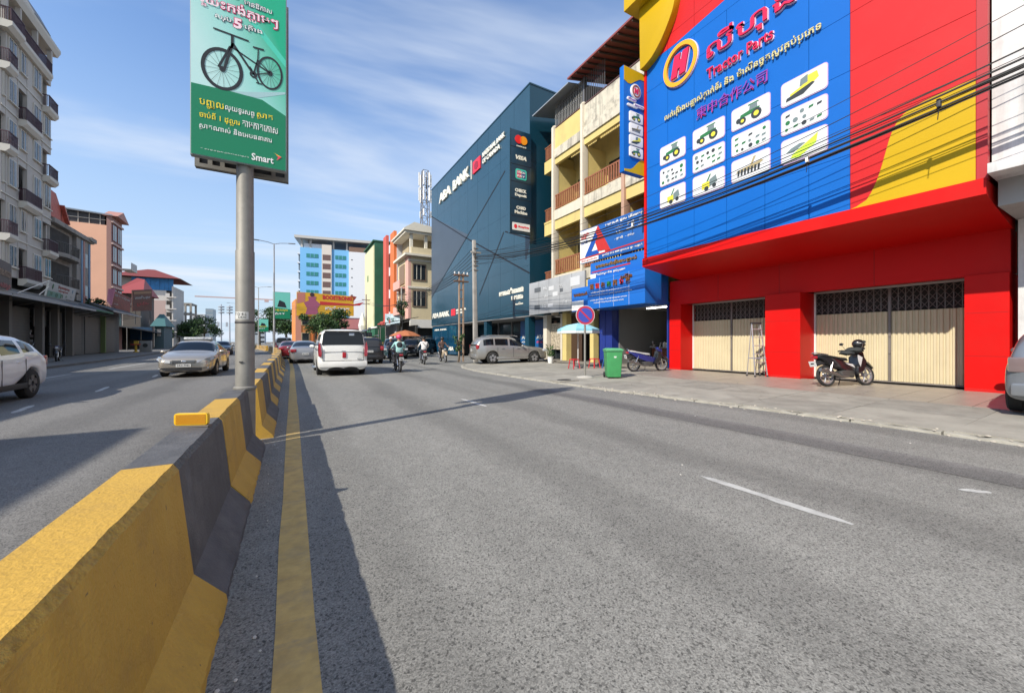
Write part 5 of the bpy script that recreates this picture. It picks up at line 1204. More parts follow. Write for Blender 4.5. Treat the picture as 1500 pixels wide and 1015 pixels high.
mb = MB(); mb.add([M @ Vector(p) for p in ((-.4, -1, zt), (w+.5, -1, zt), (w+.5, 6, zt), (-.4, 6, zt), (.3, 2, zt+2.4), (w*.72, 2, zt+2.4))], [(0,1,5,4),(1,2,5),(2,3,4,5),(3,0,4)]); mb.build('roof', mat('roof_teal', (.05,.14,.15), .6), T)
lbox(MB(), M, -3.2, -.2, -.6, -.2, zt-2.5, zt-.2).build('blue_panel', mat('panel_navy', (.015,.06,.13), .6), T); lbox(MB(), M, w*.3, w*.7, -.04, -.001, zt-1.8, zt-.5).build('window', WHITE, T)
# open concrete frame building
T, M, w, zt = simple_block('concrete_frame_building', 'unfinished open concrete frame building beside the white apartment house', 254, 281, 474, 120, 8, mat('frame_back', (.10,.10,.095), .9), 0)
FRM = mat('frame_concrete', (.36,.34,.31), .9)
for k in range(3):
    z = zt+k*3.1; lbox(MB(), M, 0, w, -.2, 8, z, z+.4).build('floor_slab', FRM, T)
    if k < 2:
        for j in range(4): lbox(MB(), M, j*(w-.5)/3, j*(w-.5)/3+.5, -.2, .4, z+.4, z+3.1).build('column', FRM, T); lbox(MB(), M, j*(w-.5)/3, j*(w-.5)/3+.5, 7, 7.6, z+.4, z+3.1).build('column', FRM, T)
T, M, w, zt = simple_block('far_grey_block', 'faint pale grey block just right of the concrete frame building', 281, 300, 460, 170, 10, mat('far_grey', (.42,.43,.44), .9), 0)
for k in range(4): lbox(MB(), M, .6+k*1.3, 1.4+k*1.3, -.05, -.001, zt-3, zt-1.6).build('window', GLS, T)
T, M, w, zt = simple_block('far_glass_block', 'small bluish glass block on the left horizon', 301, 312, 452, 260, 12, mat('far_glass', (.22,.28,.33), .4), 0)
for k in range(5): lbox(MB(), M, 0, w, -.05, -.001, zt-3*k-1.4, zt-3*k-1.2).build('floor_band', WHT2, T)
# off to the left of the frame: the houses whose roofs shade the left carriageway
def off_house(y0, y1, x, h, label):
    T = thing('left_shophouse', label, 'building', (x-4, (y0+y1)/2, .15)); MB().box(x-10, x, y0, y1, .12, h).build('wall', TW, T); MB().box(x-10.3, x+.35, y0-.1, y1+.1, h, h+.3).build('roof_slab', TS, T)
    k = y0+.8
    while k < y1-1.2: 
        for z in (.4, 4.2): 
            if z+2 < h: MB().box(x, x+.05, k, k+1.6, z, z+2.2).build('window' if z > 1 else 'shop_door', GLS, T)
        k += 2.6
    return T
off_house(-4, 4.3, -13.2, 9.0, 'three storey shophouse beside the left pavement, out of view behind the camera')
off_house(5.8, 22, -13.6, 7.3, 'two storey shophouse row on the left pavement, out of view')
# ---------------------------------------------------------------- beyond the bank: right side of the street
BEI = mat('beige_render', (.66,.56,.36), .85, var=.06, vs=.5, dirt=.35, dirtcol=(.45,.38,.26), ds=.4, streak=.25)
BEW = mat('beige_white', (.66,.62,.52), .85, dirt=.4, dirtcol=(.45,.42,.36), ds=.6)
PINKP = mat('pale_pink_wall', (.62,.36,.30), .8)
be = thing('beige_house', 'four storey cream and beige corner house with an open top floor beside the bank', 'building', (14, 50, 0))
bY = 49.6
MB().box(13.0, 20, bY, 55.2, 4.3, 12.4).build('wall', BEI, be)
MB().box(12.95, 13.3, bY-.03, bY+1.5, 4.4, 12.6).build('corner_bay', PINKP, be)
for z in (12.4, 15.2): MB().box(12.4, 20.3, bY-.7, 55.6, z, z+.28).build('floor_slab', BEW, be)
for x in (13.1, 15.0, 17.5): MB().box(x, x+.35, bY-.4, bY-.05, 12.69, 15.19).build('column', BEW, be)
MB().box(13.6, 20, bY+2.2, 55.2, 12.69, 15.18).build('set_back_wall', mat('beige_dim', (.38,.31,.20), .9), be)
MB().box(13.2, 20, bY-.55, bY-.42, 12.69, 13.5).build('terrace_parapet', BEI, be)
mb = MB(); mb.prism([(12.2, 15.5), (20.4, 15.5), (20.4, 15.7), (13.5, 16.6), (12.2, 15.7)], lambda u, v, k: (u, 56 if k else bY-.9, v)); mb.build('roof', BEW, be)
for z in (5.9, 9.3):
    f = MB().box(13.45, 15.3, bY-.08, bY-.001, z, z+2.2).build('window', mat('window_frame_brown', (.22,.15,.10), .7), be)
    MB().box(13.6, 15.15, bY-.10, bY-.081, z+.15, z+2.05).build('pane', GLS, f)
    for k in range(2): MB().box(14.0+.55*k, 14.06+.55*k, bY-.13, bY-.101, z+.15, z+2.05).build('mullion', BEW, f)
    MB().box(17.2, 17.9, bY-.06, bY-.001, z, z+2.3).build('window', GLS, be)
    MB().box(12.9, 12.99, bY+1.9, bY+4.6, z-.2, z+2.4).build('street_window', mat('window_frame_brown', (.22,.15,.10), .7), be)
    MB().box(12.2, 13.0, bY+1.6, bY+5.2, z-.9, z-.7).build('balcony_slab', PINKP, be); MB().box(12.2, 12.3, bY+1.6, bY+5.2, z-.7, z+.2).build('balcony_rail', PINKP, be)
for z in (8.3, 11.8): MB().box(12.9, 20, bY-.10, bY-.002, z, z+.25).build('band', BEW, be)
MB().box(13.2, 20, bY+.5, 55.2, 0, 4.29).build('ground_floor', DARKIN, be); MB().box(13.2, 18, bY-.05, bY+.3, 3.2, 4.29).build('white_fascia', WHITE, be)
ow = thing('orange_white_shophouse', 'narrow shophouse front in bright orange, white and blue behind the beige house', 'building', (13, 60, 0))
ORG = mat('orange_paint', (.62,.16,.045), .7); 
MB().box(13.0, 22, 55.9, 63.4, 0, 16.2).build('wall', mat('white_facade', (.60,.58,.60), .8), ow)
MB().box(12.6, 13.0, 56.0, 58.4, 4.5, 17.2).build('orange_strip', ORG, ow); MB().box(12.6, 13.0, 61.2, 63.4, 4.5, 17.8).build('red_strip', mat('coral_paint', (.55,.10,.07), .7), ow)
for z in (6, 9.4, 12.8): MB().box(12.9, 12.99, 59.0, 60.8, z, z+2.0).build('window', GLS, ow)
MB().box(12.0, 13.0, 56.0, 63.0, 4.0, 4.5).build('fascia', mat('coral_paint', (.55,.10,.07), .7), ow)
gr = thing('green_side_house', 'tall narrow house with a dark green flank and a pale cream street front', 'building', (11.5, 66, 0))
MB().box(11.6, 22, 65.0, 74.0, 0, 17.6).build('green_flank', mat('dark_green_wall', (.02,.11,.06), .7, var=.2, vs=.6), gr)
MB().box(11.45, 11.6, 65.2, 73.8, 3.6, 17.0).build('cream_front', mat('cream_front', (.62,.60,.38), .8, dirt=.3, dirtcol=(.45,.43,.3)), gr)
MB().box(11.3, 22.2, 64.9, 74.2, 17.6, 17.8).build('roof_edge', mat('dark_green_wall', (.02,.11,.06), .7, var=.2, vs=.6), gr); MB().box(11.40, 11.45, 70, 71, 11.8, 12.8).build('round_mark', mat('mark_green', (.15,.25,.12), .7), gr)
# street market roofs and shopfronts at the foot of these houses
sr = thing('street_stall_roof', 'dark corrugated lean-to roof with pale edge over the stalls below the beige house', 'stall', (12, 52, 0))
for k, (a, b, z) in enumerate(((45.8, 49.2, 4.0), (50.0, 56, 3.7), (57, 64, 3.5))):
    mb = MB(); mb.prism([(9.2, z-.5), (13.2, z+.3), (13.2, z+.38), (9.2, z-.42)], lambda u, v, kk: (u, b if kk else a, v)); mb.build('roof_sheet', mat('stall_sheet', (.10,.10,.10), .6, metal=.3), sr)
    MB().box(9.1, 9.2, a, b, z-.56, z-.38).build('roof_edge', WHITE if k else mat('edge_red', (.3,.04,.04), .7), sr)
    for y in (a+.2, b-.2): MB().tube([(9.4, y, 0), (9.4, y, z-.45)], .05, 6).build('post', GATEST, sr)
MB().box(12.9, 13.1, 45.8, 49.2, 0, 3.4).build('back_wall', DARKIN, sr)
T, pm, w, h, n = panel('pale_green_banner', 'pale blue green printed banner above the market stalls', 564, 460, 588, 459, 588, 476, 564, 477, 56, 52, mat('banner_blue_pale', (.42,.52,.56), .6, var=.25, vs=2)); 
word('ម៉ូតូ', pm, w*.1, w*.6, h*.4, h*.7, BDG, T, .03, .01); MB().obox(T.location+Vector((1.3, 0, 1.0)), (.5, .3, 1.7)).build('green_end', mat('lime_print', (.25,.45,.10), .6), T)
# far blue hotel (behind the yellow advertisement)
HB = mat('hotel_blue', (.16,.42,.72), .75, var=.04, vs=.1); HW = mat('hotel_white', (.66,.68,.72), .75); HG = mat('hotel_glass_green', (.03,.20,.20), .3); HR = mat('hotel_roof', (.46,.45,.43), .8)
d_ = Vector((.987, -.163, 0)); p0 = at(439.5, 500, 137); nrm = Vector((d_.y, -d_.x, 0)) 
HM = Matrix((d_, Vector((-d_.y, d_.x, 0)), Vector((0,0,1)))).transposed().to_4x4(); HM.translation = Vector((p0.x, p0.y, 0))
ht = thing('blue_hotel', 'ten storey sky blue and white hotel with green windows and a floating flat roof', 'building', HM.translation)
HWID = 31.0
lbox(MB(), HM, 0, HWID, 0, 16, 0, 35.0).build('wall', HB, ht)
lbox(MB(), HM, 7.0, 10.2, -.5, -.001, 0, 36.5).build('stair_bay', mat('hotel_cream', (.60,.55,.50), .8), ht)
lbox(MB(), HM, 16.0, 22.6, -.7, -.001, 0, 34.5).build('white_slab', HW, ht)
lbox(MB(), HM, 16.0, 22.6, -.5, 2, 34.5, 36.3).build('plant_room', mat('plant_brown', (.18,.11,.08), .8), ht)
for k in range(10):
    z = 33.0-k*3.25
    for x0, x1 in ((2.0, 5.8), (11.4, 15.0), (24.0, 26.6), (28.0, 30.4)):
        f = lbox(MB(), HM, x0, x1, -.10, -.001, z-1.5, z-.1).build('window', HG, ht)
        for q in (1, 2): lbox(MB(), HM, x0+(x1-x0)*q/3-.06, x0+(x1-x0)*q/3+.06, -.14, -.101, z-1.5, z-.1).build('mullion', HB, f)
    lbox(MB(), HM, 7.3, 9.9, -.56, -.501, z-2.2, z-.2).build('stair_opening', mat('stair_dark', (.13,.08,.075), .8), ht)
    for x in (16.8, 21.8): lbox(MB(), HM, x, x+.5, -.76, -.701, z-1.6, z-1.3).build('vent', DARKIN, ht)
    lbox(MB(), HM, -.6, -.001, 1, 14, z-2.6, z-.6).build('side_balcony', mat('balcony_shade', (.12,.14,.16), .7), ht); lbox(MB(), HM, -.9, -.001, .3, 15, z-.4, z).build('side_slab', HW, ht)
lbox(MB(), HM, -1.6, HWID+1, -1.5, 16, 38.0, 38.9).build('roof_slab', HR, ht)
lbox(MB(), HM, 1.2, 7.0, .5, 8, 35.0, 36.6).build('roof_room', HW, ht)
for x in (.2, 3, 10.5, 15, 23, 27, HWID-.8): lbox(MB(), HM, x, x+.6, .2, .8, 35.0, 37.99).build('roof_column', HR, ht)
# orange building with the yellow energy advertisement
ob2 = thing('orange_building', 'orange painted low building carrying a wide yellow advertising board', 'building', at(480, 500, 97))
P0, P1 = at(433, 500, 92), at(525, 500, 100); dd = (P1-P0); dd.z = 0; ow_ = dd.length; dd.normalize()
OM = Matrix((dd, Vector((-dd.y, dd.x, 0)), Vector((0,0,1)))).transposed().to_4x4(); OM.translation = Vector((P0.x, P0.y, 0))
lbox(MB(), OM, 0, ow_*.62, .3, 10, 0, 11.6).build('wall', mat('building_orange', (.58,.22,.06), .8, var=.05, vs=.4), ob2)
lbox(MB(), OM, 0, 1.2, .2, .3, 0, 11.5).build('corner_strip', mat('corner_salmon', (.55,.25,.18), .8), ob2)
for z in (5.4, 1.6): 
    f = lbox(MB(), OM, 1.2, 3.0, .18, .299, z, z+2.0).build('window', mat('frame_tan', (.45,.35,.22), .7), ob2); lbox(MB(), OM, 1.4, 2.8, .12, .179, z+.15, z+1.85).build('pane', GLS, f)
lbox(MB(), OM, 3.6, 3.9, .1, .299, 0, 8).build('drain_pipe', mat('building_orange_dark', (.45,.13,.03), .8), ob2)
ad = thing('yellow_advert_board', 'wide yellow advertising board reading BOOSTRONG with a red car and pink figure', 'billboard', OM @ Vector((8, -.4, 7.4)))
AM = OM @ Matrix(((1,0,0,0),(0,0,-1,-.3),(0,1,0,0),(0,0,0,1)))
slab([(.2, 7.6), (ow_-1.2, 8.0), (ow_-1.2, 13.0), (.2, 13.3)], AM, -.3, 0).build('board', mat('advert_yellow', (.68,.38,.02), .5, var=.15, vs=.5), ad)
ARD = mat('advert_red', (.50,.03,.03), .5); AMG = mat('advert_magenta', (.34,.09,.16), .5)
slab([(5.2, 11.3), (13, 11.0), (15.5, 11.6), (14.5, 10.7), (5.2, 10.4)], AM, .0, .03).build('red_swoosh', ARD, ad); slab([(12.8, 11.6), (ow_-1.4, 11.5), (ow_-1.4, 12.6), (ow_-2.2, 13.3), (13.8, 12.9)], AM, .0, .06).build('red_car_picture', mat('advert_carred', (.30,.05,.03), .5), ad)
slab([(2.0, 7.9), (4.8, 8.1), (4.6, 9.5), (5.3, 10.6), (4.2, 11.6), (4.4, 12.4), (2.6, 12.3), (2.8, 11.4), (1.7, 10.8), (2.4, 9.4)], AM, .0, .05).build('figure_picture', AMG, ad); slab(disc_pts(3.5, 12.8, .5, .5, 12), AM, 0, .06).build('figure_head', mat('advert_dark', (.05,.02,.03), .6), ad)
slab([(.3, 10.5), (2.0, 11), (2.0, 13.2), (.3, 13.1)], AM, 0, .02).build('pink_corner', mat('advert_pink', (.50,.18,.14), .5), ad)
word('BOOSTRONG', AM, 5.8, 12.6, 11.8, 12.9, ARD, ad, .06, .02); word('ដៅ ឆ្នោត', AM, 6.4, 12.0, 8.9, 10.2, WHITE, ad, .06, .02)
# pale red roofed house, white cloth signs right of the trees
T, M, w, zt = simple_block('red_metal_roof_house', 'low house with a wide faded red metal roof below the hotel', 506, 546, 478, 92, 10, mat('dull_wall', (.30,.24,.22), .9), 0)
mb = MB(); mb.add([M @ Vector(p) for p in ((-2, -2, zt-.6), (w+2, -2, zt-.6), (w+2, 8, zt+2.5), (-2, 8, zt+2.5), (-2, 8, zt+2.2), (w+2, 8, zt+2.2), (w+2, -2, zt-.8), (-2, -2, zt-.8))], [(0,1,2,3),(7,6,5,4),(0,7,6,1),(3,4,5,2),(0,3,4,7),(1,2,5,6)]); mb.build('roof', mat('faded_red_roof', (.26,.09,.085), .7), T)
for k in range(8): lbox(MB(), M, .4+w/8*k, .4+w/8*k+w/12, -.03, -.001, zt-2, zt-1.6).build('white_slat', WHITE, T)
T, M, w, zt = simple_block('white_kiosk_front', 'small white and pale blue shopfront under the red metal roof', 524, 545, 487, 60, 4, mat('kiosk_white', (.55,.58,.6), .8), 0)
lbox(MB(), M, .2, w-.2, -.04, -.001, .5, zt-.6).build('kiosk_window', GLS, T)
for k, (px, py) in enumerate(((531, 457), (542, 452))):
    t = thing('folded_white_umbrella', ['left', 'right'][k]+' folded white cloth umbrella standing before the red roof', 'umbrella', at(px, 500, 70)); q = at(px, 0, 70)
    MB().tube([(q.x, q.y, 0), (q.x, q.y, 6.6)], .05, 6).build('pole', WHITE, t)
    mb = MB(); mb.lathe([(.12, 2.9), (.55, 3.3), (.75, 4.3), (.45, 5.6), (.05, 6.7)], (q.x, q.y, 0), n=9); mb.build('cloth', mat('cloth_white', (.66,.64,.62), .85), t)
# ---------------------------------------------------------------- skyline blocks
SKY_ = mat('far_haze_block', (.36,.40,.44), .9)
for k, (a, b, top, t, lab) in enumerate(((344, 352, 480, 300, 'slim pale block on the horizon behind the billboard pole'), (371, 380, 470, 330, 'pale distant block right of the billboard pole'), (381, 388, 478, 280, 'small distant block under the far green banner'))):
    T, M, w, zt = simple_block('distant_block', lab, a, b, top, t, 14, SKY_, 0)
    for j in range(4): lbox(MB(), M, .3, w-.3, -.06, -.001, zt-3.2*j-2.2, zt-3.2*j-1.0).build('window_band', GLS, T)
def lattice_tower(name, label, x, y, z0, z1, w, n, m, plats=(), r=.05):
    T = thing(name, label, 'tower', (x, y, z0)); mb = MB(); ws = lambda z: w*(1-.35*(z-z0)/(z1-z0))
    for sx in (-1, 1):
        for sy in (-1, 1): MB().tube([(x+sx*ws(z0)/2, y+sy*ws(z0)/2, z0), (x+sx*ws(z1)/2, y+sy*ws(z1)/2, z1)], r, 5).build('corner_post', m, T)
    for i in range(n):
        a, b = z0+(z1-z0)*i/n, z0+(z1-z0)*(i+1)/n
        for s1, s2 in (((-1,-1),(1,-1)), ((1,-1),(1,1)), ((1,1),(-1,1)), ((-1,1),(-1,-1))):
            mb.tube([(x+s1[0]*ws(a)/2, y+s1[1]*ws(a)/2, a), (x+s2[0]*ws(b)/2, y+s2[1]*ws(b)/2, b)], r*.6, 4); mb.tube([(x+s1[0]*ws(b)/2, y+s1[1]*ws(b)/2, b), (x+s2[0]*ws(b)/2, y+s2[1]*ws(b)/2, b)], r*.6, 4)
    tag(mb.build('lattice', m, T), kind='stuff')
    for (z, k, hh) in plats:
        for j in range(k):
            a = 2*math.pi*j/k; q = MB().obox((x+math.cos(a)*w*.75, y+math.sin(a)*w*.75, z), (w*.18, w*.14, hh), Matrix.Rotation(a, 3, 'Z')).build('antenna', WHITE, T)
    return T
TWM = mat('tower_steel', (.16,.15,.15), .6)
lattice_tower('rooftop_mast', 'dark rooftop telecom mast with white antennas above the beige house', 16.2, 53, 15.6, 25.3, 1.1, 9, TWM, ((24.0, 6, 1.8), (21.9, 6, 1.8), (19.3, 3, .9)), .06)
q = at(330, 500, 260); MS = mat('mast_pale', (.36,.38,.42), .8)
for k, dx in enumerate((-2.2, 2.4)):
    T = thing('distant_mast', ['left', 'right'][k]+' of the two pale telecom masts on the horizon beside the billboard pole', 'tower', (q.x+dx, q.y, 0))
    MB().tube([(q.x+dx, q.y, 0), (q.x+dx, q.y, 26.5-k*.5)], [.5, .3], 8).build('mast_tube', MS, T)
    for z in (24.5, 22.8, 20.8): MB().lathe([(1.5, z-.2), (1.8, z), (1.8, z+.5), (1.5, z+.6)], (q.x+dx, q.y, 0), n=10).build('platform', MS, T)
    MB().box(q.x+dx-2.1, q.x+dx-1.0, q.y-.4, q.y+.4, 11.5, 14.5).build('cabinet', MS, T)
q = at(330, 436, 420)
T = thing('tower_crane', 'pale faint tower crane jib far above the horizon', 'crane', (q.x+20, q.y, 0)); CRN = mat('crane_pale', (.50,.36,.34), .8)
MB().box(q.x+19, q.x+20.6, q.y-.8, q.y+.8, 0, q.z+4).build('crane_tower', CRN, T); MB().box(q.x-26, q.x+46, q.y-.6, q.y+.6, q.z-.6, q.z+.6).build('jib', CRN, T); MB().box(q.x+36, q.x+40, q.y-1, q.y+1, q.z-3, q.z-.6).build('counterweight', CRN, T)
# ---------------------------------------------------------------- street lamps on the median, with green banners
LAMPM = mat('lamp_steel', (.40,.40,.40), .5, metal=.4)
def street_lamp(Y, h, arm, label, banner=None):
    x = BX+bendx(Y)-.1; T = thing('street_lamp', label, 'street lamp', (x, Y, 0), group='double armed street lamps along the median')
    MB().tube([(x, Y, 0), (x, Y, 4), (x, Y, h)], [.13, .10, .06], 10).build('pole', LAMPM, T, smooth=40)
    for s in (-1, 1):
        MB().tube([(x, Y, h-.05), (x+s*arm*.3, Y, h+.12), (x+s*arm*.75, Y, h+.22)], .035, 6).build('arm', LAMPM, T)
        MB().obox((x+s*arm*.9, Y, h+.22), (arm*.36, .22, .09), Matrix.Rotation(-s*.05, 3, 'Y')).build('lamp_head', mat('lamp_grey', (.25,.26,.27), .5), T, bevel=.03)
    if banner:
        z0, z1 = banner; b = MB().box(x-.1, x+1.55, Y-.06, Y+.0, z0, z1).build('banner_board', mat('ad_green', hexlin(0,122,84), .38), T)
        Mx = face_cam(Y-.06); slab([(x-.08, z0+(z1-z0)*.42), (x+1.53, z0+(z1-z0)*.36), (x+1.53, z1-.04), (x-.08, z1-.04)], Mx, 0, .01).build('banner_picture', mat('banner_teal', hexlin(110,195,180), .4), b)
        slab([(x+.3, z0+(z1-z0)*.45), (x+1.2, z0+(z1-z0)*.42), (x+1.0, z0+(z1-z0)*.62), (x+.5, z0+(z1-z0)*.7)], Mx, .01, .02).build('banner_bike', M_AK, b)
        word('បញ្ចូលលុយ', Mx, x+.1, x+1.3, z0+.8, z0+1.05, MYW, b, .02, .0, 1, 0, .03); word('ស្មាត', Mx, x+.1, x+1.0, z0+.4, z0+.65, MW, b, .02, .0, 1, 0, .03)
    return T
street_lamp(50, 12.2, 1.9, 'nearest double armed street lamp with a green banner', (3.95, 6.9))
street_lamp(85, 11.4, 1.9, 'second double armed street lamp further along the median', (3.3, 5.6))
street_lamp(125, 11.4, 1.9, 'third and most distant double armed street lamp', (3.3, 5.6))
q = at(425, 500, 60)
# ---------------------------------------------------------------- utility poles and cables on the right
CPOLE = mat('concrete_pole', (.36,.34,.31), .9, var=.15, vs=3, dirt=.5, dirtcol=(.2,.18,.16), ds=2, streak=.3); RUST = mat('rusty_steel', (.15,.08,.05), .8, var=.3, vs=5)
p1 = thing('utility_pole', 'tall white grey concrete utility pole in front of the bank', 'utility pole', (10.35, 22.9, .1), group='utility poles before the bank')
mb = MB(); mb.prism([(-.13, -.10), (.13, -.10), (.13, .10), (-.13, .10)], lambda u, v, k: (10.35+u*(.75 if k else 1.15)-(.12 if k else 0), 22.9+v, 7.95 if k else .08)); mb.build('shaft', CPOLE, p1, bevel=.015)
for k in range(6): MB().box(10.15, 10.50, 22.76, 23.02, 6.0+.28*k, 6.04+.28*k).build('band', GATEST, p1)
MB().box(9.95, 10.65, 22.72, 22.80, 7.1, 7.2).build('crossarm', CPOLE, p1)
p2 = thing('utility_pole', 'shorter rusty twin rail utility pole with a cross arm, left of the concrete pole', 'utility pole', (9.75, 23.9, .1), group='utility poles before the bank')
for dx in (-.14, .14): MB().box(9.75+dx-.05, 9.75+dx+.05, 23.85, 23.95, .08, 5.9).build('rail', mat('pole_tan', (.34,.24,.17), .8, var=.2, vs=4), p2)
for k in range(9): MB().box(9.66, 9.84, 23.87, 23.93, .6+.6*k, .66+.6*k).build('rung', RUST, p2)
for z in (5.35, 5.75): MB().box(9.25, 10.25, 23.8, 24.0, z, z+.08).build('crossarm', RUST, p2)
for x in (9.3, 9.6, 9.95, 10.2): MB().lathe([(.02, 0), (.06, .03), (.04, .08), (.06, .13), (.03, .18)], (x, 23.9, 5.84), n=8).build('insulator', mat('porcelain', (.6,.6,.6), .2), p2, smooth=50)
for (x, y, h, lab) in ((11.6, 47.5, 8.0, 'thin utility pole beside the market stalls'), (9.8, 62, 8.6, 'utility pole further along the right side of the street'), (4.7, 44.5, 0, '')):
    if h: T = thing('utility_pole', lab, 'utility pole', (x, y, 0)); MB().tube([(x, y, 0), (x, y, h)], [.14, .09], 8).build('shaft', CPOLE, T, smooth=40); MB().box(x-.6, x+.6, y-.05, y+.05, h-.9, h-.8).build('crossarm', RUST, T); MB().box(x-.5, x+.5, y-.05, y+.05, h-1.5, h-1.42).build('crossarm', RUST, T)
CBL = mat('cable_black', (.012,.012,.013), .6)
def cable(P, Q, sag, r, n=18, jx=0):
    P, Q = Vector(P), Vector(Q); pts = []
    for i in range(n+1): t = i/n; p = P.lerp(Q, t); p.z -= 4*sag*t*(1-t); pts.append(p)
    return MB().tube(pts, r, 5)
def cable_thing(P, Q, sag, r, label, group='black cables strung past the shopfronts'):
    return tag(cable(P, Q, sag, r, n=28).build('overhead_cable', CBL), label, 'cable', group)
rc = random.Random(5)
NEARP = (11.9, -9.0)
for i in range(15):
    thick = i in (3, 4, 8, 9)
    x1 = 11.9+rc.uniform(-.15, .25); zA = 8.65+rc.uniform(-.35, .40)+(.9 if i in (1, 6) else 0) if not thick else 8.5+.09*(i % 3); zB = 6.7+rc.uniform(-.3, .6) if not thick else 6.75+.1*(i % 3)
    sag = (1.92 if thick else 1.85+rc.uniform(-.10, .14))
    cable_thing((x1, -9, zA), (10.25, 22.9, zB), sag, .021 if thick else .007+.003*(i % 2), 'thick black bundled cable across the red and blue shop wall' if thick else 'thin black overhead wire across the red and blue shop wall')
for k, (t_, lab) in enumerate(((.43, 'small white clamp on the cable bundle before the picture cards'), (.60, 'small clamp on the cable bundle beside the projecting sign'), (.36, 'dark splice sleeve on the cable bundle over the yellow curve'))):
    q = Vector((11.9, -9, 8.55)).lerp(Vector((10.25, 22.9, 6.85)), t_); q.z -= 4*1.92*t_*(1-t_)
    T = thing('cable_clamp', lab, 'clamp', q); MB().box(q.x-.05, q.x+.05, q.y-.03, q.y+.03, q.z-.06, q.z+.10).build('clamp_body', WHITE if k < 2 else M_GALVD, T, bevel=.01); MB().tube([(q.x, q.y, q.z-.06), (q.x, q.y+.02, q.z-.30)], .008, 5).build('tie_end', CBL, T)
for i in range(6):
    cable_thing((10.2, 22.9, 6.1+.28*i), (11.6, 47.5, 6.6+.2*i), .7+.1*i, .016, 'black wire from the concrete pole to the thin pole by the stalls', 'wires beyond the concrete pole')
for i in range(4):
    cable_thing((9.4+.28*i, 23.9, 6.0), (9.8, 62, 7.2+.2*i), 1.2+.1*i, .014, 'black wire running from the rusty pole down the street', 'wires beyond the rusty pole')
for i in range(3):
    cable_thing((9.8, 62, 7.2+.3*i), (-1.2, 100, 9+.3*i), .8, .016, 'thin wire crossing the street in the distance', 'wires crossing the street')
np_ = thing('utility_pole', 'concrete utility pole on the pavement beyond the right edge of the view', 'utility pole', (12.0, -9.1, 0)); MB().tube([(12.0, -9.1, 0), (12.0, -9.1, 9.6)], [.16, .11], 8).build('shaft', CPOLE, np_, smooth=40); MB().box(11.5, 12.49, -9.15, -9.05, 8.2, 8.3).build('crossarm', RUST, np_)
# ---------------------------------------------------------------- trees
LEAF = [mat('leaf_'+n_, c, .6, var=.25, vs=2.5) for n_, c in (('dark', (.018,.045,.016)), ('mid', (.035,.085,.02)), ('light', (.075,.14,.03)))]
BARK = mat('bark', (.09,.07,.05), .9)
def tree(name, label, x, y, h, rx, rz_, n, seed, leaf=.22, group=None, z0=0, hue=(.55, .33, .12)):
    r = random.Random(seed); T = thing(name, label, 'tree', (x, y, z0), group=group)
    th = h-rz_*1.1
    mb = MB(); mb.tube([(x, y, z0), (x+r.uniform(-.2,.2), y, z0+th*.6), (x+r.uniform(-.3,.3), y, z0+th+rz_*.4)], [.035*h, .025*h, .012*h], 8)
    blobs = []
    for k in range(9):
        a = r.uniform(0, 6.28); q = r.uniform(.25, .75); c = Vector((x+math.cos(a)*rx*q, y+math.sin(a)*rx*q, z0+h-rz_+r.uniform(-.6, .75)*rz_)); blobs.append((c, r.uniform(.28, .5)*rx, r.choice([0, 0, 1, 2])))
        mb.tube([(x, y, z0+th*.7), tuple((Vector((x, y, z0+th))+c)/2), tuple(c)], [.014*h, .009*h, .003*h], 5)
    mb.build('trunk', BARK, T, smooth=50); cr = MB()
    blobs.append((Vector((x, y, z0+h-rz_)), rx*.6, 0))
    for i in range(n):
        c, rad, tone = r.choice(blobs); v = Vector((r.gauss(0,1), r.gauss(0,1), r.gauss(0,1))).normalized()*rad*(r.random()**.45); v.z *= rz_/rx if rz_ < rx else 1
        p = c+v; d = Vector((r.gauss(0,1), r.gauss(0,1), r.gauss(.5,1))).normalized(); u = d.orthogonal().normalized(); w_ = d.cross(u); s_ = leaf*r.uniform(.5, 1.2)
        k = r.random(); mi = 0 if k < hue[0] else 1 if k < hue[0]+hue[1] else 2
        if tone == 2 and mi == 0: mi = 1
        cr.add([p-u*s_, p+w_*s_*.45, p+u*s_, p-w_*s_*.45], [(0,1,2,3)], mi)
    cr.build('crown', LEAF, T)
    return T
LT = 'dark leafy trees far down the left side'
for k, (px, t, h, rx, lab) in enumerate(((283, 118, 9.6, 4.8, 'dark round tree left of the row beyond the concrete frame building'), (300, 112, 8.6, 4.2, 'dark round tree nearest the horizon gap on the left'), (262, 112, 6.4, 3.2, 'low dark tree in front of the concrete frame building'), (246, 104, 4.6, 2.4, 'small scrubby tree below the white apartment house'))):
    q = at(px, 500, t); tree('street_tree', lab, q.x, q.y, h, rx, h*.36, 2600, 20+k, .30, LT)
for k, (px, t, h, rx, lab) in enumerate(((380, 118, 11.5, 5.2, 'dark tree behind the second street lamp'), (402, 124, 12.6, 6.0, 'tallest dark tree right of the nearest lamp pole'), (420, 120, 11.8, 5.4, 'dark tree touching the orange building'), (430, 106, 7.6, 3.6, 'lower tree at the foot of the orange building'))):
    q = at(px, 500, t); tree('street_tree', lab, q.x, q.y, h, rx, h*.36, 3000, 30+k, .34, 'dark trees closing the view of the street')
for k, (px, t, h, rx, lab) in enumerate(((463, 74, 7.0, 2.9, 'bright green tree above the grey sedan'), (482, 72, 6.4, 2.8, 'middle green tree behind the white van'), (497, 76, 7.8, 3.0, 'feathery tree before the yellow advertising board'))):
    q = at(px, 500, t); tree('street_tree', lab, q.x, q.y, h, rx, h*.33, 2600, 40+k, .24, 'green trees behind the white van', hue=(.3, .45, .25))
q = at(508, 500, 74)
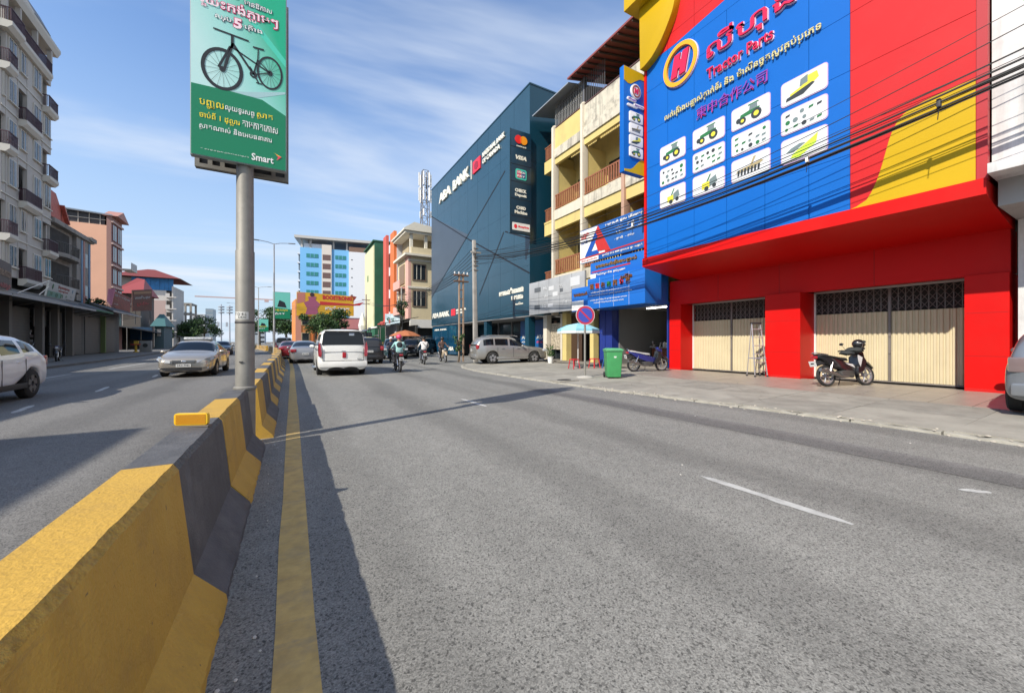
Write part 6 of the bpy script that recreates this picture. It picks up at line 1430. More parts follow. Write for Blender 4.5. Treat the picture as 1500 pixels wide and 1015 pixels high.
# climbing plants on the roof of the left shops
q = at(148, 452, 44); tree('roof_shrub', 'dark leafy plants growing on the roof edge between banner and pink panel', q.x-.6, q.y, 2.4, 1.3, .9, 700, 50, .16, z0=3.9)
tg = at(607, 480, 46); tree('street_tree', 'small green creeper clump on the thin pole above the stalls', 11.5, 47.3, 3.2, .8, 1.2, 600, 51, .16, z0=3.2)
# low dark scrub and canopies on the left (170-330 px): market roofs
mk = thing('left_market_roof', 'long dark drooping canopy roof over parked things beyond the left shops', 'stall', at(230, 500, 66))
A = at(186, 478, 58); B = at(262, 492, 86)
mb = MB(); mb.add([A+Vector((-5,0,.9)), A+Vector((.5,0,-.1)), B+Vector((.5,0,-.1)), B+Vector((-5,0,.9)), A+Vector((-5,0,.7)), A+Vector((.5,0,-.3)), B+Vector((.5,0,-.3)), B+Vector((-5,0,.7))], [(0,1,2,3),(7,6,5,4),(0,4,5,1),(1,5,6,2),(2,6,7,3),(3,7,4,0)]); mb.build('roof_sheet', AWN, mk)
for k in range(6):
    p = A.lerp(B, k/5); MB().tube([(p.x, p.y, .1), (p.x, p.y, p.z-.2)], .06, 6).build('post', SH_P, mk)
MB().box(A.x-7, A.x-5, A.y, B.y, .1, A.z+.5).build('back_wall', SH_D, mk)
yp = thing('yellow_hydrant_stand', 'yellow pump stand with a red top on the left pavement', 'stand', at(199, 517, 47)); q = at(199, 517, 47); YPM = mat('stand_yellow', (.45,.30,.03), .6)
mb = MB(); mb.lathe([(.26, 0), (.24, .1), (.13, .16), (.12, .85), (.16, .9)], (q.x, q.y, .1), n=10); mb.build('column', YPM, yp, smooth=40); MB().box(q.x-.45, q.x+.4, q.y-.15, q.y+.15, 1.0, 1.12).build('table_top', mat('stand_red', (.35,.04,.03), .6), yp); MB().box(q.x-.15, q.x+.25, q.y-.12, q.y+.12, 1.12, 1.5).build('lamp_box', YPM, yp)
ac = thing('machine_cabinet', 'pale grey machine cabinet with a round dial standing on the left pavement', 'cabinet', at(211, 517, 47)); q = at(212, 517, 48)
MB().box(q.x-.5, q.x+.6, q.y, q.y+.5, .1, 1.5).build('casing', mat('cabinet_grey', (.20,.21,.21), .6), ac, bevel=.04); slab(disc_pts(q.x+.05, .95, .25, .25, 14), face_cam(q.y), 0, .03).build('dial', ABK, ac)
# ---------------------------------------------------------------- vehicles
def paint(name, c, metal=0, rough=.35): return mat(name, c, rough, metal=metal, coat=.8, var=.03, vs=4)
TYRE = mat('tyre_rubber', (.018,.018,.018), .85); RIM = mat('alloy_rim', (.42,.42,.43), .35, metal=.7); TRIM = mat('black_trim', (.02,.02,.022), .55)
TINT = mat('tinted_glass', (.006,.008,.010), .05, spec=.45); HLAMP = mat('headlamp', (.42,.44,.46), .12, coat=1, spec=1); TLAMP = mat('tail_lamp', (.34,.012,.02), .18, coat=1); PLATE = mat('plate_white', (.62,.62,.60), .4); CHROME = mat('chrome', (.55,.55,.56), .15, metal=.9)
def interp(P, x):
    if x <= P[0][0]: return P[0][1]
    for (a, u), (b, v) in zip(P[:-1], P[1:]):
        if x <= b: return u+(v-u)*(x-a)/(b-a)
    return P[-1][1]
def eval_mesh(me, levels=1):
    o = bpy.data.objects.new('tmp', me); COL.objects.link(o); m = o.modifiers.new('s', 'SUBSURF'); m.levels = levels; m.render_levels = levels
    dg = bpy.context.evaluated_depsgraph_get(); r = bpy.data.meshes.new_from_object(o.evaluated_get(dg)); bpy.data.objects.remove(o); return r
def wheel(t, x, y, r, w, side, rimm=RIM, spokes=5):
    q = MB(); q.lathe([(r*.62, -w*.5), (r*.90, -w*.5), (r, -w*.36), (r, w*.36), (r*.90, w*.5), (r*.62, w*.5)], (x, y, r), 'y', 28, cap=False)
    wh = q.build('tyre', TYRE, t, smooth=40); wh.matrix_parent_inverse = Matrix()
    yo = side*w*.42
    q = MB(); q.lathe([(r*.64, yo-side*.01), (r*.66, yo+side*.02), (r*.60, yo+side*.02), (r*.57, yo-side*.05), (.001, yo-side*.055)], (x, y, r), 'y', 28, cap=False)
    for k in range(spokes):
        a = 2*math.pi*k/spokes+.3; c, s_ = math.cos(a), math.sin(a); ww = .055*r/.33*(5/spokes)**.5
        P = []
        for (rr, u) in ((.06, ww*.9), (r*.60, ww*1.4), (r*.60, -ww*1.4), (.06, -ww*.9)): P.append((x+c*rr-s_*u, y+yo+side*.012, r+s_*rr+c*u))
        B = [(p[0], p[1]-side*.05, p[2]) for p in P]; q.add(P+B, [(0,1,2,3),(7,6,5,4),(0,4,5,1),(1,5,6,2),(2,6,7,3),(3,7,4,0)], 1)
    o = q.build('rim', [mat('rim_shadow', (.03,.03,.03), .6), rimm], wh, smooth=35); o.matrix_parent_inverse = Matrix()
def car(name, label, cat, sp, pm, loc, rz, group=None, rimm=RIM, spokes=5, lod=1, tint=None):
    """local frame: x forward, y left, z up"""
    T = thing(name, label, cat, (0,0,0), 0, group)
    L2 = sp['L']/2; W2 = sp['W']/2; xw = sp['wheels']; wr = sp['r']; zb = sp['zb']
    xs = set(sp['xs']) | {a for a, _ in sp['top']} | {-L2, L2}
    for w in xw: xs |= {w-wr*1.18, w-wr*.95, w-wr*.6, w, w+wr*.6, w+wr*.95, w+wr*1.18}
    for a, b in sp['side']: xs |= {a, b}
    xs = sorted(x for x in xs if -L2-1e-6 <= x <= L2+1e-6); X = [xs[0]]
    for x in xs[1:]:
        if x-X[-1] > .045: X.append(x)
    vs = []; rings = []
    for x in X:
        w = interp(sp['width'], x)*W2; zt = interp(sp['top'], x); be_ = interp(sp['belt'], x); zz = interp(sp['under'], x) if 'under' in sp else zb
        k = max(0, min(1, (zt-be_)/.38)); arch = zz
        for q in xw:
            if abs(x-q) < wr*1.16: arch = max(arch, wr+math.sqrt(max(0, (wr*1.16)**2-(x-q)**2)))
        be2 = min(be_, zt-.03); zm = max((zz+be2)*.5+.02, arch+.02); cw = interp(sp['cab'], x)*W2
        cw = min(cw, w)
        R_ = [(0, zz), (w*.80, zz), (w*.985, arch if arch > zz else zz+.07), (w, zm), (w*.985, max(be2-.05, zm+.01)), (w*.955, max(be2, zm+.02)),
              (w*.84*(1-k)+(cw+.03)*k, (zt-.02)*(1-k)+(zt-.10)*k), (w*.55*(1-k)+cw*.80*k, zt-.008), (0, zt+.012)]
        if arch > zz: R_[1] = (w*.80, arch-.0)
        rings.append(R_)
    nR = 9; full = []
    for x, R_ in zip(X, rings):
        full.append([(x, y, z) for y, z in R_]+[(x, -y, z) for y, z in R_[-2:0:-1]])
    m = len(full[0]); V = [p for r_ in full for p in r_]; F = []; Mi = []
    pil = sp['side']; ws = sp['ws']; rws = sp.get('rws')
    for i in range(len(X)-1):
        xm = (X[i]+X[i+1])/2
        for k in range(m):
            F.append((i*m+k, i*m+(k+1)%m, (i+1)*m+(k+1)%m, (i+1)*m+k)); kk = k if k < nR-1 else m-1-k; mi = 0
            if kk == 5 and any(a <= xm <= b for a, b in pil): mi = 1
            if kk in (6, 7) and ws[0] <= xm <= ws[1]: mi = 1
            if rws and kk in (6, 7) and rws[0] <= xm <= rws[1]: mi = 1
            if kk == 0: mi = 2
            Mi.append(mi)
    F.append(tuple(range(m))[::-1]); Mi.append(0); F.append(tuple(range((len(X)-1)*m, len(X)*m))); Mi.append(0)
    # end caps are filled by an inner ring so they stay flat
    me = bpy.data.meshes.new('car'); me.from_pydata(V, [], F); me.polygons.foreach_set('material_index', Mi); me.update()
    bm = bmesh.new(); bm.from_mesh(me); bmesh.ops.recalc_face_normals(bm, faces=bm.faces); bm.to_mesh(me); bm.free()
    ev = eval_mesh(me, lod)
    P = [v.co.copy() for v in ev.vertices]
    for idx, nm, mm in ((0, 'body', pm), (1, 'window_glass', tint or TINT), (2, 'underbody', TRIM)):
        q = MB(); mp = {}
        for p in ev.polygons:
            if p.material_index != idx: continue
            f = []
            for v in p.vertices:
                if v not in mp: mp[v] = len(q.v); q.v.append(tuple(P[v]))
                f.append(mp[v])
            q.f.append(tuple(f)); q.m.append(0)
        if not q.f: continue
        me2 = bpy.data.meshes.new(nm); me2.from_pydata(q.v, [], q.f); me2.materials.append(mm); me2.polygons.foreach_set('use_smooth', [True]*len(q.f)); me2.set_sharp_from_angle(angle=R(50))
        o = bpy.data.objects.new(nm, me2); COL.objects.link(o); o.parent = T
    for q in xw:
        for s_ in (-1, 1): wheel(T, q, s_*(W2-.115), wr, .21, s_, rimm, spokes)
    q = MB()
    q.box(-L2*.86, L2*.86, -W2*.74, W2*.74, zb+.02, zb+.34); q.build('chassis', TRIM, T).matrix_parent_inverse = Matrix()
    def add(nm, mb, mm, **k): o = mb.build(nm, mm, T, **k); o.matrix_parent_inverse = Matrix(); return o
    mx_ = sp['mirror']
    for s_ in (-1, 1): add('wing_mirror', MB().sph((mx_[0], s_*(W2*.93+.13), mx_[1]), (.075, .11, .075), 10, 7), pm, smooth=60)
    sp['extra'](add, sp, pm, W2, L2)
    T.location = loc; T.rotation_euler = (0, 0, rz)
    return T
def plate(add, x, z, s, txt='2BC-7080', w=.36, h=.13):
    o = add('number_plate', MB().box(min(x, x+s*.015), max(x, x+s*.015), -w/2, w/2, z-h/2, z+h/2), PLATE)
    M = plane_M((x+s*.017, 0, 0), (0, s, 0), (0, 0, 1)); t = word(txt, M, -w*.42, w*.42, z-h*.3, z+h*.3, mat('print_black', (.02,.02,.02), .6), None, .02, 0, 1, 0, 0); t.parent = o
def sedan_extra(add, sp, pm, W2, L2):
    f = L2
    for s_ in (-1, 1):
        mb = MB(); P = [(f-.06, .40, .66), (f-.17, .66, .72), (f-.42, .86, .80), (f-.60, .865, .78), (f-.40, .89, .70), (f-.14, .70, .585), (f-.03, .40, .56)]
        c = Vector((f-.5, .5, .65)); V = [Vector((a, b*s_*W2/.91, z)) for a, b, z in P]; B = [v+Vector((-.12, -s_*.05, 0)) for v in V]; n = len(P)
        V = [v+Vector((.03, s_*.012, .01)) for v in V]
        mb.add(V+B, [tuple(range(n)), tuple(range(n, 2*n))[::-1]]+[(i, (i+1) % n, n+(i+1) % n, n+i) for i in range(n)]); add('headlight', mb, HLAMP)
        add('fog_light', MB().sph((f-.12, s_*.68, .36), (.05, .10, .045), 10, 6), HLAMP, smooth=60)
        add('tail_light', MB().box(-L2-.005, -L2+.20, min(s_*.50, s_*.84), max(s_*.50, s_*.84), .74, .93), TLAMP, bevel=.03)
    add('grille', MB().box(f-.10, f+.012, -.36, .36, .55, .68), mat('grille_grey', (.20,.20,.19), .3, metal=.7), bevel=.02)
    for k in range(3): add('grille_bar', MB().box(f+.012, f+.02, -.33, .33, .575+.035*k, .585+.035*k), CHROME)
    add('badge', MB().sph((f+.02, 0, .62), (.012, .09, .055), 12, 6), CHROME, smooth=60)
    add('lower_intake', MB().box(f-.14, f+.006, -.55, .55, .27, .36), TRIM, bevel=.02)
    add('bumper_lip', MB().box(f-.12, f+.012, -.72, .72, .375, .395), TRIM)
    plate(add, f+.012, .475, 1, '2AX-7080', .46, .12); plate(add, -L2-.02, .62, -1)
    for s_ in (-1, 1):
        for x in (-.95, .05, 1.02): add('door_seam', MB().box(x-.004, x+.004, min(s_*(W2-.01), s_*(W2+.001)), max(s_*(W2-.01), s_*(W2+.001)), .35, .86), TRIM)
        for x in (-.75, .28): add('door_handle', MB().box(x, x+.18, min(s_*(W2-.03), s_*(W2+.02)), max(s_*(W2-.03), s_*(W2+.02)), .78, .81), pm, bevel=.008)
    if sp.get('taxi'):
        add('roof_sign', MB().box(-.25, .05, -.48, .48, 1.485, 1.60), mat('roof_sign_white', (.62,.64,.66), .4), bevel=.025)
        add('roof_sign_base', MB().box(-.28, .08, -.50, .50, 1.455, 1.485), TRIM); M = plane_M((.052, 0, 0), (0, 1, 0), (0, 0, 1)); t = word('សាលាបង្រៀន', M, -.38, .38, 1.51, 1.575, mat('sign_navy', (.03,.04,.12), .5), None, .02, 0, 1, 0, 0); t.parent = bpy.data.objects[[o.name for o in bpy.data.objects if o.name.startswith('roof_sign')][-2]]
SEDAN = dict(L=4.8, W=1.82, r=.325, zb=.19, wheels=(-1.42, 1.36), xs=(-2.3, -2.1, -1.8, -.5, 0, .5, 2.2, 2.32),
    top=[(-2.4,.86),(-2.36,1.0),(-2.2,1.06),(-1.72,1.10),(-1.15,1.33),(-.75,1.43),(-.2,1.475),(.25,1.45),(.55,1.36),(1.15,1.04),(1.3,.99),(1.75,.92),(2.1,.83),(2.28,.74),(2.36,.66),(2.4,.50)],
    belt=[(-2.4,.86),(-1.7,.95),(0,.93),(1.2,.90),(2.0,.78),(2.4,.50)], width=[(-2.4,.74),(-2.3,.88),(-2.0,.96),(-1.2,1),(1.3,1),(1.9,.96),(2.15,.90),(2.32,.80),(2.4,.70)],
    cab=[(-1.8,.80),(-1,.70),(0,.70),(.6,.72),(1.2,.85)], side=[(-1.25,-.98),(-.90,.02),(.10,.95)], ws=(.42,1.2), rws=(-1.75,-.85), mirror=(.80, .98), extra=sedan_extra)
TAXI = dict(SEDAN, taxi=True)
CHAMP = paint('paint_champagne', (.40,.36,.30), .55, .3)
car('sedan', 'champagne silver sedan with a white sign box on its roof, coming towards the viewer', 'car', TAXI, CHAMP, (-3.62, 21.75, 0), R(-90-1), lod=2)
GREYP = paint('paint_grey', (.30,.30,.31), .5, .3); REDC = paint('paint_maroon', (.22,.012,.02), .2); WHP = paint('paint_white', (.74,.75,.77)); SILV = paint('paint_silver', (.36,.35,.33), .6, .3); BLK = paint('paint_black', (.012,.012,.014)); DGR = paint('paint_dark_green', (.015,.04,.045))
car('sedan', 'silver grey sedan seen from behind just left of the white van', 'car', SEDAN, GREYP, (.75, 30.5, 0), R(90))
car('sedan', 'dark red car ahead of the grey sedan by the median', 'car', SEDAN, REDC, (-.15, 38.5, 0), R(92))
car('sedan', 'pale blue car far ahead beside the median', 'car', SEDAN, paint('paint_pale_blue', (.40,.48,.55)), (-2.2, 82, 0), R(96)); car('sedan', 'dark sedan far off on the left carriageway', 'car', SEDAN, BLK, (-6.6, 52, 0), R(-86))
car('sedan', 'light sedan far off on the left carriageway behind the pole', 'car', SEDAN, WHP, (-8.6, 70, 0), R(-84))
def suv_extra(add, sp, pm, W2, L2):
    H = sp['H']
    for s_ in (-1, 1):
        y0, y1 = sorted((s_*(W2-.20), s_*(W2+.002)))
        tl = sp.get('tl', .95); xt = -L2
        while interp(sp['top'], xt) < tl+.22 and xt < 0: xt += .01
        wy = interp(sp['width'], xt+.06)*W2; y0, y1 = sorted((s_*(wy-.24), s_*(wy-.012)))
        add('tail_light', MB().box(xt-.012, xt+.16, y0, y1, tl-.06, tl+.20), sp.get('tlm', TLAMP), bevel=.03)
        add('headlight', MB().box(L2-.30, L2-.02, *sorted((s_*(W2-.30), s_*(W2-.02))), .72, .88), HLAMP, bevel=.03)
        add('wheel_trim_strip', MB().box(-L2*.45, L2*.42, *sorted((s_*(W2-.02), s_*(W2+.012))), sp['zb']+.04, sp['zb']+.17), sp.get('cladding', TRIM), bevel=.008)
        for x in (-.98, .0, 1.0): add('door_seam', MB().box(x-.005, x+.005, *sorted((s_*(W2-.01), s_*(W2+.0015))), .38, .98), TRIM)
        for x in (-.75, .22): add('door_handle', MB().box(x, x+.17, *sorted((s_*(W2-.03), s_*(W2+.025))), .90, .935), pm, bevel=.008)
        if not sp.get('norail'): add('roof_rail', MB().tube([(-1.6, s_*W2*.66, H-.02), (-1.4, s_*W2*.67, H+.035), (.1, s_*W2*.67, H+.03), (.35, s_*W2*.67, H-.03)], .018, 6), sp.get('rail', TRIM))
    zz = [1.06, H-.14]; xx = []
    for z in zz:
        x = -L2
        while interp(sp['top'], x) < z+.02 and x < 0: x += .01
        xx.append(x-.012)
    if not sp.get('rws'): add('rear_glass', MB().add([(xx[0], -W2*.70, zz[0]), (xx[0], W2*.70, zz[0]), (xx[1], W2*.60, zz[1]), (xx[1], -W2*.60, zz[1]), (xx[0]+.2, -W2*.70, zz[0]), (xx[0]+.2, W2*.70, zz[0]), (xx[1]+.2, W2*.60, zz[1]), (xx[1]+.2, -W2*.60, zz[1])], [(0,1,2,3),(7,6,5,4),(0,4,5,1),(1,5,6,2),(2,6,7,3),(3,7,4,0)]), TINT)
    add('rear_bumper', MB().box(-L2-.03, -L2+.3, -W2*.86, W2*.86, .34, .56), sp.get('cladding', pm), bevel=.04); plate(add, -L2-.035, .80 if not sp.get('flat') else .5, -1)
    add('front_grille', MB().box(L2-.06, L2+.012, -.42, .42, .58, .76), TRIM, bevel=.02); plate(add, L2+.015, .48, 1)
SUV = dict(L=4.6, W=1.80, H=1.70, r=.355, zb=.24, wheels=(-1.28, 1.38), xs=(-2.2, -1.9, -.5, 0, .5, 2.15),
    top=[(-2.3,.98),(-2.27,1.12),(-2.12,1.50),(-1.95,1.64),(-1.5,1.69),(-.3,1.72),(.25,1.68),(.5,1.60),(1.08,1.15),(1.25,1.09),(1.8,1.02),(2.1,.94),(2.24,.82),(2.3,.60)],
    belt=[(-2.3,1.0),(-1.5,1.06),(0,1.03),(1.2,.98),(2.0,.86),(2.3,.60)], width=[(-2.3,.86),(-2.2,.94),(-1.7,1),(1.5,1),(2.0,.95),(2.2,.86),(2.3,.74)],
    cab=[(-2.3,.80),(-1,.76),(0,.76),(.6,.77),(1.2,.87)], side=[(-1.95,-1.12),(-1.02,-.05),(.05,.88)], ws=(.45,1.1), rws=None, mirror=(.80, 1.08), extra=suv_extra, tl=.92, rail=CHROME)
SSUV = dict(SUV, H=1.64, cladding=SILV, top=[(-2.3,.96),(-2.27,1.10),(-2.06,1.44),(-1.82,1.58),(-1.4,1.64),(-.5,1.655),(-.1,1.62),(.2,1.53),(.86,1.12),(1.05,1.05),(1.8,.98),(2.1,.90),(2.24,.78),(2.3,.60)], belt=[(-2.3,.96),(-1.5,1.02),(0,.99),(1.0,.95),(2.0,.84),(2.3,.60)], side=[(-1.85,-1.22),(-1.12,-.30),(-.20,.62)], ws=(.15,.9), mirror=(.55,1.05))
car('parked_suv', 'silver grey SUV parked side on in front of the bank', 'car', SSUV, SILV, (11.6, 20.8, .1), R(-9), lod=2, spokes=5)
CSUV = dict(SUV, norail=1, L=4.45, H=1.60, W=1.84, r=.36, xs=(-2.1,-1.9,-.5,0,.5,2.0), wheels=(-1.32,1.30), top=[(-2.225,.92),(-2.20,1.05),(-2.0,1.22),(-1.6,1.46),(-1.2,1.56),(-.4,1.61),(.2,1.57),(.45,1.48),(1.05,1.12),(1.2,1.06),(1.75,.99),(2.0,.92),(2.18,.8),(2.225,.6)],
    belt=[(-2.225,.96),(-1.6,1.14),(-.8,1.04),(1.2,.96),(1.9,.85),(2.225,.60)], side=[(-1.5,-1.02),(-.94,-.05),(.05,.86)], rws=(-2.0,-1.25), tl=.84)
car('white_crossover', 'white crossover car cut off by the left edge of the view', 'car', CSUV, WHP, (-6.50, 13.0, 0), R(-90+2), lod=2, rimm=mat('rim_dark', (.16,.16,.17), .4, metal=.6))
car('grey_car', 'grey hatchback whose rear just shows at the right edge of the view', 'car', dict(SUV, norail=1, tlm=mat('tail_lamp_grey', (.16,.12,.12), .2, coat=1), tl=.80, H=1.55, L=4.1, wheels=(-1.2,1.25), xs=(-1.9,-.5,0,.5), top=[(-2.05,.85),(-2.02,1.0),(-1.85,1.35),(-1.6,1.48),(-.3,1.55),(.3,1.5),(.95,1.05),(1.7,.92),(2.0,.75),(2.05,.55)], belt=[(-2.05,.88),(0,.98),(1.2,.92),(2.05,.55)], width=[(-2.05,.84),(-1.9,.95),(-1.4,1),(1.3,1),(1.9,.9),(2.05,.74)], cab=[(-2.05,.78),(1.2,.85)], side=[(-1.5,-1.0),(-.9,-.05),(.05,.8)], cladding=paint('paint_greyblue', (.20,.215,.235), .4)), paint('paint_greyblue', (.20,.215,.235), .4), (12.72, .80, .14), R(2), lod=2)
car('black_suv', 'black SUV half hidden on the right of the white van', 'car', dict(SUV, H=1.78), BLK, (4.3, 27.5, 0), R(88)); 
car('dark_suv', 'dark green SUV facing the viewer behind the woman on the motorbike', 'car', dict(SUV, H=1.8, W=1.9), DGR, (7.5, 33.2, 0), R(-100)); 
car('dark_van', 'dark parked van under the market roof beside the bank', 'van', dict(SUV, H=1.95, W=1.9, top=[(a, z*1.1) for a, z in SUV['top']]), BLK, (12.0, 41.5, 0), R(-140))
car('dark_pickup', 'dark car waiting beside the orange umbrella', 'car', dict(SUV, H=1.75), paint('paint_black_blue', (.015,.02,.028)), (10.2, 37.5, 0), R(-115))
def van_extra(add, sp, pm, W2, L2):
    x = -L2
    mb = MB(); P = [(-.80, 1.27), (.80, 1.27), (.745, 1.72), (.68, 1.80), (-.68, 1.80), (-.745, 1.72)]
    xx = lambda z: x+.035-.0+max(0, z-1.12)*.17
    mb.add([(xx(z)-.035, y, z) for y, z in P]+[(xx(z)+.1, y, z) for y, z in P], [(0,1,2,3,4,5), (11,10,9,8,7,6)]+[(i, (i+1) % 6, 6+(i+1) % 6, 6+i) for i in range(6)]); add('rear_glass', mb, TINT)
    for s_ in (-1, 1):
        mb = MB(); P = [(.82, .78), (.925, .82), (.94, 1.15), (.90, 1.40), (.84, 1.20), (.80, .92)]
        mb.add([(x-.012+max(0, z-1)*.15, s_*y, z) for y, z in P]+[(x+.2, s_*y, z) for y, z in P], [(0,1,2,3,4,5), (11,10,9,8,7,6)]+[(i, (i+1) % 6, 6+(i+1) % 6, 6+i) for i in range(6)]); add('tail_light', mb, TLAMP)
        for xs_ in (-1.35, -.15, 1.15): add('door_seam', MB().box(xs_-.006, xs_+.006, *sorted((s_*(W2-.01), s_*(W2+.002))), .35, 1.75), TRIM)
        add('slide_rail', MB().box(-2.2, -.3, *sorted((s_*(W2-.02), s_*(W2+.006))), 1.06, 1.085), TRIM)
        add('side_step', MB().box(-1.0, 1.0, *sorted((s_*(W2-.1), s_*(W2+.12))), .26, .31), CHROME, bevel=.01)
        add('mirror_arm', MB().box(1.55, 1.62, *sorted((s_*(W2-.1), s_*(W2+.1))), 1.1, 1.14), TRIM)
        add('headlight', MB().box(L2-.25, L2, *sorted((s_*(W2-.35), s_*(W2-.05))), .75, .95), HLAMP, bevel=.03)
    add('roof_spoiler', MB().box(x+.02, x+.30, -.72, .72, 1.83, 1.875), pm, bevel=.015)
    add('rear_bumper', MB().box(x-.07, x+.3, -W2*.96, W2*.96, .36, .60), pm, bevel=.05)
    add('tailgate_seam', MB().box(x-.012, x+.02, -.78, .78, .612, .622), TRIM); 
    for s_ in (-1, 1): add('tailgate_seam', MB().box(x-.008, x+.02, s_*.775-.005, s_*.775+.005, .62, 1.13), TRIM)
    add('badge', MB().box(x-.02, x, -.08, .08, 1.00, 1.03), CHROME, bevel=.006)
    add('red_ribbon_plate', MB().box(x-.02, x, -.10, .04, .74, .96), mat('ribbon_red', (.40,.01,.02), .5), bevel=.01)
    add('rear_crease', MB().box(x-.006, x+.02, -.76, .76, .985, .993), mat('crease_shade', (.35,.35,.36), .5)); 
    add('window_sticker', MB().box(x+.085, x+.10, -.42, -.22, 1.66, 1.76), mat('sticker_pale', (.45,.52,.60), .5)); add('antenna', MB().tube([(-1.2, .4, 1.92), (-1.2, .4, 2.02)], .02, 6), TRIM)
    add('model_mark', MB().box(x-.012, x, -.70, -.52, .68, .71), CHROME); 
VAN = dict(L=5.12, W=1.92, H=1.93, r=.345, zb=.22, wheels=(-1.55, 1.62), xs=(-2.45, -2.0, -1.0, 0, .5, 2.3),
    top=[(-2.56,1.12),(-2.53,1.3),(-2.44,1.76),(-2.32,1.88),(-2.0,1.92),(0,1.93),(.9,1.88),(1.15,1.80),(1.85,1.28),(2.05,1.18),(2.35,1.05),(2.5,.85),(2.56,.6)],
    belt=[(-2.56,1.06),(-2,1.10),(1.2,1.08),(2.0,1.0),(2.56,.6)], width=[(-2.56,.93),(-2.48,.97),(-2.2,1),(1.7,1),(2.2,.94),(2.45,.84),(2.56,.72)],
    cab=[(-2.56,.80),(-2,.80),(1,.80),(1.8,.88)], side=[(-2.15,-1.30),(-1.2,-.10),(.0,1.05)], ws=(1.1,1.9), mirror=(1.58, 1.18), extra=van_extra)
car('white_van', 'white minivan driving away ahead with a red ribbon on its tailgate', 'van', VAN, mat('paint_van_white', (.80,.80,.76), .35, coat=.6, var=.05, vs=2, dirt=.35, dirtcol=(.50,.48,.42), ds=1.3), (1.86, 19.75, 0), R(90-.5), lod=2)
car('white_van', 'small white van far ahead between the median and the dark red car', 'van', VAN, paint('paint_offwhite', (.55,.55,.54)), (-.95, 57, 0), R(93))
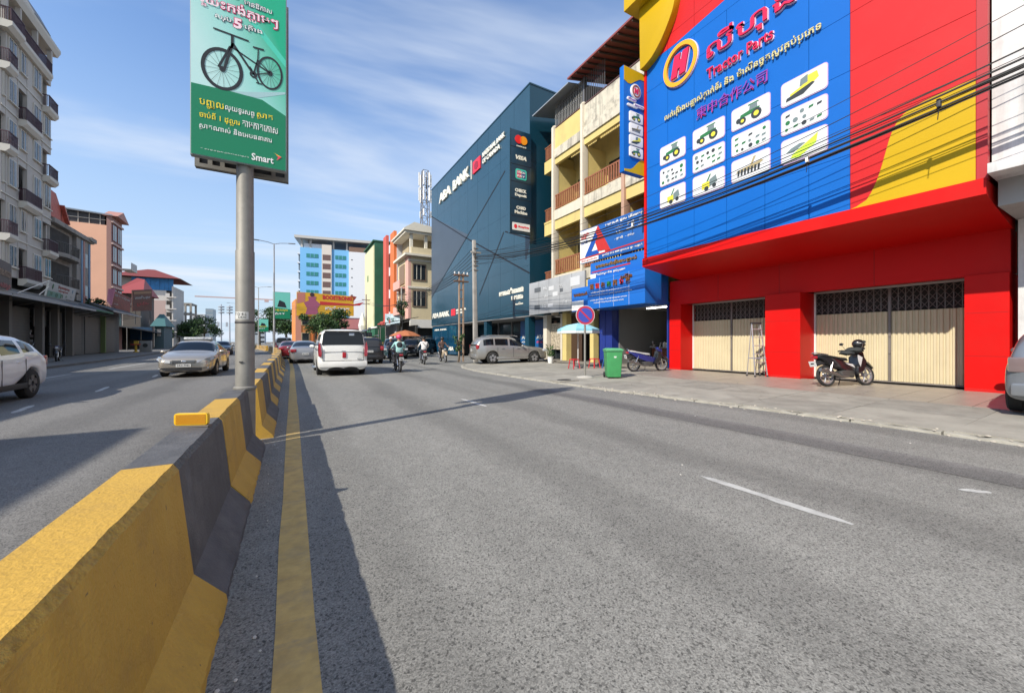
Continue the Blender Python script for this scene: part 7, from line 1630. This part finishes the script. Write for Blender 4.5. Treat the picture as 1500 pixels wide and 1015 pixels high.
# ---------------------------------------------------------------- motorbikes
def motorbike(name, label, pm, pm2, loc, rz, group=None, lean=0, fairing=True, seatm=None):
    T = thing(name, label, 'motorbike', (0,0,0), 0, group)
    def add(nm, mb, mm, par=None, **k): o = mb.build(nm, mm, par or T, **k); o.matrix_parent_inverse = Matrix(); return o
    for x, nm in ((-.62, 'rear_wheel'), (.64, 'front_wheel')):
        w = add(nm, MB().lathe([(.225, -.03), (.27, -.042), (.292, -.02), (.292, .02), (.27, .042), (.225, .03)], (x, 0, .292), 'y', 26, cap=False), TYRE, smooth=50)
        add('rim', MB().lathe([(.20, -.025), (.228, -.028), (.228, .028), (.20, .025), (.20, -.025)], (x, 0, .292), 'y', 26, cap=False), RIM, w)
        q = MB()
        for k in range(6): a = k*math.pi/3+.2; q.tube([(x, 0, .292), (x+.21*math.cos(a), 0, .292+.21*math.sin(a))], [.022, .013], 5)
        q.lathe([(.05, -.05), (.06, 0), (.05, .05)], (x, 0, .292), 'y', 12); add('spokes', q, RIM, w)
    for s_ in (-1, 1): add('fork_leg', MB().tube([(.64, s_*.065, .292), (.46, s_*.065, .84)], [.022, .026], 8), CHROME)
    def hull(P, w, nm, mm, **k):
        mb = MB(); n = len(P); cx = sum(p[0] for p in P)/n; cz = sum(p[1] for p in P)/n; V = []
        for f, y in ((.80, -w), (1, -w*.6), (1, w*.6), (.80, w)): V += [(cx+(a-cx)*f, y, cz+(b-cz)*f) for a, b in P]
        F = [tuple(range(n))[::-1], tuple(range(3*n, 4*n))]+[(j*n+i, j*n+(i+1) % n, (j+1)*n+(i+1) % n, (j+1)*n+i) for j in range(3) for i in range(n)]
        mb.add(V, F); return add(nm, mb, mm, smooth=50, **k)
    hull([(.50, .88), (.60, .70), (.44, .36), (.24, .30), (.22, .42), (.36, .66), (.38, .86)], .17, 'leg_shield', pm)
    hull([(.42, 1.02), (.57, .93), (.60, .80), (.46, .78), (.34, .96)], .11, 'head_cowl', pm2); add('headlight', MB().sph((.575, 0, .87), (.035, .085, .06), 10, 6), HLAMP, smooth=60)
    hull([(.30, .58), (.26, .36), (-.05, .40), (-.62, .60), (-.92, .80), (-.88, .86), (-.5, .80), (-.05, .68)], .13, 'side_fairing', pm2)
    hull([(.06, .70), (.02, .77), (-.25, .80), (-.62, .86), (-.86, .90), (-.86, .85), (-.5, .79), (-.1, .70)], .135, 'seat', seatm or mat('bike_seat', (.02,.02,.02), .6))
    hull([(.22, .42), (.20, .24), (-.20, .22), (-.30, .40), (-.05, .46)], .13, 'engine', mat('engine_grey', (.14,.14,.14), .45, metal=.6))
    add('exhaust', MB().tube([(.1, -.12, .24), (-.3, -.14, .27), (-.45, -.15, .33), (-.95, -.16, .46)], [.02, .025, .05, .048], 10), mat('exhaust_steel', (.28,.27,.26), .35, metal=.8), smooth=50)
    hull([(.66, .66), (.90, .46), (.93, .50), (.78, .66), (.60, .70), (.38, .62), (.40, .58)], .06, 'front_mudguard', pm); hull([(-.62, .63), (-.90, .55), (-1.02, .62), (-1.0, .68), (-.8, .72)], .07, 'rear_mudguard', TRIM)
    add('tail_light', MB().box(-.97, -.90, -.08, .08, .76, .84), TLAMP, bevel=.012); o = add('number_plate', MB().obox((-1.0, 0, .62), (.012, .20, .15), Matrix.Rotation(R(-15), 3, 'Y')), PLATE)
    add('handlebar', MB().tube([(.30, -.34, 1.00), (.38, -.24, 1.02), (.44, 0, .98), (.38, .24, 1.02), (.30, .34, 1.00)], .014, 6), TRIM)
    for s_ in (-1, 1):
        add('grip', MB().tube([(.33, s_*.27, 1.013), (.28, s_*.37, 1.00)], .021, 8), TRIM); add('mirror_stalk', MB().tube([(.38, s_*.22, 1.02), (.36, s_*.30, 1.17)], .006, 5), CHROME); add('mirror', MB().sph((.36, s_*.31, 1.20), (.02, .065, .04), 10, 6), TRIM, smooth=60)
        add('suspension', MB().tube([(-.60, s_*.10, .32), (-.48, s_*.11, .66)], .026, 7), CHROME)
    add('chain_guard', MB().box(-.62, -.05, .08, .11, .27, .34), TRIM, bevel=.01); add('grab_rail', MB().tube([(-.60, -.12, .87), (-.92, -.09, .92), (-.96, 0, .93), (-.92, .09, .92), (-.60, .12, .87)], .012, 6), CHROME)
    add('side_stand', MB().tube([(-.05, .10, .25), (.02, .24, .01)], .011, 5), TRIM); add('foot_rest', MB().tube([(.0, -.24, .26), (.0, .24, .26)], .013, 6), TRIM)
    T.location = loc; T.rotation_euler = (lean, 0, rz); return T
BKB = paint('bike_black', (.010,.010,.012)); BKW = paint('bike_white', (.55,.55,.55)); BKBL = paint('bike_blue', (.015,.02,.16)); BKR = paint('bike_dark', (.03,.01,.012))
# parked in front of the right shutter, front turned away to the right
pv = math.radians(6)
motorbike('parked_motorbike', 'black motorbike with white flashes parked before the right shutter, helmet on its handlebar', BKB, BKB, (13.42, 4.72, pz(13.4, 4)), R(-21), lean=R(-7))
hs = bpy.data.objects['parked_motorbike']
def add_white_flash():
    for P in ([(-.05,.16,.66),(.20,.165,.60),(.30,.15,.46),(.10,.16,.58)], [(.30,-.172,.86),(.44,-.172,.78),(.34,-.172,.52),(.30,-.172,.68)], [(-.10,-.135,.64),(.14,-.135,.60),(.20,-.135,.50),(.0,-.135,.58)]):
        mb = MB(); mb.add(P+[(a, b*.9, c) for a, b, c in P], [(0,1,2,3),(7,6,5,4),(0,4,5,1),(1,5,6,2),(2,6,7,3),(3,7,4,0)]); o = mb.build('white_flash', BKW, hs); o.matrix_parent_inverse = Matrix()
add_white_flash()
def helmet(name, label, c, m1, m2, rz=0, cat='helmet', top=True, s=1):
    T = thing(name, label, cat, (0,0,0)) if top else None
    def add(nm, mb, mm): o = mb.build(nm, mm, T, smooth=60); o.matrix_parent_inverse = Matrix(); return o
    add('shell', MB().sph((0,0,0), (.155*s, .125*s, .135*s), 18, 12), m1); add('visor', MB().sph((.03*s, 0, .01*s), (.135*s, .112*s, .062*s), 16, 8), mat('visor_dark', (.01,.01,.012), .08, spec=1)); add('chin_bar', MB().sph((.05*s, 0, -.085*s), (.13*s, .105*s, .05*s), 14, 8), m1)
    for s_ in (-1, 1):
        mb = MB(); mb.tube([(-.10*s, s_*.096*s, .03*s), (0, s_*.124*s, .045*s), (.09*s, s_*.104*s, .07*s)], [.006, .016, .005], 6); add('stripe', mb, m2)
    T.location = c; T.rotation_euler = (R(8), R(12), rz); return T
helmet('helmet', 'black and white full face helmet resting on the parked motorbike', (13.86, 4.60, pz(14, 4)+1.15), BKB, BKW, R(-40))
jk = thing('folded_jacket', 'dark jacket slung over the seat and bars of the parked black motorbike', 'jacket', (13.75, 4.66, 1.0))
mb = MB(); mb.sph((13.70, 4.64, pz(14,4)+.98), (.26, .20, .085), 14, 8); mb.sph((13.45, 4.72, pz(14,4)+.90), (.26, .16, .06), 14, 8); mb.v = [(x+rnd.uniform(-.012,.012), y+rnd.uniform(-.012,.012), z+rnd.uniform(-.012,.012)) for x, y, z in mb.v]; mb.build('cloth', mat('jacket_cloth', (.035,.04,.04), .9, bump=.4, bs=30), jk, smooth=60)
motorbike('scooter', 'blue and black scooter with a white seat cover by the open blue shop', BKB, BKBL, (12.95, 11.25, pz(13, 11)), R(-20), lean=R(5), seatm=BKW)
motorbike('motorbike', 'motorbike ridden by the person in the pink helmet', BKB, BKB, (4.35, 18.55, 0), R(86), 'motorbikes in the traffic'); motorbike('motorbike', 'white and black motorbike ridden by the man in the white shirt', BKW, BKB, (7.15, 23.8, 0), R(80), 'motorbikes in the traffic')
motorbike('motorbike', 'motorbike with a pale front waiting near the bank corner', paint('bike_cream', (.45,.36,.25)), BKB, (9.1, 25.6, 0), R(-95), 'motorbikes in the traffic')
motorbike('motorbike', 'dark motorbike standing in the shade at the left shops behind the white crossover', BKR, BKB, (-12.6, 31.2, .13), R(-60), 'motorbikes in the traffic'); motorbike('motorbike', 'second dark motorbike nearest the pillar of the left shops', BKB, BKR, (-13.3, 36.6, .13), R(-75), 'motorbikes in the traffic')
# ---------------------------------------------------------------- people on motorbikes
SKIN = mat('skin', (.28,.15,.09), .55); HAIRK = mat('hair_black', (.012,.010,.009), .6)
def person(name, label, shirt, trousers, shoes, loc, rz, helm=None, helm2=None, hair=False, vest=None, scale=1, build=1.0):
    """rider seated on a motorbike; local x forward, z up, seat at .80"""
    J = {'pel': (-.28, 0, .90), 'bel': (-.27, 0, 1.03), 'che': (-.22, 0, 1.24), 'nec': (-.19, 0, 1.42), 'hea': (-.16, 0, 1.53), 'top': (-.15, 0, 1.66)}
    rad = {'pel': .15, 'bel': .145, 'che': .16, 'nec': .062, 'hea': .095, 'top': .075}
    E_ = [('pel','bel'),('bel','che'),('che','nec'),('nec','hea'),('hea','top')]
    for s_, k in ((-1, 'r'), (1, 'l')):
        for nm, p, r in (('sh', (-.20, s_*.19, 1.34), .068), ('el', (-.08, s_*.30, 1.14), .046), ('wr', (.20, s_*.30, 1.07), .033), ('pa', (.28, s_*.31, 1.045), .036), ('hp', (-.22, s_*.11, .86), .105), ('kn', (.17, s_*.17, .76), .068), ('an', (.02, s_*.17, .36), .046), ('he', (-.03, s_*.17, .30), .045), ('to', (.15, s_*.18, .285), .036)):
            J[nm+k] = p; rad[nm+k] = r
        for nm, q, r in (('f1', (.345, s_*.275, 1.035), .010), ('f2', (.35, s_*.297, 1.03), .010), ('f3', (.348, s_*.318, 1.03), .010), ('f4', (.34, s_*.338, 1.03), .009), ('th', (.29, s_*.27, 1.01), .011)):
            J[nm+k] = q; rad[nm+k] = r; E_.append(('pa'+k, nm+k))
        E_ += [('che','sh'+k),('sh'+k,'el'+k),('el'+k,'wr'+k),('wr'+k,'pa'+k),('pel','hp'+k),('hp'+k,'kn'+k),('kn'+k,'an'+k),('an'+k,'he'+k),('he'+k,'to'+k)]
    keys = list(J); me = bpy.data.meshes.new('p'); me.from_pydata([J[k] for k in keys], [(keys.index(a), keys.index(b)) for a, b in E_], [])
    o = bpy.data.objects.new('p', me); COL.objects.link(o); o.modifiers.new('k', 'SKIN'); sd = me.skin_vertices[0].data
    for i, k in enumerate(keys):
        r = rad[k]*build; sd[i].radius = (r*(.78 if k in ('pel','bel','che') else 1), r*(1.12 if k in ('pel','bel','che') else 1)); sd[i].use_root = (k == 'pel')
    m = o.modifiers.new('s', 'SUBSURF'); m.levels = 1; m.render_levels = 1
    dg = bpy.context.evaluated_depsgraph_get(); r_ = bpy.data.meshes.new_from_object(o.evaluated_get(dg)); bpy.data.objects.remove(o)
    r_.materials.clear()
    for mm in (SKIN, shirt, trousers, shoes): r_.materials.append(mm)
    for p in r_.polygons:
        c = p.center; i = 1
        if c.z > 1.40 and abs(c.y) < .12: i = 0
        elif c.x > .16 and c.z > 1.0: i = 0
        elif c.z < .34: i = 3
        elif c.z < .95 : i = 2
        p.material_index = i; p.use_smooth = True
    b = bpy.data.objects.new(name, r_); COL.objects.link(b); b.name = name; tag(b, label, 'person', 'people riding motorbikes')
    def add(nm, mb, mm): q = mb.build(nm, mm, None, smooth=60); q.parent = b; return q
    add('nose', MB().sph((-.055, 0, 1.55), (.02,.014,.02), 8, 5), SKIN); add('mouth', MB().sph((-.068, 0, 1.505), (.008,.022,.005), 8, 4), mat('lips', (.22,.07,.06), .5))
    for s_ in (-1, 1): add('eye', MB().sph((-.072, s_*.033, 1.575), (.008,.012,.007), 8, 5), HAIRK); add('ear', MB().sph((-.155, s_*.092, 1.555), (.018,.012,.028), 8, 5), SKIN)
    if helm:
        add('helmet', MB().sph((-.165, 0, 1.625), (.15, .13, .125), 16, 10), helm); add('helmet_brim', MB().sph((-.06, 0, 1.60), (.085, .085, .018), 12, 5), helm2 or helm)
    if hair: add('hair', MB().sph((-.17, 0, 1.62), (.115, .10, .10), 14, 9), HAIRK)
    if vest:
        q = MB(); q.sph((-.305, .0, 1.22), (.075, .15, .17), 12, 9); add('back_panel', q, vest)
    b.location = loc; b.rotation_euler = (0, 0, rz); b.scale = (scale,)*3
    return b
def cloth(n, c): return mat('cloth_'+n, c, .9, var=.12, vs=14)
person('person', 'rider in a pink helmet with mint sleeves and a dark vest, seen from behind', cloth('mint', (.30,.52,.50)), cloth('black', (.02,.02,.025)), cloth('shoe', (.05,.04,.04)), (4.36, 18.45, 0), R(86), mat('helmet_pink', (.62,.06,.16), .35), mat('helmet_pinkw', (.6,.35,.4), .4), vest=cloth('vest', (.03,.03,.035)))
person('person', 'man in a white shirt with a dark shoulder strap riding a white motorbike', cloth('white', (.62,.64,.66)), cloth('jean', (.05,.06,.08)), cloth('shoe', (.05,.04,.04)), (7.15, 23.72, 0), R(80), hair=True)
o = [q for q in bpy.data.objects if q.name.startswith('person') and q.get('label', '').startswith('man in a white')][0]
q = MB(); q.tube([(-.16, .17, 1.40), (-.33, .06, 1.32), (-.37, -.06, 1.18), (-.30, -.17, 1.04)], .016, 6); q = q.build('shoulder_strap', cloth('black', (.02,.02,.025)), None); q.parent = o
person('person', 'rider facing the viewer in a white and red helmet near the dark green SUV', cloth('navy', (.03,.04,.08)), cloth('black', (.02,.02,.025)), cloth('shoe', (.05,.04,.04)), (5.9, 27.0, 0), R(-95), mat('helmet_white', (.6,.6,.62), .35), mat('helmet_redb', (.45,.03,.04), .4))
motorbike('motorbike', 'motorbike of the rider in the white and red helmet', BKB, BKR, (5.9, 26.95, 0), R(-95), 'motorbikes in the traffic')
person('person', 'rider in dark clothes waiting on the pale fronted motorbike near the bank', cloth('brown', (.10,.06,.05)), cloth('black', (.02,.02,.025)), cloth('shoe', (.05,.04,.04)), (9.1, 25.65, 0), R(-95), mat('helmet_black', (.02,.02,.02), .35))
# ---------------------------------------------------------------- street furniture on the right pavement
NSX, NSY = 9.45, 11.1; nz = pz(9.4, 11)
ns = thing('no_parking_sign', 'round blue and red no parking sign on a grey post at the pavement edge', 'road sign', (NSX, NSY, nz))
MB().lathe([(.04, 0), (.038, 2.5)], (NSX, NSY, nz), n=12).build('post', M_GALV, ns, smooth=40); MB().lathe([(.32, -.03), (.30, .03), (.12, .055), (.04, .07)], (NSX, NSY, nz), n=12).build('concrete_foot', mat('foot_concrete', (.42,.40,.36), .9), ns, smooth=40)
a = math.radians(-24); Nv = Vector((math.sin(a), -math.cos(a), 0)); DM = plane_M((NSX+Nv.x*.05, NSY+Nv.y*.05, 0), (math.cos(a), math.sin(a), 0), (0,0,1)); dz = nz+2.30
slab(disc_pts(0, dz, .355, n=36), DM, -.012, 0).build('disc', mat('sign_back_grey', (.4,.4,.4), .5, metal=.4), ns)
NB = mat('sign_blue_round', hexlin(58,72,165), .4); NR = mat('sign_red_round', hexlin(175,45,70), .4)
slab(disc_pts(0, dz, .345, n=36), DM, 0, .003).build('red_field', NR, ns); slab(disc_pts(0, dz, .265, n=36), DM, .003, .006).build('blue_field', NB, ns)
slab([(-.21, dz+.165), (-.165, dz+.21), (.21, dz-.165), (.165, dz-.21)], DM, .006, .009).build('red_bar', NR, ns); ell_ring(0, dz, .355, .355, .012, -.002, .006, DM, 36).build('white_rim', WHITE, ns)
# green wheelie bin
bz = pz(10, 10.4); GB = mat('bin_green', (.045,.26,.085), .5, var=.10, vs=5, dirt=.3, dirtcol=(.06,.16,.07), ds=4); GB2 = mat('bin_green_lid', (.09,.34,.15), .5, var=.08, vs=5)
bn = thing('wheelie_bin', 'green plastic wheelie bin with a lid standing beside the no parking sign', 'bin', (0,0,0))
def addb(nm, mb, m, **k): o = mb.build(nm, m, bn, **k); o.matrix_parent_inverse = Matrix(); return o
mb = MB(); P = lambda w, d, z: [(-w, -d, z), (w, -d, z), (w, d, z), (-w, d, z)]
mb.add(P(.235,.27,.04)+P(.28,.34,.98), [(3,2,1,0),(4,5,6,7),(0,1,5,4),(1,2,6,5),(2,3,7,6),(3,0,4,7)]); addb('bin_body', mb, GB, bevel=.03, seg=3)
mb = MB(); mb.add(P(.305,.385,1.0)+P(.30,.38,1.03)+P(.22,.30,1.075), [(3,2,1,0),(8,9,10,11)]+[(i, (i+1) % 4, 4+(i+1) % 4, 4+i) for i in range(4)]+[(4+i, 4+(i+1) % 4, 8+(i+1) % 4, 8+i) for i in range(4)]); addb('lid', mb, GB2, bevel=.012)
addb('rim', MB().box(-.295, .295, -.36, .36, .955, .995), GB2, bevel=.01)
for s_ in (-1, 1): addb('wheel', MB().lathe([(.02, -.025), (.10, -.025), (.10, .025), (.02, .025)], (s_*.26, .27, .10), 'x', 16), TYRE)
addb('handle', MB().tube([(-.25, .38, .95), (-.25, .44, .99), (.25, .44, .99), (.25, .38, .95)], .017, 6), GB2)
addb('round_mark', MB().prism(disc_pts(0, 0, .05, n=12), lambda u, v, k: (u+.02, -.322-.004*k, v+.78)), mat('bin_mark', (.5,.55,.5), .6)); bn.location = (10.12, 10.35, bz); bn.rotation_euler = (0, 0, R(-33))
# pale blue umbrella with a stand, stools, plant
uz = pz(12, 14.5); um = thing('umbrella', 'pale blue and white sun umbrella open over stools before the shophouse', 'umbrella', (12.0, 14.6, uz))
UB = mat('umbrella_blue', (.22,.50,.60), .7, var=.06, vs=6); UW = mat('umbrella_white', (.62,.66,.66), .7)
UX, UY = 12.0, 14.6; MB().tube([(UX, UY, uz), (UX, UY, 2.25)], .02, 8).build('pole', WHITE, um); MB().lathe([(.26, 0), (.26, .06), (.05, .10)], (UX, UY, uz), n=14).build('base', mat('umbrella_base', (.2,.2,.2), .8), um)
for k in range(8):
    a0, a1 = k*math.pi/4, (k+1)*math.pi/4; mb = MB(); mb.add([(UX, UY, 2.30), (UX+.55*math.cos(a0), UY+.55*math.sin(a0), 2.20), (UX+.55*math.cos(a1), UY+.55*math.sin(a1), 2.20), (UX+1.0*math.cos(a0), UY+1.0*math.sin(a0), 2.00), (UX+1.0*math.cos(a1), UY+1.0*math.sin(a1), 2.00), (UX+1.01*math.cos(a0), UY+1.01*math.sin(a0), 1.86), (UX+1.01*math.cos(a1), UY+1.01*math.sin(a1), 1.86)], [(0,1,2),(1,3,4,2),(3,5,6,4)]); mb.build('canopy_panel', UB if k % 2 else mat('umbrella_blue2', (.30,.58,.66), .7), um)
    mb = MB(); mb.add([(UX+1.012*math.cos(a0), UY+1.012*math.sin(a0), 1.90), (UX+1.012*math.cos(a1), UY+1.012*math.sin(a1), 1.90), (UX+1.014*math.cos(a1), UY+1.014*math.sin(a1), 1.80), (UX+1.014*math.cos(a0), UY+1.014*math.sin(a0), 1.80)], [(0,1,2,3)]); mb.build('valance', UW, um)
    MB().tube([(UX, UY, 2.27), (UX+.98*math.cos(a0), UY+.98*math.sin(a0), 1.99)], .007, 4).build('rib', M_GALVD, um)
def stool(x, y, m, lab):
    z = pz(x, y); T = thing('plastic_stool', lab, 'stool', (x, y, z)); mb = MB(); mb.add([(x-.17, y-.17, z+.42), (x+.17, y-.17, z+.42), (x+.17, y+.17, z+.42), (x-.17, y+.17, z+.42), (x-.15, y-.15, z+.46), (x+.15, y-.15, z+.46), (x+.15, y+.15, z+.46), (x-.15, y+.15, z+.46)], [(3,2,1,0),(4,5,6,7),(0,1,5,4),(1,2,6,5),(2,3,7,6),(3,0,4,7)]); mb.build('seat', m, T, bevel=.01)
    for a, b in ((-1,-1),(1,-1),(1,1),(-1,1)): MB().tube([(x+a*.14, y+b*.14, z+.43), (x+a*.19, y+b*.19, z)], .025, 5).build('leg', m, T)
PR = mat('plastic_red', (.45,.02,.03), .4); PB = mat('plastic_blue', (.03,.10,.28), .4)
stool(12.5, 14.0, PR, 'red plastic stool under the pale blue umbrella'); stool(12.9, 13.5, PB, 'blue plastic stool nearest the green bin'); stool(11.6, 14.4, PR, 'second red plastic stool left of the sign post')
sk = thing('stacked_bags', 'pile of dark blue bags with a white jar beside the stools', 'bag', (13.4, 13.6, pz(13.4, 13.6)))
for a, b, c, rr_ in ((13.3, 13.7, .2, .25), (13.5, 13.5, .45, .2), (13.6, 13.8, .2, .24)): MB().sph((a, b, pz(13.4,13)+c), (rr_, rr_, rr_*.9), 10, 7).build('bag_body', mat('bag_blue', (.03,.05,.10), .7, var=.4, vs=8), sk, smooth=60)
MB().lathe([(.09, 0), (.10, .2), (.06, .26), (.06, .3)], (13.4, 13.6, pz(13.4,13)+.62), n=10).build('jar', WHITE, sk, smooth=40)
pt = thing('potted_plant', 'small leafy plant in a white pot on the pavement by the grey shop sign', 'plant', (13.0, 18.3, .2)); z = pz(13, 18)
MB().lathe([(.13, 0), (.18, .36), (.20, .38), (.16, .38)], (13.0, 18.3, z), n=14).build('pot', WHITE, pt, smooth=30); mb = MB(); rp = random.Random(2)
for k in range(70):
    a = rp.uniform(0, 6.28); q = rp.uniform(.1, .45); p = Vector((13+math.cos(a)*q*.6, 18.3+math.sin(a)*q*.6, z+.38+rp.uniform(.05, .7))); u = Vector((math.cos(a), math.sin(a), .9)).normalized()*.16; w_ = Vector((-math.sin(a), math.cos(a), 0))*.03; mb.add([p-u, p+w_, p+u, p-w_], [(0,1,2,3)], k % 2)
mb.build('leaves', [LEAF[1], LEAF[2]], pt)
tree('roadside_shrub', 'slender bright green shrub at the foot of the rusty pole by the silver SUV', 9.3, 23.3, 1.9, .42, .7, 260, 77, .10, z0=.08)
# ladder
ld = thing('step_ladder', 'tall aluminium step ladder leaning folded against the red middle pillar', 'ladder', (0,0,0)); ALU = mat('aluminium', (.55,.55,.56), .35, metal=.7)
def addl(nm, mb, m=ALU, **k): o = mb.build(nm, m, ld, **k); o.matrix_parent_inverse = Matrix(); return o
for s_ in (-1, 1):
    addl('front_rail', MB().obox((0, 0, 0), (.03, .06, 2.0), None)).location = (0,0,0)
    o = ld.children[-1] if ld.children else None
for o in [q for q in bpy.data.objects if q.parent == ld]: bpy.data.objects.remove(o)
for s_ in (-1, 1):
    addl('front_rail', MB().tube([(-.30, s_*.22, 0), (-.02, s_*.15, 1.86)], .022, 6)); addl('rear_rail', MB().tube([(.12, s_*.24, 0), (.02, s_*.14, 1.80)], .016, 6)); addl('foot', MB().sph((-.30, s_*.22, .02), (.04,.04,.03), 8, 5), TRIM); addl('foot', MB().sph((.12, s_*.24, .02), (.04,.04,.03), 8, 5), TRIM)
for k in range(6):
    t = (k+.7)/6.4; z = 1.86*t; x = -.30+.28*t; w = .22-.07*t; addl('step', MB().box(x-.04, x+.06, -w, w, z-.012, z+.012))
addl('platform', MB().box(-.24, .05, -.21, .21, .62, .65), mat('ladder_tray', (.25,.25,.32), .5)); addl('top_cap', MB().box(-.07, .06, -.17, .17, 1.84, 1.90), TRIM, bevel=.01)
ld.location = (14.32, 7.62, pz(14.3, 7)); ld.rotation_euler = (0, 0, R(62))
# orange umbrella and market clutter beyond the bank
ou = thing('orange_umbrella', 'faded orange market umbrella over the parked vehicles beyond the bank', 'umbrella', (8.6, 30.5, 0)); OX, OY = 8.9, 35.0; ORU = mat('umbrella_orange', (.38,.13,.05), .75, var=.15, vs=3)
MB().tube([(OX, OY, 0), (OX, OY, 2.1)], .025, 6).build('pole', GATEST, ou)
for k in range(8):
    a0, a1 = k*math.pi/4, (k+1)*math.pi/4; mb = MB(); mb.add([(OX, OY, 2.45), (OX+.8*math.cos(a0), OY+.8*math.sin(a0), 2.25), (OX+.8*math.cos(a1), OY+.8*math.sin(a1), 2.25), (OX+1.45*math.cos(a0), OY+1.45*math.sin(a0), 1.9), (OX+1.45*math.cos(a1), OY+1.45*math.sin(a1), 1.9)], [(0,1,2),(1,3,4,2)]); mb.build('canopy_panel', ORU, ou)
for k, (x, y, c, l) in enumerate(((10.4, 49, (.3,.05,.04), 'red goods crate pile at the market stall'), (9.8, 52, (.35,.25,.08), 'tan goods crate pile at the second market stall'), (9.9, 58.5, (.1,.2,.3), 'blue goods crate pile at the third market stall'))):
    T = thing('crate_stack', l, 'crate', (x, y, 0))
    for j in range(3): MB().box(x-.5+.05*j, x+.5, y-.4, y+.4-.04*j, .46*j, .46*j+.42).build('crate', mat('crate_%d' % k, c, .7), T, bevel=.02)
# left clutter: bicycle and goods rack in the shade
gk = thing('goods_rack', 'tall rack of pale hanging goods in front of the dark left shopfront', 'rack', at(42, 500, 29)); q = at(40, 500, 30)
MB().tube([(q.x, q.y, .12), (q.x, q.y, 4.0)], .03, 6).build('pole', GATEST, gk)
for k in range(16): MB().obox((q.x+rnd.uniform(-.2,.2), q.y+rnd.uniform(-.25,.25), .9+k*.19), (rnd.uniform(.15,.35), rnd.uniform(.15,.35), rnd.uniform(.08,.2)), Matrix.Rotation(rnd.uniform(-.5,.5), 3, 'Z')).build('hanging_goods', mat('goods_%d' % (k % 3), [(.34,.35,.36), (.20,.20,.2), (.08,.08,.08)][k % 3], .6), gk)
jr = thing('water_urn', 'pale stacked urns on a stand against the left shutters', 'urn', at(148, 500, 44)); q = at(150, 500, 43)
for k in range(3): MB().lathe([(.12, 0), (.3, .2), (.3, .55), (.16, .75)], (q.x, q.y, .9+k*.78), n=12).build('urn', mat('urn_pale', (.22,.21,.19), .6), jr, smooth=40)
MB().tube([(q.x, q.y, .1), (q.x, q.y, .95)], .09, 8).build('stand', SH_P, jr)
